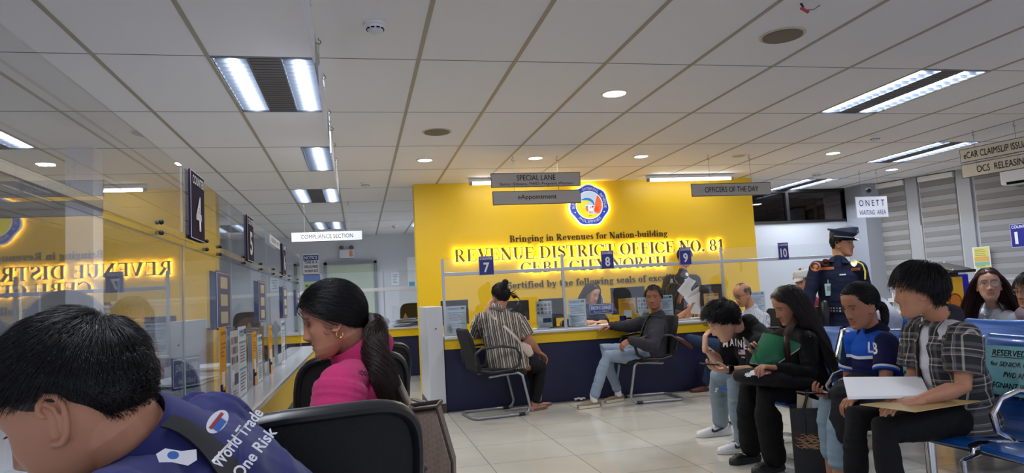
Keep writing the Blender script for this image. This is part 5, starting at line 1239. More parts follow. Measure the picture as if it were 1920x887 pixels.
def shoe(fig, s, toe, m, sole, L=.25, name='shoe', hi=.07, tip=.035, sockm=None, slip=False, lift=0, up=(0, 0, 1), extra=None):
    root, J, M, side, k = fig; an = J['an'+s]; d = Vector(toe).normalized(); u = Vector(up); u = (u-d*u.dot(d)).normalized(); x = d.cross(u); L *= k
    g = an-u*(.085*k-lift) if up != (0, 0, 1) else Vector((an.x, an.y, lift+.002)); heel = g-d*L*.27
    T = [0, .06, .22, .42, .62, .82, .95, 1.0]; Wd = [.020, .029, .032, .033, .040, .042, .030, .012]; H = [hi*.9, hi, hi*.98, hi*.8, tip*1.45, tip*1.15, tip, tip*.5]
    up_ = MB(); R = []
    for t_, w, h in zip(T, Wd, H):
        c = heel+d*L*t_; R.append([c+x*(w*k*math.cos(a))+u*(.018*k+(h*k-.018*k)*max(0, math.sin(a))**.8 if math.sin(a) > 0 else .006*k) for a in np.linspace(0, 2*PI, 16, endpoint=False)])
    up_.rings(R); sh = obj(name, up_, m, root, ang=60)
    sb = MB(); n = 24; P = []
    for i in range(n):
        a = 2*PI*i/n; t_ = .5+.52*math.cos(a); w = np.interp(t_, T, Wd)*1.12+.002; P.append(heel+d*L*t_+x*(w*k*(1 if math.sin(a) >= 0 else -1)*min(1, abs(math.sin(a))*1.6)))
    sb.prism(P, u*.026*k); obj('sole', sb, sole, sh, .003)
    if sockm: obj('sock', MB().tube([heel+d*L*.24+u*.05*k, an+u*.02, an+u*.05], [.036*k, .036*k, .036*k], n=16), sockm, root)
    return sh, heel, d, x, u, L
# ---- hair
EC, ER = np.array([0, -.008, .022]), np.array([.079, .1, .096])
def hairline(phi, tab): return np.interp(phi, np.radians([0, 25, 45, 65, 85, 100, 125, 180]), tab)
SHORT = (.080, .076, .062, .030, .004, -.012, -.045, -.060); LONGL = (.084, .078, .060, .034, .012, -.004, -.050, -.065)
def hair(fig, style, m=HBLACK, n=2500, width=.0011, length=.04, thick=.008, table=SHORT, comb=None, lift=.35, tie=(0, -.10, .0), part=.0, crown=(0, -.05, .09), curl=.12, seed=3, grav=.5, k=7, stick=None, name='hair', clear=1.0, part_x=0.01, fade=.3):
    root, J, M, side, kk = fig; rg = np.random.default_rng(seed); Mn = np.array(M); s = M.to_scale()[0]
    body = [c for c in root.children if c.name.startswith('body')][0]
    # scalp cap
    b = MB(); R = []; nn, mm = 64, 44; th = np.linspace(.02, PI*.80, mm); G = np.zeros((mm, nn, 3))
    for i in range(mm):
        for j in range(nn):
            a = 2*PI*j/nn; dv = np.array([math.sin(th[i])*math.sin(a), math.sin(th[i])*math.cos(a), math.cos(th[i])]); p = EC+dv*ER; phi = abs(math.atan2(dv[0], dv[1]))
            edge = (p[2]-hairline(phi, table))/.014; f = 1+(.45*thick/.09)*min(1, max(0, edge)) if edge > 0 else max(.86, 1+.05*edge)
            f *= 1+.012*math.sin(a*9+i*.7)*min(1, max(0, edge)); G[i, j] = EC+dv*ER*f
    for i in range(mm): R.append([M @ Vector(G[i, j]) for j in range(nn)])
    b.rings(R)
    V = []; 
    d = rg.normal(size=(n*5, 3)); d /= np.linalg.norm(d, axis=1)[:, None]; P = EC+d*ER; phi = np.abs(np.arctan2(d[:, 0], d[:, 1]))
    ok = P[:, 2] > hairline(phi, table)+rg.normal(size=len(P))*.003; P = P[ok][:n]; d = d[ok][:n]; n = len(P); T = [P.copy()]
    nor = d/ER; nor /= np.linalg.norm(nor, axis=1)[:, None]
    if style == 'gather':
        tp = np.array(tie); td = (tp-EC)/ER; td /= np.linalg.norm(td); T = []
        for q in np.linspace(0, 1, k):
            e = d*(1-q)+td*q; e /= np.linalg.norm(e, axis=1)[:, None]; hgt = 1+(thick*.9/.09)*(.35+.65*np.sin(q*PI))*(.75+.5*rg.random(n))[:, None][:, 0] if q > 0 else np.ones(n)*1.03
            T.append(EC+e*ER*np.asarray(hgt)[:, None])
        T[-1] = tp+(T[-1]-tp)*.35
    else:
        if style == 'short':
            c = np.array(crown); v = P-c; v -= nor*(v*nor).sum(1)[:, None]; v /= np.linalg.norm(v, axis=1)[:, None]+1e-6
            if comb is not None: v = v*.5+np.array(comb)
        else:                                   # long: falls to both sides of the parting
            sg = np.sign(P[:, 0]-part_x+1e-9); fr_ = np.clip(P[:, 1]/.05, 0, 1); v = np.stack([sg*(.9+.4*fr_), -.35-.9*fr_, -1.0+.4*fr_], 1)
        w0 = vnoise(P*60+seed, seed)[:, None]; layer = rg.random((n, 1))-.5; clump = np.stack([vnoise(P*45+9, seed+1), vnoise(P*45+19, seed+2), vnoise(P*45+29, seed+3)], 1)
        p = P.copy(); dr = nor*lift+v*.8+clump*curl*2; L = length*(.75+.5*rg.random(n))*(np.clip((P[:, 2]+.03)/.09, fade, 1) if style == 'short' else 1); Rw = np.array(M.to_3x3().normalized()); dn = Rw.T@np.array([0, 0, -1.0])
        for i in range(k-1):
            dr = dr+v*(.35 if style == 'short' else .12)+dn*grav+rg.normal(size=(n, 3))*curl*.35; dr /= np.linalg.norm(dr, axis=1)[:, None]
            p = p+dr*(L/(k-1))[:, None]
            e = (p-EC)/(ER*(1+.45*thick/.09+(.6*thick/.09)*clear*np.clip(w0*.5+.5+layer, 0, 1))); q = np.linalg.norm(e, axis=1); ins = q < 1; p[ins] = EC+(p[ins]-EC)/q[ins][:, None]
            if style == 'long':
                inn = (p[:, 1] > .012) & (p[:, 2] < .062) & (p[:, 2] > -.16) & (np.abs(p[:, 0]) < .082); p[inn, 0] = sg[inn]*.084; p[inn, 1] = np.minimum(p[inn, 1], .045)
                W = p@Mn[:3, :3].T+Mn[:3, 3]
                for cpt, rad in (stick or []):
                    cpt = np.array(cpt); e = W-cpt; q = np.linalg.norm(e, axis=1); ins = q < rad; W[ins] = cpt+e[ins]/q[ins][:, None]*rad
                p = (W-Mn[:3, 3])@np.linalg.inv(Mn[:3, :3]).T
            T.append(p.copy())
    T = np.stack(T, 1); T = T@Mn[:3, :3].T+Mn[:3, 3]
    strands(b, T, width*s, rg)
    h = obj(name, hmesh(b, name), m, root); return h
def strands(b, T, width, rg):
    n, k, _ = T.shape; tan = np.gradient(T, axis=1); tan /= np.linalg.norm(tan, axis=2)[..., None]+1e-9
    ref = rg.normal(size=(n, 1, 3)); a = np.cross(tan, ref); a /= np.linalg.norm(a, axis=2)[..., None]+1e-9; c = np.cross(tan, a)
    w = width*(.7+.6*rg.random(n))[:, None]*np.linspace(1, .35, k)[None]; vs = []
    for j in range(3): q = 2*PI*j/3; vs.append(T+(a*math.cos(q)+c*math.sin(q))*w[..., None])
    V = np.stack(vs, 2).reshape(-1, 3); i = np.arange(n)[:, None, None]; r = np.arange(k-1)[None, :, None]; j = np.arange(3)[None, None]
    o = (i*k+r)*3; F = np.stack([o+j, o+(j+1) % 3, o+3+(j+1) % 3, o+3+j], -1).reshape(-1, 4)
    b.np = getattr(b, 'np', [])+[(V, F)]
def hmesh(b, name):
    V = [np.array([tuple(v) for v in b.v]).reshape(-1, 3)]; F = [list(f) for f in b.f]; o = len(b.v)
    Q = [];
    for v, f in getattr(b, 'np', []): V.append(v); Q.append(f+o); o += len(v)
    V = np.concatenate(V); me = bpy.data.meshes.new(name)
    Q = np.concatenate(Q) if Q else np.zeros((0, 4), int)
    ls = [len(f) for f in F]+[4]*len(Q); flat = np.concatenate([np.array([i for f in F for i in f], int), Q.ravel()])
    me.vertices.add(len(V)); me.vertices.foreach_set('co', V.ravel()); me.loops.add(len(flat)); me.loops.foreach_set('vertex_index', flat.astype(np.int32))
    me.polygons.add(len(ls)); st = np.concatenate([[0], np.cumsum(ls)[:-1]]); me.polygons.foreach_set('loop_start', st.astype(np.int32)); me.polygons.foreach_set('use_smooth', np.ones(len(ls), bool))
    me.update(calc_edges=True); return me
def lock(fig, P, R, n=500, width=.0012, m=HBLACK, name='hair_lock', seed=1, wave=.0, k=16, solid=.7, spread_end=1.0):
    """a hanging bundle of strands along a path"""
    root = fig[0]; rg = np.random.default_rng(seed); P = np.array([tuple(p) for p in P]); R = np.array(R, float); t = np.linspace(0, 1, len(P)); q = np.linspace(0, 1, k)
    # smooth path
    C = np.stack([np.interp(q, t, P[:, i]) for i in range(3)], 1)
    for _ in range(3): C[1:-1] = (C[:-2]+2*C[1:-1]+C[2:])/4
    rr = np.interp(q, t, R); tan = np.gradient(C, axis=0); tan /= np.linalg.norm(tan, axis=1)[:, None]
    sd = np.cross(tan, [.3, .2, .9]); sd[np.linalg.norm(sd, axis=1) < .2] = [1, 0, 0]; sd /= np.linalg.norm(sd, axis=1)[:, None]; bb = np.cross(tan, sd)
    a = rg.random(n)*2*PI; rho = np.sqrt(rg.random(n))*(.85+.3*rg.random(n)); end = .72+.28*rg.random(n)
    T = np.zeros((n, k, 3))
    for i in range(k):
        qi = q[i]*end; c = np.stack([np.interp(qi, q, C[:, j]) for j in range(3)], 1); s_ = np.stack([np.interp(qi, q, sd[:, j]) for j in range(3)], 1); b_ = np.stack([np.interp(qi, q, bb[:, j]) for j in range(3)], 1)
        r_ = np.interp(qi, q, rr); aa = a+wave*np.sin(q[i]*9+rho*4)
        T[:, i] = c+s_*(r_*rho*np.cos(aa))[:, None]+b_*(r_*rho*np.sin(aa))[:, None]
    b = MB(); b.tube([Vector(c) for c in C], [max(.001, r*solid) for r in rr], n=12, rnd=False); strands(b, T, width, rg)
    return obj(name, hmesh(b, name), m, root)
# ---- prints laid on cloth
def project(o, pts, n, off=.0025):
    me = o.data; bv = BVHTree.FromPolygons([tuple(v.co) for v in me.vertices], [tuple(p.vertices) for p in me.polygons]); out = []; n = Vector(n).normalized()
    for p in pts:
        h = bv.ray_cast(Vector(p)+n*.25, -n, .6)
        out.append((h[0]+n*off) if h[0] is not None else Vector(p)+n*off)
    return out
def print_text(o, s, c, r, u, w, h, m, parent=None, name='print', off=.002, bold=.0):
    me = text_mesh(s, 0, bold); bm = bmesh.new(); bm.from_mesh(me)
    for _ in range(2): bmesh.ops.subdivide_edges(bm, edges=[e for e in bm.edges if e.calc_length() > .12], cuts=1, use_grid_fill=False)
    bmesh.ops.triangulate(bm, faces=bm.faces); bm.to_mesh(me); bm.free()
    a = get_co(me); lo, hi = a.min(0), a.max(0); a[:, :2] -= (lo[:2]+hi[:2])/2; r, u, n = frame_of(r, u)
    pts = [Vector(c)+r*(q[0]*w/(hi[0]-lo[0]))+u*(q[1]*h/(hi[1]-lo[1])) for q in a]
    P = project(o, pts, n, off); me.vertices.foreach_set('co', np.array([tuple(p) for p in P]).ravel()); me.update(); me.name = name
    return obj(name, me, m, parent or o)
def print_patch(o, c, r, u, w, h, m, parent=None, name='print_patch', off=.0018, poly=None, nx=8, ny=8):
    r, u, n = frame_of(r, u); c = Vector(c); g = []
    if poly:
        pts = project(o, [c+r*p[0]*w/2+u*p[1]*h/2 for p in poly], n, off); ctr = project(o, [c], n, off)[0]; b = MB(); b.add([ctr]+pts, [(0, i+1, (i+1) % len(pts)+1) for i in range(len(pts))])
        return obj(name, b, m, parent or o)
    pts = project(o, [c+r*w*(i/nx-.5)+u*h*(j/ny-.5) for j in range(ny+1) for i in range(nx+1)], n, off); b = MB()
    b.add(pts, [(j*(nx+1)+i, j*(nx+1)+i+1, (j+1)*(nx+1)+i+1, (j+1)*(nx+1)+i) for j in range(ny) for i in range(nx)])
    return obj(name, b, m, parent or o)
# ================================================ THE CAST
JT = dict
# --- young man in the open plaid shirt
J = JT(hd=at(1722,545,2.74),nk=at(1766,600,2.76),shL=at(1806,632,2.60),shR=at(1728,620,2.92),elL=at(1806,726,2.58),wrL=at(1718,752,2.56),elR=at(1712,715,2.94),wrR=at(1675,768,2.78),pel=at(1800,776,2.76),knL=at(1658,806,2.66),knR=at(1605,786,2.88),anL=(2.17,2.64,.09),anR=(2.14,2.86,.09))
F = figure('young man in an open black plaid shirt and white tee holding papers, looking away', J, (-.86, .50, -.04), k=.92, skin=TAN, size=.003, hands=dict(L=dict(d=(-1, .1, .05), pn=(.0, .3, -.9), curl=.35, thumb=.2), R=dict(curl=.5)))
tee = fabric('white_tee', srgb(206, 206, 214)); pl = fabric('black_plaid', srgb(30, 30, 32), 'plaid')
shirt(F, tee, 'tee_shirt', .3, size=.006, amp=.006, seed=2, fwd=(-1, 0, 0), zmin=.41)
o = shirt(F, pl, 'plaid_shirt', .72, fat=1.13, size=.005, amp=.008, seed=4, fwd=(-1, 0, 0), down=.16, slv=1.12, zmin=.405)
def open_front(o, F, w0=.035, w1=.075, fwd=(-1, 0, 0), top=1.2):
    me = o.data; P = get_co(me); J, side = F[1], F[3]; ax = np.array((J['nk']-J['pel']).normalized()); f = np.array(fwd, float); f -= ax*(f@ax); f /= np.linalg.norm(f); s = np.array(side); c = np.array(J['pel'])
    q = P-c; t = (q@ax)/(J['nk']-J['pel']).length; lat = np.abs(q@s); fr = q@f; hit = (fr > .03) & (lat < w0+(w1-w0)*(1-t)) & (t < top)
    bm = bmesh.new(); bm.from_mesh(me); bm.verts.ensure_lookup_table(); bmesh.ops.delete(bm, geom=[bm.verts[i] for i in np.nonzero(hit)[0]], context='VERTS'); bm.to_mesh(me); bm.free(); me.update()
open_front(o, F, .035, .055, (-1, .1, 0), .97)
collar(F, pl, .04, .064, .55, 'shirt_collar', flare=1.6)
trousers(F, fabric('black_trousers', srgb(20, 20, 24)), seed=3, size=.007)
for s in 'LR': shoe(F, s, (-1, 0, 0), mat('black_shoe', srgb(20, 20, 22), .4), BLACK)
hair(F, 'short', HBLACK, 5500, .0009, .050, .024, table=(.066, .062, .050, .022, .000, -.02, -.055, -.062), lift=.2, curl=.12, seed=5, grav=.3, k=8, fade=.45)
t = tag(obj('paper_pad', MB().prism([at(1590,749,2.52), at(1744,746,2.60), at(1728,711,2.86), at(1581,712,2.80)], (0, 0, .012)), PAPER), 'thick white paper pad held on the lap of the man in plaid', 'paper')
t = tag(obj('brown_envelope', MB().prism([at(1612,758,2.52), at(1716,772,2.50), at(1852,750,2.60), at(1744,744,2.80)], (0, 0, -.003)), mat('manila', srgb(204, 172, 120), .6)), 'manila envelope under the white pad on the lap of the man in plaid', 'envelope')

# --- woman in the blue polo
J = JT(hd=at(1612,572,3.28),nk=at(1634,620,3.30),shL=at(1662,644,3.15),shR=at(1600,640,3.42),elL=at(1661,716,3.10),wrL=at(1610,742,3.06),elR=at(1592,712,3.45),wrR=at(1560,740,3.36),pel=at(1655,752,3.29),knL=at(1572,770,3.18),knR=at(1552,758,3.38),anL=at(1572,890,3.2),anR=at(1558,872,3.4))
F = figure('woman in a blue and navy polo looking down, seated between black dress and plaid shirt', J, (-.98, -.06, -.30), up=(-.2, -.05, 1), k=.86, skin=MID, size=.003, hs=.97, hands=dict(R=dict(d=(-1, -.1, .05), pn=(0, -.1, 1), curl=.55, thumb=.5)), lips=(.8, .42, .42), closed=.35, neckr=.046)
polo = fabric('blue_polo', srgb(22, 28, 78), 'polo')
o = shirt(F, polo, 'polo_shirt', .62, size=.005, amp=.005, seed=8, fwd=(-1, 0, 0), down=.10, zmin=.40)
collar(F, fabric('polo_collar_navy', srgb(16, 18, 44)), .04, .060, .40, 'polo_collar', flare=1.7)
for s in 'LR': cuff(F, 'sh'+s, 'el'+s, .66, .0615, fabric('cuff_white', srgb(214, 216, 226)), .012); cuff(F, 'sh'+s, 'el'+s, .71, .0605, fabric('cuff_blue', srgb(30, 84, 190)), .012)
n_ = Vector((-.75, -.65, 0)); r_ = UZ.cross(n_); print_text(o, 'LB', at(1627,657,3.1), r_, UZ, .060, .055, mat('logo_white', srgb(220, 222, 236), .5), None, 'logo', bold=.03)
trousers(F, fabric('light_denim', srgb(138, 160, 176), weave=.4), fat=.92, length=.80, flare=1.15, seed=12)
for s in 'LR': shoe(F, s, (-1, 0, 0), mat('dark_sandal', srgb(60, 30, 28), .5), BLACK, hi=.045)
hair(F, 'gather', HBLACK, 3500, .0008, .1, .012, table=LONGL, tie=(.0, -.105, -.03), seed=6)
R3 = F[2].to_3x3(); tp = F[2] @ Vector((0, -.108, -.035)); lock(F, [tp, tp+Vector((.03, .0, -.005)), tp+Vector((.045, .0, -.04)), tp+Vector((.04, .0, -.10)), tp+Vector((.035, 0, -.14))], [.014, .022, .022, .018, .006], 420, .0012, HDKB, 'ponytail', wave=.8)
bm_ = MB(); bm_.tube([at(1648,722,3.28), at(1612,716,3.25), at(1585,738,3.18)], [(.085, .035), (.10, .05), (.09, .05)], side=UY, n=20, rnd=True); bm_.tube([at(1585,738,3.14), at(1578,790,3.12), at(1580,822,3.14)], [(.09, .04), (.085, .03), (.07, .025)], side=UY, n=20, rnd=True)
o = cloth('draped_jacket', bm_, .008, [(at(1648,722,3.28), at(1580,822,3.14), (0, 1, 0), .1)], fabric('black_jacket_cloth', srgb(24, 24, 32)), None, .010, 5); tag(o, 'black jacket draped over the lap of the woman in the blue polo', 'jacket')
def phone(c, d, n, label, m=BLACK, L=.145, W=.07):
    d = Vector(d).normalized(); n = Vector(n); n = (n-d*n.dot(d)).normalized(); x = d.cross(n); c = Vector(c)
    t = tag(obj('mobile_phone', MB().prism([c-d*L/2-x*W/2, c+d*L/2-x*W/2, c+d*L/2+x*W/2, c-d*L/2+x*W/2], n*.008), m, None, .002), label, 'phone', 'phones in hands')
    obj('screen', MB().prism([c+n*.0084-d*(L/2-.004)-x*(W/2-.003), c+n*.0084+d*(L/2-.004)-x*(W/2-.003), c+n*.0084+d*(L/2-.004)+x*(W/2-.003), c+n*.0084-d*(L/2-.004)+x*(W/2-.003)], n*.0004), mat('phone_screen', srgb(40, 46, 60), .08), t)
    return t
phone(at(1522,738,3.34), (-1, -.1, .12), (.1, 0, 1), 'dark phone held flat by the woman in the blue polo', mat('phone_maroon', srgb(60, 24, 34), .3))

# --- woman in black with the green folder
J = JT(hd=at(1478,572,3.90),nk=at(1494,615,3.88),shL=at(1514,638,3.72),shR=at(1464,634,4.0),elL=at(1520,702,3.64),wrL=at(1452,690,3.62),elR=at(1452,692,4.02),wrR=at(1426,664,3.90),pel=at(1516,724,3.84),knL=at(1434,738,3.74),knR=at(1402,730,3.98),anL=at(1452,858,3.84),anR=at(1408,838,4.1))
F = figure('long-haired woman in black clothes with a green folder, looking down at her phone', J, (-.96, .14, -.42), up=(-.35, -.1, 1), k=.86, skin=TAN, size=.003, hs=.97, hands=dict(R=dict(d=(-.7, -.1, .6), pn=(-.5, -.6, .2), curl=.5, thumb=.4), L=dict(curl=.5)), lips=(.85, .45, .45), closed=.7, neckr=.045)
blk = fabric('black_knit', srgb(17, 17, 20), weave=.3)
o = shirt(F, blk, 'black_top', 1.92, size=.005, amp=.006, seed=9, fwd=(-1, 0, 0), slv=.95, zmin=.40)
trousers(F, fabric('black_wide_trousers', srgb(16, 16, 18)), fat=1.08, length=.98, flare=1.35, seed=21, size=.007)
for k in range(14):
    p = project(o, [at(1488+30*math.sin(k/13*PI*.5), 598+34*(1-math.cos(k/13*PI*.5)), 3.7)], (-.5, -.85, .15), .001)[0]; obj('shoulder_stud', MB().ball(p, .0028, 8, 6), mat('stud_silver', srgb(210, 205, 190), .2, metal=.9), o)
croc = mat('black_rubber', srgb(26, 26, 28), .55)
for s in 'LR':
    sh, heel, d, x, u, L = shoe(F, s, (-1, -.12, 0), croc, croc, L=.26, name='clog', hi=.055, tip=.048, lift=.0)
    b = MB()
    for i in range(3):
        for j in (-1, 0, 1): b.cyl(heel+d*L*(.72+.08*i)+x*.022*j+u*.040, heel+d*L*(.72+.08*i)+x*.022*j+u*(.052-.006*i), .005, 10)
    obj('vent_holes', b, INK, sh)
b = MB(); p = heel+d*L*.60+u*.055; b.tube([p+x*.028+u*0, p+x*.012+u*.008, p+u*.004, p-x*.014+u*.010, p-x*.022, p-x*.008-u*.003, p+x*.004], .0028, n=8); obj('shoe_charm', b, mat('charm_gold', srgb(190, 170, 120), .3, metal=.6), sh)
st = [(tuple(lerp(F[1]['pel'], F[1]['nk'], q)), r) for q, r in ((.3, .15), (.5, .15), (.7, .145), (.88, .12))]+[(tuple(F[1]['shL']), .075), (tuple(F[1]['shR']), .075)]
hair(F, 'long', HDKB, 4200, .0009, .46, .016, table=LONGL, seed=8, grav=.35, k=18, stick=st, lift=.05, curl=.05)
nk = F[1]['nk']; lock(F, [F[2] @ Vector((.03, -.09, .02)), F[2] @ Vector((.05, -.12, -.06)), nk+Vector((.10, -.03, -.02)), nk+Vector((.17, -.02, -.12)), nk+Vector((.20, -.0, -.26))], [.03, .045, .05, .045, .02], 900, .0011, HBROWN, 'hair_lock', seed=4, wave=.2)
lock(F, [F[2] @ Vector((-.083, .02, .03)), F[2] @ Vector((-.090, .01, -.06)), at(1472,628,3.66), at(1476,662,3.66), at(1480,690,3.68)], [.010, .018, .022, .02, .008], 300, .0010, HBROWN, 'hair_lock', seed=5, wave=.3)
c0 = [at(1406,681,3.80), at(1431,626,3.86), at(1506,650,3.70), at(1440,695,3.76)]; nrm_ = (c0[1]-c0[0]).cross(c0[2]-c0[1]).normalized(); 
if nrm_.y > 0: nrm_ = -nrm_
t = thing('green_folder', 'green plastic folder held by the woman in black', 'folder', c0[0])
def fold(o, d): return [[lerp(lerp(c0[0], c0[3], j/8), lerp(c0[1], c0[2], j/8), i/8)+nrm_*(d+.02*math.sin(j/8*PI)) for j in range(9)] for i in range(9)]
obj('front_cover', MB().sheet(fold(0, .012), .002), mat('green_plastic', srgb(20, 110, 70), .35), t); obj('back_cover', MB().sheet(fold(0, -.008), .002), mat('green_plastic', srgb(20, 110, 70), .35), t); obj('papers', MB().sheet(fold(0, .002), .014), PAPER, t)
phone(at(1405,650,3.82), (-.55, -.15, .5), (.5, -.55, .5), 'phone in a pale case held by the woman in black', mat('phone_pale', srgb(150, 140, 136), .3), L=.12, W=.06)
bg = MB(); bg.tube([at(1392,705,3.72), at(1440,706,3.70), at(1505,716,3.70)], [(.10, .035), (.14, .05), (.12, .045)], side=UY, n=24, rnd=True)
t = cloth('tote_bag', bg, .007, [(at(1392,705,3.72), at(1505,716,3.70), (0, 1, 0), .1)], fabric('black_tote', srgb(26, 26, 30)), None, .008, 11); tag(t, 'black tote bag with white and pink flowers on the lap of the woman in black', 'bag')
rg = random.Random(3)
for k in range(9):
    x_, y_ = 1402+rg.random()*38, 694+rg.random()*10; cc = at(x_, y_, 3.62); m_ = [WINK, WINK, mat('flower_pink', srgb(214, 120, 130), .5)][k % 3]
    print_patch(t, cc, (.8, -.6, 0), (.1, .2, .9), .045, .03, m_, t, 'flower_print', .002, poly=[((1 if i % 2 else .72)*math.cos(i*PI/7+k), (1 if i % 2 else .72)*math.sin(i*PI/7+k)) for i in range(14)])

# --- man in the black MAINE tee
J = JT(hd=at(1356,602,4.42),nk=at(1404,612,4.40),shL=at(1426,650,4.22),shR=at(1374,644,4.56),elL=at(1424,700,4.20),wrL=at(1364,693,4.22),elR=at(1362,692,4.66),wrR=at(1322,652,4.56),pel=at(1440,707,4.4),knL=at(1378,722,4.3),knR=at(1345,708,4.72),anL=at(1398,838,4.36),anR=at(1352,794,4.90))
F = figure('man in a black MAINE USA tee resting his forehead on his hand', J, (-.88, .34, -.60), up=(-.55, -.05, .85), k=.96, hs=1.1, skin=LIGHT, size=.0032, fat=1.2, hands=dict(L=dict(d=(-1, 0, .05), pn=(.1, .15, 1), curl=.38, thumb=.5), R=dict(d=(.12, .05, 1), pn=(.9, -.1, 0), curl=.5, thumb=.3)), closed=.7)
o = shirt(F, fabric('black_tee', srgb(18, 18, 21)), 'tee_shirt', .78, size=.006, amp=.007, fat=1.18, seed=31, fwd=(-1, 0, 0), slv=1.1, zmin=.40)
n_ = Vector((-.72, -.69, .1)); r_ = UZ.cross(n_)
for i, (ch, dx, dz) in enumerate((('M', -.100, -.004), ('A', -.052, .004), ('I', -.012, .006), ('N', .028, .002), ('E', .074, -.010))):
    print_text(o, ch, at(1362,650,4.25)+r_.normalized()*dx+UZ*dz, r_, UZ, .012 if ch == 'I' else .036, .05, WINK, None, 'print_letter', bold=.03)
fc = at(1370,667,4.2); fl = print_patch(o, fc, r_, UZ, .06, .034, WINK, None, 'flag_print')
for k in range(4): print_patch(o, fc+UZ*(.0135-.009*k), r_, UZ, .06, .0042, mat('flag_red', srgb(180, 60, 64), .5), fl, 'flag_stripe', .0026, nx=6, ny=1)
print_patch(o, fc+UZ*.008-r_.normalized()*.018, r_, UZ, .024, .018, mat('flag_blue', srgb(50, 60, 130), .5), fl, 'flag_canton', .0032, nx=3, ny=3)
print_text(o, 'USA', at(1374,677,4.2), r_, UZ, .03, .010, WINK, None, 'print', bold=.03)
collar(F, fabric('black_tee', srgb(18, 18, 21)), .006, .066, .02, 'neck_rib', flare=1.15)
trousers(F, fabric('pale_grey_jeans', srgb(128, 144, 156), weave=.4), fat=1.0, length=.92, flare=1.15, seed=33)
white_l = mat('white_leather', srgb(214, 214, 218), .4)
for s in 'LR':
    sh, heel, d, x, u, L = shoe(F, s, (-1, .05, 0), white_l, mat('white_sole', srgb(206, 204, 200), .5), L=.285, hi=.085, tip=.045, name='sneaker', sockm=mat('white_sock', srgb(220, 220, 222), .8))
    b = MB(); y0 = -x if (-x).y < 0 else x
    P = [(.36, .052), (.30, .040), (.34, .030), (.46, .032), (.60, .043), (.16, .068), (.0, .0)]
    sw = [heel+d*L*a+y0*.0385+u*z for a, z in ((.62, .038), (.52, .031), (.44, .033), (.40, .043), (.42, .054), (.465, .060), (.44, .052), (.445, .044), (.50, .042))]+[heel+d*L*.18+y0*.035+u*.066]
    sw = [sw[i] for i in (5, 6, 7, 8, 9, 1, 2, 3, 4)]
    sw = [heel+d*L*a+y0*w+u*z for a, z, w in ((.60, .062, .036), (.575, .055, .0385), (.56, .048, .040), (.50, .047, .0395), (.34, .058, .037), (.10, .078, .032), (.30, .048, .038), (.48, .033, .041), (.58, .032, .042), (.63, .042, .041))]
    b.prism(sw, y0*.0025); obj('swoosh_mark', b, BLACK, sh); b = MB()
    b.tube([heel+d*L*.02-x*.028+u*.080, heel-d*.001+u*.084, heel+d*L*.02+x*.028+u*.080], [(.010, .006)]*3, side=u, n=10, rnd=True); obj('heel_tab', b, BLACK, sh); b = MB()
    for q in range(4): b.tube([heel+d*L*(.42+.07*q)-x*.02+u*(.078-.008*q), heel+d*L*(.45+.07*q)+u*(.084-.009*q), heel+d*L*(.42+.07*q)+x*.02+u*(.078-.008*q)], .003, n=6)
    obj('laces', b, white_l, sh)
hair(F, 'short', HBLACK, 4200, .0010, .032, .020, lift=.6, curl=.25, seed=15, grav=.0, fade=.15, comb=(0, .5, .1))
wL, eL = F[1]['wrL'], F[1]['elL']; dW = (wL-eL).normalized(); p = lerp(wL, eL, .06)
w = obj('watch_strap', MB().tube([p-dW*.011, p+dW*.011], .030, n=24), BLACK, F[0]); obj('watch_face', MB().cbox(p+Vector((0, -.028, .012)), .036, .012, .038), mat('watch_glass', srgb(16, 16, 18), .1), w, .004)
p = lerp(F[1]['wrR'], F[1]['elR'], .12); obj('bracelet', MB().tube([p+Vector((.029*math.cos(a), .027*math.sin(a), .004*math.cos(a))) for a in np.linspace(0, 2*PI, 20, endpoint=False)], .0028, n=6, closed=True), mat('bracelet_brown', srgb(50, 36, 30), .4), F[0])
phone(at(1330,684,4.20), (-1, 0, .14), (.15, 0, 1), 'dark phone held by the man in the MAINE tee', L=.105)

# --- shopping bag
t = thing('paper_bag', 'tall black paper bag with a tan twig band standing on the floor', 'bag', (2.50, 3.62, 0))
A_, B_ = Vector((2.31, 3.56, 0)), Vector((2.51, 3.44, 0)); dd = (B_-A_).normalized(); nn_ = Vector((dd.y, -dd.x, 0)); 
if nn_.y > 0: nn_ = -nn_
D_ = -nn_*.10; Hb = .41; bagm = mat('bag_black_paper', srgb(30, 30, 34), .5, bump=.3, bscale=14)
b = MB(); c4 = [A_, B_, B_+D_, A_+D_]
for i in range(4): p, q = c4[i], c4[(i+1) % 4]; b.prism([p, q, q+UZ*Hb, p+UZ*Hb], (q-p).cross(UZ).normalized()*.002)
b.prism([p+UZ*.002 for p in c4], (0, 0, .002)); obj('bag_body', b, bagm, t)
bandm = mat('twig_band', srgb(140, 108, 78), .6, noise=.9, nscale=60)
b = MB(); b.prism([A_+nn_*.003+UZ*.205, B_+nn_*.003+UZ*.190, B_+nn_*.003+UZ*.270, A_+nn_*.003+UZ*.285], nn_*.001); tb = obj('twig_band', b, mat('band_dark', srgb(58, 40, 32), .6), t); rg = random.Random(8); b = MB()
for k in range(34):
    x0 = rg.random(); z0 = .205+rg.random()*.065; L = .05+.10*rg.random(); P = []
    for i in range(5): q = min(1, x0*.8+L*i/4/.24); P.append(lerp(A_, B_, q)+nn_*.0055+UZ*(z0+.008*math.sin(i*1.9+k)-.012*i/4))
    b.tube(P, .0016, n=5)
obj('twig_print', b, mat('twig_tan', srgb(186, 150, 112), .6), tb)
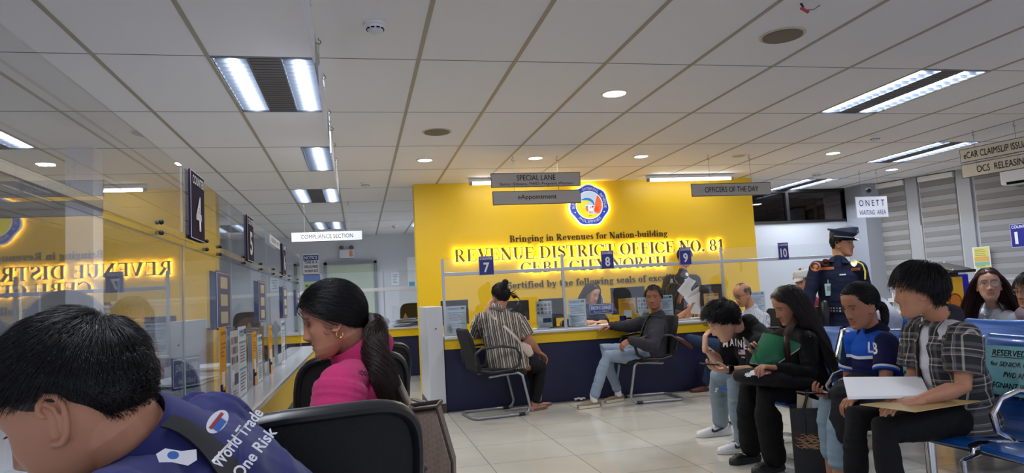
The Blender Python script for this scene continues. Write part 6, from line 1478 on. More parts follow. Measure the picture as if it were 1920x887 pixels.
for s in (.0, 1.0):
    b = MB(); P = [lerp(A_, B_, .28)+D_*s+UZ*Hb*.62+nn_*(.004 if s == 0 else -.004), lerp(A_, B_, .30)+D_*s+UZ*Hb, lerp(A_, B_, .42)+D_*s+UZ*(Hb+.085), lerp(A_, B_, .55)+D_*s+UZ*(Hb+.095), lerp(A_, B_, .66)+D_*s+UZ*(Hb+.05), lerp(A_, B_, .70)+D_*s+UZ*Hb]; b.tube(P, [(.008, .002)]*6, side=dd, n=8); obj('handle', b, BLACK, t)
for k, (q0, q1, h) in enumerate(((.10, .45, .075), (.35, .68, .05), (.62, .95, .045))):
    b = MB(); b.prism([lerp(A_, B_, q0)+D_*(.2+.25*k)+UZ*(Hb-.12), lerp(A_, B_, q1)+D_*(.2+.25*k)+UZ*(Hb-.12), lerp(A_, B_, q1)+D_*(.2+.25*k)+UZ*(Hb+h-.02), lerp(A_, B_, q0+.08)+D_*(.2+.25*k)+UZ*(Hb+h)], D_*.12); obj('paper_inside', b, [mat('kraft_card', srgb(206, 190, 158), .6), PAPER][k % 2], t)
# --- security guard
J = JT(hd=at(1580,456,5.5),nk=at(1572,492,5.5),shL=at(1611,503,5.40),shR=at(1532,503,5.60),elL=at(1628,562,5.5),wrL=at(1622,606,5.4),elR=at(1514,565,5.55),wrR=at(1517,618,5.4),pel=at(1570,604,5.5),knL=(4.25,5.48,.38),knR=(4.0,5.52,.38),anL=(4.27,5.5,.09),anR=(4.0,5.5,.09))
F = figure('standing security guard in navy uniform and peaked cap, head turned to the right', J, (.42, -.90, -.08), k=.95, skin=TAN, size=.0035, hs=1.0, gaze=.002)
nav = fabric('guard_navy', srgb(17, 23, 48), weave=.2)
o = shirt(F, nav, 'uniform_shirt', 1.95, size=.006, amp=.005, seed=41, fwd=(0, -1, 0), fat=1.02)
trousers(F, fabric('guard_trousers', srgb(15, 18, 36)), seed=42, size=.008, hipw=1.0)
for s in 'LR': shoe(F, s, (0, -1, 0), mat('black_shoe', srgb(20, 20, 22), .4), BLACK)
collar(F, nav, .04, .060, .35, 'shirt_collar', flare=1.75)
hair(F, 'short', HBLACK, 1500, .0016, .02, .008, seed=43)
# cap
Mh = F[2]; cp = obj('cap_crown', MB().tube([Mh @ Vector(p) for p in ((0, -.010, .048), (0, -.006, .078), (0, -.004, .084), (0, .004, .112), (0, .004, .128), (0, .002, .134))], [(.088, .104), (.090, .106), (.091, .107), (.118, .134), (.112, .128), (.06, .07)], side=Mh.to_3x3() @ UX, n=40), mat('cap_navy', srgb(28, 38, 62), .6), F[0])
obj('cap_band', MB().tube([Mh @ Vector((0, -.008, .052)), Mh @ Vector((0, -.007, .070))], [(.0905, .107)]*2, side=Mh.to_3x3() @ UX, n=40), mat('cap_band_black', srgb(18, 20, 30), .4), cp)
obj('cap_braid', MB().tube([Mh @ Vector((.0935*math.sin(a), -.008+.110*math.cos(a), .062-.012*math.cos(a))) for a in np.linspace(-1.75, 1.75, 28)], .0042, n=8), mat('silver_braid', srgb(205, 210, 220), .3, metal=.4), cp)
G = [[Mh @ Vector(((.086+.004*j)*math.sin(a), -.01+(.100+.0145*j*max(0, math.cos(a*.9)))*math.cos(a), .048-.0062*j)) for a in np.linspace(-1.15, 1.15, 20)] for j in range(5)]
obj('cap_peak', MB().sheet(G, .003), mat('patent_black', srgb(10, 10, 12), .08), cp)
obj('cap_badge', MB().ball(Mh @ Vector((0, .128, .100)), (.016, .008, .022), 14, 8, None), mat('cap_badge', srgb(150, 120, 90), .35, metal=.5), cp)
UG = Vector((.80, -.60, 0))
org = mat('patch_orange', srgb(190, 104, 40), .6); gold = mat('badge_gold', srgb(206, 186, 130), .3, metal=.5)
circ = [(math.cos(a), math.sin(a)) for a in np.linspace(0, 2*PI, 24, endpoint=False)]
a = print_patch(o, at(1528,499,5.4), UG, UZ, .085, .085, org, None, 'sleeve_patch', .002, poly=circ); print_patch(o, at(1528,499,5.4), UG, UZ, .064, .064, mat('patch_dark', srgb(40, 26, 40), .6), a, 'patch_center', .003, poly=circ); print_patch(o, at(1528,499,5.4), UG, UZ, .036, .036, org, a, 'patch_core', .004, poly=circ)
a = print_patch(o, at(1548,492,5.4), UG, UZ, .064, .060, mat('chest_emblem', srgb(130, 70, 50), .6), None, 'chest_emblem', .002, poly=circ); print_patch(o, at(1548,492,5.4), UG, UZ, .04, .02, mat('patch_dark', srgb(40, 26, 40), .6), a, 'emblem_center', .003)
for x_, y_, w_ in ((1549, 503, .125), (1604, 505, .07)):
    a = print_patch(o, at(x_,y_,5.4), UG, UZ, w_, .022, org, None, 'name_tape', .003); print_text(o, 'GUARD' if x_ < 1560 else 'OFFICER', at(x_,y_,5.4), UG, UZ, w_*.7, .010, mat('tape_ink', srgb(60, 30, 20), .6), a, 'tape_letters', .004)
a = print_patch(o, at(1601,493,5.4), UG, UZ, .055, .07, gold, None, 'shield_badge', .005, poly=[(0, 1), (.8, .7), (1, .0), (.7, -.6), (0, -1), (-.7, -.6), (-1, 0), (-.8, .7)]); print_patch(o, at(1601,493,5.4), UG, UZ, .028, .03, ALU, a, 'badge_core', .007, poly=circ)
obj('shoulder_cord', MB().tube([F[1]['shL']+Vector((-.03, -.02, .055)), F[1]['shL']+Vector((-.01, -.055, .03)), F[1]['shL']+Vector((-.0, -.07, -.03)), F[1]['shL']+Vector((-.01, -.072, -.10))], .008, n=8), mat('yellow_cord', srgb(214, 190, 60), .6), F[0])
print_patch(o, at(1580,515,5.4), UG, UZ, .05, .012, ALU, None, 'tie_clip', .004)
bl = MB(); c = F[1]['pel']+Vector((0, 0, .115)); bl.tube([c-Vector((0, 0, .028)), c+Vector((0, 0, .028))], [(.172, .128)]*2, side=F[3], n=32); b_ = obj('duty_belt', bl, mat('belt_black', srgb(14, 14, 16), .35), F[0])
def bp_(k, i, o): a = .95+.13*k; return c+F[3]*((.172+o)*math.cos(a))+UZ.cross(F[3])*((.128+o)*math.sin(a))+UZ*(.012-.024*i)
for i in range(2):
    for k in range(7): obj('belt_stud', MB().tube([bp_(k, i, 0), bp_(k, i, .012)], .007, n=8), mat('stud_chrome', srgb(225, 225, 230), .15, metal=1), b_)
hp = MB(); hp.tube([c+Vector((-.15, -.06, .06)), c+Vector((-.165, -.08, -.02)), c+Vector((-.17, -.08, -.14))], [(.035, .028), (.04, .03), (.03, .022)], side=UX, n=14, rnd=True); obj('holster', hp, mat('belt_black', srgb(14, 14, 16), .35), b_)
q = project(o, [at(1553,543,5.4)], UG.cross(UZ), .012)[0]
idc = obj('id_card', MB().box(q.x-.036, q.x+.036, q.y-.006, q.y-.002, q.z-.055, q.z+.05), mat('id_card', srgb(160, 186, 180), .35), F[0], .003); obj('card_photo', MB().box(q.x-.018, q.x+.018, q.y-.0075, q.y-.006, q.z-.01, q.z+.03), mat('card_print', srgb(120, 130, 130), .5), idc); obj('card_clip', MB().tube([q+Vector((0, -.004, .05)), q+Vector((0, -.006, .085))], .004, n=8), ALU, idc)

# --- man in the grey jacket
J = JT(hd=at(1226,558,6.70),nk=at(1232,592,6.74),shL=at(1230,616,6.54),shR=at(1214,602,6.90),elL=at(1224,650,6.42),wrL=at(1182,638,6.48),elR=at(1180,612,6.96),wrR=at(1146,611,7.02),pel=at(1222,664,6.74),knL=at(1138,668,6.62),knR=at(1130,655,6.80),anL=at(1113,748,6.62),anR=at(1158,734,6.85))
F = figure('man in a dark grey jacket and light jeans sitting sideways, looking at the camera', J, (-.58, -.80, -.02), k=.95, skin=DEEP, size=.0035, hands=dict(L=dict(d=(-.8, .2, -.4), pn=(0, .5, -.8), curl=.5), R=dict(d=(-1, .1, -.1), pn=(0, 0, -1), curl=.25)), lips=(.8, .5, .5), stubble=.4, fat=1.0, neckr=.056)
shirt(F, fabric('dark_green_tee', srgb(40, 50, 52)), 'tee_shirt', .3, fat=1.0, seed=50, fwd=(-.6, -.8, 0), belly=.01, zmin=.45)
jk = fabric('grey_jacket', srgb(52, 50, 58), weave=.4)
o = shirt(F, jk, 'jacket', 1.93, fat=1.13, size=.006, amp=.009, seed=51, fwd=(-.6, -.8, 0), down=.12, slv=1.08, zmin=.44); open_front(o, F, .04, .04, (-.75, -.66, 0), .95)
collar(F, jk, .035, .064, .5, 'jacket_collar', flare=1.45)
for s in 'LR':
    for t_, c_ in ((.90, 'cuff_maroon'), (.93, 'cuff_pale')): cuff(F, 'el'+s, 'wr'+s, t_, .039, mat(c_, srgb(90, 30, 36) if 'maroon' in c_ else srgb(196, 180, 176), .7), .007)
for k in range(3): print_text([c for c in F[0].children if c.name.startswith('tee_shirt')][0], ('RIDE', 'CLUB', 'CREW')[k], at(1203,585+k*8,6.55), (.8, -.6, 0), UZ, .09, .03, mat('print_green', srgb(70, 110, 90), .6), None, 'print', .004) if k < 2 else None
trousers(F, fabric('blue_light_jeans', srgb(136, 152, 172), weave=.4), fat=.95, seed=53, length=.90, seat=.44)
for s, tp_ in (('L', (-1, -.12, 0)), ('R', (-.6, -.2, .0))): shoe(F, s, tp_, mat('tan_canvas', srgb(124, 106, 88), .7), mat('cream_sole', srgb(206, 198, 180), .5), name='slip_on_shoe', hi=.075, tip=.040, sockm=mat('white_sock', srgb(220, 220, 222), .8), L=.27)
hair(F, 'short', HBLACK, 1800, .0016, .022, .012, lift=.7, seed=54, grav=0)
# --- woman in the striped shirt, back to the camera
J = JT(hd=at(938,556,6.76),nk=at(934,584,6.72),shL=at(905,599,6.74),shR=at(970,602,6.66),elL=at(895,626,6.95),wrL=at(914,592,7.0),elR=at(990,636,6.62),wrR=at(1010,660,6.76),pel=at(950,676,6.70),knL=at(993,676,6.95),knR=at(1014,690,6.80),anL=at(1010,740,6.92),anR=at(1002,756,6.75))
F = figure('woman in a black and cream striped shirt seen from behind at the counter', J, (-.30, .94, -.12), k=.95, skin=MID, size=.0035, fat=1.3, hands=dict(L=dict(d=(.2, .3, 1), pn=(.8, .3, 0), curl=.15), R=dict(d=(.8, .3, -.6), pn=(0, 0, -1), curl=.4)), neckr=.052)
sh_ = shirt(F, fabric('striped_shirt', srgb(90, 80, 74), 'stripes'), 'striped_shirt', .85, fat=1.22, size=.006, amp=.007, seed=61, fwd=(.3, .94, 0), belly=.03, down=.16, slv=1.15, zmin=.43)
collar(F, fabric('striped_shirt', srgb(90, 80, 74)), .03, .062, .5, 'shirt_collar', flare=1.5)
trousers(F, fabric('black_trousers', srgb(20, 20, 24)), fat=1.1, seed=62, length=.86, seat=.44)
for s in 'LR': shoe(F, s, (.8, .5, 0), mat('beige_flat', srgb(170, 130, 112), .5), mat('beige_sole', srgb(120, 90, 76), .5), name='flat_shoe', hi=.040, tip=.026, L=.24)
hair(F, 'gather', HBLACK, 1800, .0015, .1, .018, table=LONGL, tie=(.0, -.09, .075), seed=63)
Mh = F[2]; lock(F, [Mh @ Vector(p) for p in ((-.03, -.09, .05), (.0, -.12, .10), (.02, -.10, .13), (.03, -.07, .12))], [.03, .035, .03, .02], 200, .0016, HBLACK, 'hair_bun', wave=1.5)
for k in range(5): a = Vector((.04+.012*k, -.10, .01-.012*k)); lock(F, [Mh @ a, Mh @ (a+Vector((.03, -.02, .01))), Mh @ (a+Vector((.06, -.03, .03-.015*k)))], [.008, .006, .002], 24, .0014, HBLACK, 'hair_lock', seed=k)
obj('hair_clip', MB().tube([Mh @ Vector((.035+.018*math.cos(a), -.145, .07+.018*math.sin(a))) for a in np.linspace(0, 2*PI, 16, endpoint=False)], (.007), n=8, closed=True), mat('clip_grey', srgb(110, 106, 104), .3), F[0])
P = [at(909,578,6.55), at(930,596,6.5), at(952,615,6.48), at(972,634,6.5), at(985,650,6.55)]; P = project(sh_, P, (0, -1, 0), .006)
bag = thing('crossbody_bag', 'small cream crossbody bag on the right hip of the striped shirt woman', 'bag', P[-1])
obj('strap', MB().tube(P, [(.013, .003)]*5, side=Vector((.6, 0, .8)), n=10), mat('cream_strap', srgb(206, 190, 180), .5), bag)
obj('pouch', MB().tube([P[-1]+Vector((-.01, -.0, .02)), P[-1]+Vector((.03, -.01, -.03)), P[-1]+Vector((.06, -.01, -.08))], [(.045, .02), (.05, .025), (.035, .02)], side=Vector((.8, 0, .5)), n=16, rnd=True), mat('cream_leather', srgb(196, 176, 164), .5), bag)
# --- clerk at counter 8
J = JT(hd=at(1110,550,7.95),nk=at(1103,578,7.98),shL=at(1125,592,8.02),shR=at(1080,592,7.92),elL=at(1135,606,7.80),wrL=at(1124,604,7.60),elR=at(1082,608,7.72),wrR=at(1112,604,7.58),pel=at(1100,655,8.05))
F = figure('young clerk with dark shoulder hair reading papers behind the counter 8 name plate', J, (.42, -.80, -.40), k=.88, skin=LIGHT, size=.0038, legs=False, closed=.6, hands=dict(L=dict(d=(-.8, -.4, -.1), curl=.4), R=dict(d=(.9, -.3, -.1), curl=.4)))
shirt(F, fabric('dark_grey_blouse', srgb(52, 50, 52)), 'blouse', .9, seed=71)
st = [(tuple(lerp(F[1]['pel'], F[1]['nk'], q)), .14) for q in (.5, .7, .88)]+[(tuple(F[1]['shL']), .07), (tuple(F[1]['shR']), .07)]
hair(F, 'long', HDKB, 1600, .0020, .26, .014, table=LONGL, seed=72, grav=.35, k=10, stick=st, lift=.05, curl=.05)
office_chair(Vector((2.62, 8.16, 0)), -PI/2, 'office chair under the clerk at counter 8, mostly hidden', .40, .3, .4, arms=False)
# --- clerk at counter 9
J = JT(hd=at(1266,550,7.9),nk=at(1254,578,7.95),shL=at(1276,592,7.98),shR=at(1238,590,7.82),elL=at(1288,597,7.76),wrL=at(1303,578,7.60),elR=at(1264,602,7.64),wrR=at(1292,580,7.52),pel=at(1250,650,8.0))
F = figure('long-haired clerk at counter 9 holding up a sheaf of white papers', J, (.93, -.28, -.22), k=.88, skin=TAN, size=.0038, legs=False, closed=.3, hands=dict(L=dict(d=(.3, -.1, 1), curl=.5), R=dict(d=(.4, -.1, .9), pn=(.6, .3, 0), curl=.6)))
shirt(F, fabric('taupe_blouse', srgb(110, 96, 92), 'print', c2=srgb(60, 52, 52)), 'blouse', .9, seed=75)
st = [(tuple(lerp(F[1]['pel'], F[1]['nk'], q)), .14) for q in (.5, .7, .88)]+[(tuple(F[1]['shL']), .07), (tuple(F[1]['shR']), .07)]
hair(F, 'long', HDKB, 1800, .0020, .34, .016, table=LONGL, seed=76, grav=.35, k=12, stick=st, lift=.05, curl=.05)
office_chair(Vector((3.62, 8.12, 0)), -PI/2, 'office chair under the clerk holding papers at counter 9', .40, .3, .4, arms=False)
t = thing('paper_sheaf', 'two white papers held up in the hand of the counter 9 clerk', 'paper', at(1300,550,7.45))
for c4 in ([(1270,545), (1291,519), (1305,527), (1284,557)], [(1282,558), (1311,536), (1319,550), (1297,577)], [(1290,560), (1318,545), (1313,590), (1296,588)]):
    q = [at(x, y, 7.46+.02*i) for i, (x, y) in enumerate(c4)]; G = [[lerp(lerp(q[0], q[1], j/5), lerp(q[3], q[2], j/5), i/5)+Vector((0, .012*math.sin(i/5*PI), 0)) for j in range(6)] for i in range(6)]; obj('sheet', MB().sheet(G, .002), PAPER, t)
# --- standing clerk behind sign 9
J = JT(hd=at(1284,482,8.35),nk=at(1280,512,8.35),shL=at(1304,524,8.3),shR=at(1254,525,8.4),elL=at(1312,556,8.35),wrL=at(1308,590,8.3),elR=at(1244,560,8.35),wrR=at(1252,592,8.25),pel=at(1278,618,8.35),knL=(4.1,8.35,.4),knR=(3.9,8.35,.4),anL=(4.1,8.35,.09),anR=(3.9,8.35,.09))
F = figure('standing clerk in a white and dark vest, face half hidden by the counter 9 sign', J, (.1, -.95, -.3), k=.95, skin=TAN, size=.004, closed=.4)
o = shirt(F, fabric('dark_sleeve', srgb(58, 56, 58)), 'shirt', 1.9, seed=80, size=.007); trousers(F, fabric('black_trousers', srgb(20, 20, 24)), seed=81, size=.009)
for s in (-1, 1): print_patch(o, at(1280+s*17,545,8.2), UX, UZ, .13, .30, fabric('vest_white', srgb(206, 206, 208)), None, 'vest_panel', .006, poly=[(-.9, 1), (.5*1, 1), (.9, -.9), (-.9, -.9)] if s > 0 else [(-.5, 1), (.9, 1), (.9, -.9), (-.9, -.9)])
a = print_patch(o, at(1293,514,8.2), UX, UZ, .07, .07, mat('vest_badge', srgb(80, 70, 66), .5), None, 'round_badge', .009, poly=circ); print_patch(o, at(1293,514,8.2), UX, UZ, .045, .045, WINK, a, 'badge_core', .011, poly=circ)
obj('lanyard', MB().tube(project(o, [at(1266,508,8.2), at(1272,522,8.2), at(1280,540,8.2)], (0, -1, 0), .01), [(.008, .002)]*3, n=8), mat('lanyard_white', srgb(190, 190, 195), .5), F[0])
for s in 'LR': shoe(F, s, (0, -1, 0), mat('black_shoe', srgb(20, 20, 22), .4), BLACK)
hair(F, 'short', HBLACK, 1200, .002, .03, .014, seed=82)
# --- bald man
J = JT(hd=at(1392,552,6.7),nk=at(1410,582,6.7),shL=at(1430,597,6.58),shR=at(1384,596,6.86),elL=at(1430,638,6.50),wrL=at(1392,648,6.55),elR=at(1366,612,6.96),wrR=at(1336,606,7.08),pel=at(1418,654,6.65),knL=at(1345,648,6.68),knR=at(1340,660,6.86),anL=at(1292,636,6.80),anR=at(1325,718,6.98))
F = figure('bald man with glasses and a pale patterned shirt leaning on counter 9', J, (-.94, -.16, -.34), up=(-.15, 0, 1), k=.95, skin=TAN, size=.0035, hands=dict(R=dict(curl=.3), L=dict(curl=.4)), stubble=.3, closed=.4, fat=1.1)
shirt(F, fabric('pale_pattern_shirt', srgb(206, 210, 220), 'print', c2=srgb(120, 130, 150)), 'patterned_shirt', .8, fat=1.12, seed=90, fwd=(-1, 0, 0), belly=.03)
trousers(F, fabric('dark_blue_jeans', srgb(44, 62, 92), weave=.4), seed=91, length=.96, fat=1.05)
shoe(F, 'R', (-1, 0, 0), mat('brown_leather', srgb(92, 44, 36), .4), mat('brown_sole', srgb(70, 40, 34), .5), name='brown_shoe', L=.28)
shoe(F, 'L', (-.75, 0, .5), mat('brown_leather', srgb(92, 44, 36), .4), mat('brown_sole', srgb(70, 40, 34), .5), name='brown_shoe', L=.28, up=(.5, 0, .8))
glasses(F[2], F[0], mat('glasses_dark_red', srgb(60, 20, 22), .3))
hair(F, 'short', mat('hair_grey_fuzz', srgb(80, 70, 66), .7), 500, .0010, .006, .001, table=(.2, .2, .2, .05, .02, -.01, -.04, -.05), seed=92, lift=1)
# --- woman with glasses on the right
J = JT(hd=at(1854,534,4.3),nk=at(1862,578,4.40),shL=at(1903,602,4.20),shR=at(1830,598,4.52),elL=(4.80,4.02,.55),wrL=(4.55,3.98,.5),elR=(4.52,4.66,.55),wrR=(4.30,4.6,.5),pel=(4.74,4.4,.46),knL=(4.32,4.3,.42),knR=(4.32,4.5,.42),anL=(4.28,4.3,.09),anR=(4.28,4.5,.09))
F = figure('young woman with round glasses and long reddish hair facing the camera', J, (-.66, -.72, .10), k=.90, skin=LIGHT, size=.003, lips=(.85, .36, .36), hs=1.0, neckr=.044, fat=1.0)
o = shirt(F, fabric('pale_blue_blouse', srgb(196, 206, 220)), 'blouse', .9, seed=95, size=.006)
trousers(F, fabric('black_trousers', srgb(20, 20, 24)), seed=96, size=.009)
for s in 'LR': shoe(F, s, (-1, 0, 0), mat('black_shoe', srgb(20, 20, 22), .4), BLACK)
glasses(F[2], F[0], mat('thin_metal', srgb(150, 140, 136), .25, metal=.8), (.024, .020))
st = [(tuple(lerp(F[1]['pel'], F[1]['nk'], q)), .145) for q in (.5, .7, .88)]+[(tuple(F[1]['shL']), .07), (tuple(F[1]['shR']), .07)]
hair(F, 'long', HRED, 3600, .0011, .38, .012, table=(.080, .070, .050, .025, .0, -.03, -.055, -.065), seed=97, grav=.35, k=16, stick=st, lift=.05, curl=.05, part_x=0)
obj('necklace', MB().tube(project(o, [at(1848,590,4.2), at(1856,598,4.2), at(1864,592,4.2)], (-.66, -.72, 0), .004), .002, n=6), ALU, F[0])
bp = MB(); bp.tube([at(1888,575,4.34), at(1893,590,4.24), at(1895,618,4.20)], [(.022, .01)]*3, side=UX, n=12, rnd=True); obj('dark_strap', bp, mat('strap_slate', srgb(52, 56, 80), .7), F[0])
# --- partial person at the right edge
J = JT(hd=at(1932,545,3.95),nk=at(1945,580,4.0),shL=at(1968,600,3.84),shR=at(1922,592,4.14),elL=(4.86,3.72,.56),wrL=(4.6,3.6,.5),elR=(4.60,4.22,.56),wrR=(4.4,4.2,.5),pel=(4.76,3.95,.46),knL=(4.34,3.85,.42),knR=(4.34,4.05,.42),anL=(4.28,3.85,.09),anR=(4.28,4.05,.09))
F = figure('person with glasses in a mauve top, cut off by the right edge of the photo', J, (-1, .0, -.05), k=.9, skin=TAN, size=.0035)
shirt(F, fabric('mauve_top', srgb(150, 132, 142), weave=.5), 'top', 1.8, seed=99, fat=1.05); trousers(F, fabric('black_trousers', srgb(20, 20, 24)), seed=100, size=.009)
glasses(F[2], F[0], mat('thin_metal', srgb(150, 140, 136), .25, metal=.8)); hair(F, 'short', HBLACK, 1800, .0014, .06, .014, seed=101)
for s in 'LR': shoe(F, s, (-1, 0, 0), mat('black_shoe', srgb(20, 20, 22), .4), BLACK)
# --- person with a white cap behind the guard
J = JT(hd=at(1507,527,6.3),nk=at(1518,560,6.3),shL=at(1545,575,6.2),shR=at(1505,575,6.45),elL=(4.7,6.2,.66),wrL=(4.5,6.15,.6),elR=(4.45,6.5,.66),wrR=(4.25,6.4,.6),pel=(4.62,6.3,.47),knL=(4.3,6.2,.44),knR=(4.3,6.4,.44),anL=(4.3,6.2,.09),anR=(4.3,6.4,.09))
F = figure('seated person in a white cap and red top, mostly hidden behind the guard', J, (-.9, -.3, -.2), k=.9, skin=TAN, size=.004)
shirt(F, fabric('dark_red_top', srgb(120, 44, 54)), 'top', .8, seed=110, size=.008); trousers(F, fabric('black_trousers', srgb(20, 20, 24)), seed=111, size=.009)
hair(F, 'short', HBLACK, 900, .002, .04, .012, seed=112); Mh = F[2]
cp = obj('white_cap', MB().tube([Mh @ Vector(p) for p in ((0, -.01, .045), (0, -.01, .08), (0, -.01, .11), (0, -.01, .125))], [(.088, .108), (.088, .108), (.070, .086), (.02, .03)], side=Mh.to_3x3() @ UX, n=28), fabric('cap_white', srgb(200, 198, 194)), F[0])
G = [[Mh @ Vector((.075*math.sin(a)*(1-.06*j), (.095+.018*j*math.cos(a*.8))*math.cos(a)*1.0, .050-.006*j)) for a in np.linspace(-1.2, 1.2, 14)] for j in range(5)]; obj('cap_peak', MB().sheet(G, .003), fabric('cap_white', srgb(200, 198, 194)), cp)
for s in 'LR': shoe(F, s, (-1, 0, 0), mat('black_shoe', srgb(20, 20, 22), .4), BLACK)
t = thing('stool', 'plain stool under the person in the white cap, hidden behind the guard', 'stool', (4.62, 6.3, 0)); obj('seat', MB().cyl((4.62, 6.3, .33), (4.62, 6.3, .36), .16, 24), BLACK, t)
for k in range(4): obj('leg', MB().cyl((4.62+.12*math.cos(k*PI/2), 6.3+.12*math.sin(k*PI/2), 0), (4.62+.1*math.cos(k*PI/2), 6.3+.1*math.sin(k*PI/2), .33), .012, 10), ALU, t)
# white cloth behind the blue polo woman
G = []
for i in range(9):
    q = i/8; G.append([lerp(at(1650+62*q, 556+80*q*q+14*q, 4.6), at(1636+40*q, 600+60*q, 4.5), j/6)+Vector((.01*math.sin(i*1.3+j), .02*math.sin(j+i), 0)) for j in range(7)])
tag(obj('white_cloth', MB().sheet(G, .004), fabric('white_cloth', srgb(206, 208, 216))), 'white cloth slung over a rear bench seat behind the woman in the blue polo', 'cloth')

# ================================================ LEFT FOREGROUND
# --- woman in pink
J = JT(hd=at(622,598,2.25),nk=at(676,662,2.30),shL=at(640,726,2.12),shR=at(702,712,2.48),elL=at(622,830,2.06),wrL=at(560,850,2.10),elR=at(650,810,2.50),wrR=at(580,815,2.48),pel=(.03,2.32,.50),knL=(-.24,2.20,.48),knR=(-.24,2.44,.48),anL=(-.2,2.2,.09),anR=(-.2,2.44,.09))
F = figure('woman in a pink polo with a long ponytail and gold hoop earring, in profile', J, (-.97, -.10, -.26), up=(-.26, 0, 1), k=.95, skin=MID, size=.0024, hs=.93, lips=(.85, .45, .45), closed=.55, neckr=.056)
pk = fabric('pink_pique', srgb(184, 46, 102), weave=.35, sheen=.1)
o = shirt(F, pk, 'pink_polo', .8, fat=1.05, size=.005, amp=.006, seed=121, fwd=(-1, 0, 0), slv=1.15)
collar(F, pk, .075, .076, .35, 'polo_collar', flare=1.5)
print_text(o, 'upo.', at(703,704,2.05), (.8, .35, -.25), UZ, .045, .018, mat('print_navy', srgb(50, 20, 60), .6), None, 'back_print')
trousers(F, fabric('black_trousers', srgb(20, 20, 24)), seed=122)
for s in 'LR': shoe(F, s, (-1, 0, 0), mat('black_shoe', srgb(20, 20, 22), .4), BLACK)
Mh = F[2]
hair(F, 'gather', HBLACK, 9000, .0006, .1, .016, table=(.070, .064, .048, .020, -.002, -.02, -.055, -.066), tie=(0, -.110, -.046), seed=123, k=9)
q = [Mh @ Vector((0, -.108, -.048)), Mh @ Vector((0, -.134, -.066)), at(700,655,2.20), at(716,690,2.16), at(734,745,2.16), at(752,820,2.18)]
lock(F, q, [.026, .036, .040, .040, .034, .018], 3400, .0007, mat('hair_warm_brown', srgb(44, 28, 24), .4), 'ponytail', seed=124, wave=.5, k=26, solid=.6)
obj('hair_tie', MB().tube([Mh @ Vector((.024*math.cos(a), -.122, -.054+.024*math.sin(a))) for a in np.linspace(0, 2*PI, 20, endpoint=False)], .011, n=10, closed=True), mat('scrunchie_grey', srgb(84, 78, 80), .8, bump=.5, bscale=120), F[0])
e0 = Mh @ Vector((-.083, -.004, -.046)); X_, Z_ = (Mh.to_3x3() @ Vector((0, 1, 0))), (Mh.to_3x3() @ Vector((0, 0, 1)))
obj('hoop_earring', MB().tube([e0+X_*.010*math.sin(a)+Z_*(-.008+.011*math.cos(a)) for a in np.linspace(.3, 2*PI-.3, 22)], .0016, n=8), mat('gold', srgb(220, 170, 90), .2, metal=1), F[0])
# --- handbag
t = thing('handbag', 'brown patterned handbag standing beside the woman in pink', 'bag', at(812,880,1.9))
lea = mat('monogram_leather', srgb(140, 120, 108), .5)
def _mono():
    nt = lea.node_tree; N = nt.nodes.new; L = nt.links.new; b = nt.nodes['Principled BSDF']; tc = N('ShaderNodeTexCoord'); mp = N('ShaderNodeMapping'); mp.inputs['Rotation'].default_value = (0, .785, .0); mp.inputs['Scale'].default_value = (1, 1, 1)
    L(tc.outputs['Object'], mp.inputs[0]); br = N('ShaderNodeTexChecker'); br.inputs['Scale'].default_value = 90; br.inputs[1].default_value = srgb(134, 115, 104); br.inputs[2].default_value = srgb(122, 104, 95); L(mp.outputs[0], br.inputs[0]); L(br.outputs[0], b.inputs['Base Color'])
_mono()
q0, q1, q2, q3 = at(760,772,1.90), at(818,764,1.80), at(848,868,1.80), at(838,960,1.80); w = Vector((0, .10, 0)); 
b = MB(); bot = [at(762,990,1.90), at(850,980,1.80)]
front = [q0, q1, q2, bot[1], bot[0]]; b.prism(front, Vector((.02, .07, 0))); obj('bag_body', b, lea, t, .008)
obj('rim', MB().tube([q0, q1, q1+Vector((.02, .07, .004)), q0+Vector((.02, .07, .004))], .006, n=8, closed=True), mat('dark_leather_trim', srgb(44, 34, 32), .4), t)
obj('seam', MB().tube([q1, q2, bot[1]], .003, n=6), mat('dark_leather_trim', srgb(44, 34, 32), .4), t)
for dx in (0, .06): obj('strap', MB().tube([q0+Vector((.02+dx, .03+dx, 0)), at(760,745,2.05+dx), at(742,705,2.25+dx), at(720,668,2.40+dx), at(700,650,2.46+dx)], [(.011, .003)]*5, side=UX, n=10), mat('dark_leather_trim', srgb(44, 34, 32), .4), t)
# --- boy in navy, bottom left
J = JT(hd=at(138,758,1.05),nk=at(262,856,1.08),shL=at(200,985,.94),shR=at(398,818,1.24),elL=at(60,1120,.92),wrL=at(-60,1080,.96),elR=at(250,920,1.36),wrR=at(130,930,1.32),pel=at(610,1120,1.24))
F = figure('young man in a navy printed polo bending down in the bottom left corner', J, (-.88, .10, -.46), up=(-.46, 0, .90), k=.95, skin=TAN, size=.0020, hs=.96, closed=1.0, legs=False, neckr=.058)
nv = fabric('navy_print_polo', srgb(27, 29, 80), weave=.1, sheen=.1)
ax_ = (F[1]['nk']-F[1]['pel']).normalized()
o = shirt(F, nv, 'navy_polo', .8, fat=1.0, size=.004, amp=.007, seed=131, slv=1.25, loose=1.0)
collar(F, nv, .05, .068, .45, 'polo_collar', flare=1.5)
hair(F, 'short', HBLACK, 16000, .00038, 0.024, .013, table=(.070, .064, .052, .036, .022, .026, -.040, -.080), lift=.3, curl=.12, seed=133, grav=.05, k=7, crown=(0, -.07, .07), fade=.12)
tdir = (at(505,806,.97)-at(455,871,.97)).normalized(); tup = (at(440,810,.97)-at(478,840,.97)).normalized()
def tx(s, x, y, w, h, m=WINK, rot=None): return print_text(o, s, at(x, y, .9), rot or tdir, tup, w, h, m, None, 'back_print', .003, bold=.02)
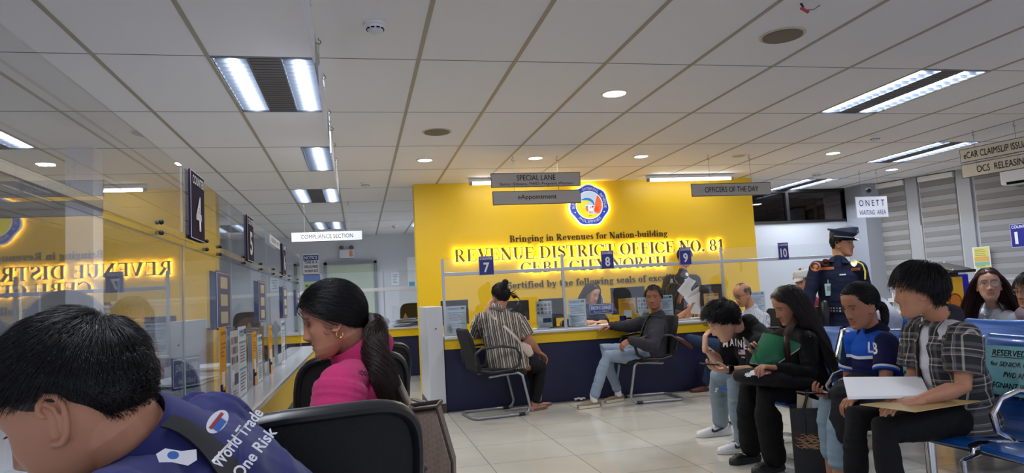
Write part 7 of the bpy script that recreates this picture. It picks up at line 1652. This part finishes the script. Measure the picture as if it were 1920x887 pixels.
tx('World Trade', 446, 820, .078, .015); tx('One Risk', 478, 847, .066, .015)
up_ = CU; rt_ = (at(370,856,.95)-at(300,852,.95)).normalized()
a = print_patch(o, at(332,856,.88), rt_, up_, .044, .020, WINK, None, 'chest_logo', .002, poly=[(-1, .2), (-.6, .9), (.2, .7), (.9, 1), (1, -.2), (.6, -.9), (-.2, -.6), (-.8, -.7)]); print_patch(o, at(326,852,.85), rt_, up_, .012, .009, mat('logo_blue', srgb(60, 110, 190), .5), a, 'logo_dot', .003, poly=circ)
a = print_patch(o, at(408,790,.9), tdir, up_, .03, .02, WINK, None, 'badge_print', .002, poly=circ); print_patch(o, at(406,788,.9), tdir, up_, .022, .004, mat('flag_red', srgb(180, 60, 64), .5), a, 'badge_bar', .003, nx=3, ny=1); print_patch(o, at(412,796,.9), tdir, up_, .015, .008, mat('logo_blue', srgb(60, 110, 190), .5), a, 'badge_blue', .003, nx=3, ny=2)
def on_surface(objs, px, py, off):               # first cloth surface met on a sight line
    o_, d_ = Vector((0, 0, EYE)), ray(px, py).normalized(); best = None
    for q_, bv in objs:
        h = bv.ray_cast(o_, d_, 3)
        if h[0] is not None and (best is None or h[3] < best): best = h[3]
    return o_+d_*((best or 1.0)-off)
objs = [(q_, BVHTree.FromPolygons([tuple(v.co) for v in q_.data.vertices], [tuple(p.vertices) for p in q_.data.polygons])) for q_ in F[0].children if q_.type == 'MESH' and q_.name.split('.')[0] in ('navy_polo', 'polo_collar', 'body')]
upr = [(322, 778), (344, 780), (370, 794), (396, 813), (418, 833), (436, 853), (454, 872), (480, 915)]; lwr = [(300, 800), (312, 800), (334, 808), (354, 822), (373, 839), (388, 858), (402, 876), (424, 915)]
G = [[on_surface(objs, lerp((u_[0], u_[1], 0), (l_[0], l_[1], 0), q_).x, lerp((u_[0], u_[1], 0), (l_[0], l_[1], 0), q_).y, .009) for q_ in (0, .25, .5, .75, 1)] for u_, l_ in zip(upr, lwr)]
for _ in range(2):
    for i in range(1, len(G)-1): G[i] = [(G[i-1][j]+G[i][j]*2+G[i+1][j])/4 for j in range(5)]
obj('shoulder_strap', MB().sheet(G, .003), mat('black_webbing', srgb(30, 31, 34), .5), F[0])
office_chair(Vector((.14, 1.02, 0)), 2.9, 'office chair under the boy in navy, below the frame', .28, .05, .4, arms=False, grp='black mesh chairs at the left counter')
# --- clerks behind the left screens
J = JT(hd=at(248,606,3.7),nk=at(252,648,3.78),shL=(-1.02,3.72,.88),shR=(-1.32,3.84,.88),elL=(-.93,3.62,.72),wrL=at(285,640,3.5),elR=(-1.36,3.66,.70),wrR=(-1.20,3.46,.80),pel=(-1.16,3.95,.46))
F = figure('clerk raising a phone in front of his face behind the nearest left screen', J, (.62, -.78, -.05), k=.92, skin=MID, size=.0035, legs=False, hands=dict(L=dict(d=(-.3, 0, 1), pn=(-.5, -.6, 0), curl=.6)))
shirt(F, fabric('maroon_grey_shirt', srgb(96, 84, 90)), 'shirt', .8, seed=141); hair(F, 'short', HDKB, 1500, .0014, .05, .014, seed=142)
phone(at(275,632,3.46), (0, 0, 1), (.6, -.8, 0), 'phone held up by the nearest left clerk', mat('phone_silver', srgb(130, 130, 140), .3))
office_chair(Vector((-1.28, 4.02, 0)), -1.2, 'black office chair of the nearest left clerk', .42, .42, .44, arms=False, grp='black office chairs')
J = JT(hd=at(466,604,4.7),nk=at(462,636,4.78),shL=(-.66,4.80,.84),shR=(-.94,4.90,.86),elL=(-.60,4.68,.74),wrL=(-.66,4.48,.78),elR=(-.98,4.72,.74),wrR=(-.80,4.52,.78),pel=(-.84,5.1,.46))
F = figure('brown-haired clerk bowing her head behind the second left screen', J, (.30, -.80, -.55), up=(0, -.4, .9), k=.88, skin=TAN, size=.0038, legs=False, closed=.7)
shirt(F, fabric('dark_top', srgb(60, 58, 70)), 'blouse', .9, seed=151); st = [(tuple(lerp(F[1]['pel'], F[1]['nk'], q)), .14) for q in (.5, .7, .88)]
hair(F, 'long', HBROWN, 1800, .0015, .28, .016, table=LONGL, seed=152, grav=.35, k=10, stick=st, lift=.05, curl=.05)
J = JT(hd=at(512,590,5.9),nk=at(512,618,5.95),shL=(-.56,5.9,.80),shR=(-.86,6.0,.82),elL=(-.56,5.72,.72),wrL=(-.60,5.50,.79),elR=(-.88,5.8,.72),wrR=(-.75,5.6,.79),pel=(-.76,6.25,.46))
F = figure('far clerk writing with a pen behind the third left screen', J, (.30, -.85, -.4), k=.88, skin=TAN, size=.004, legs=False, closed=.7)
shirt(F, fabric('blue_grey_top', srgb(90, 94, 110)), 'blouse', .9, seed=161); hair(F, 'short', HBLACK, 1000, .002, .05, .014, seed=162)
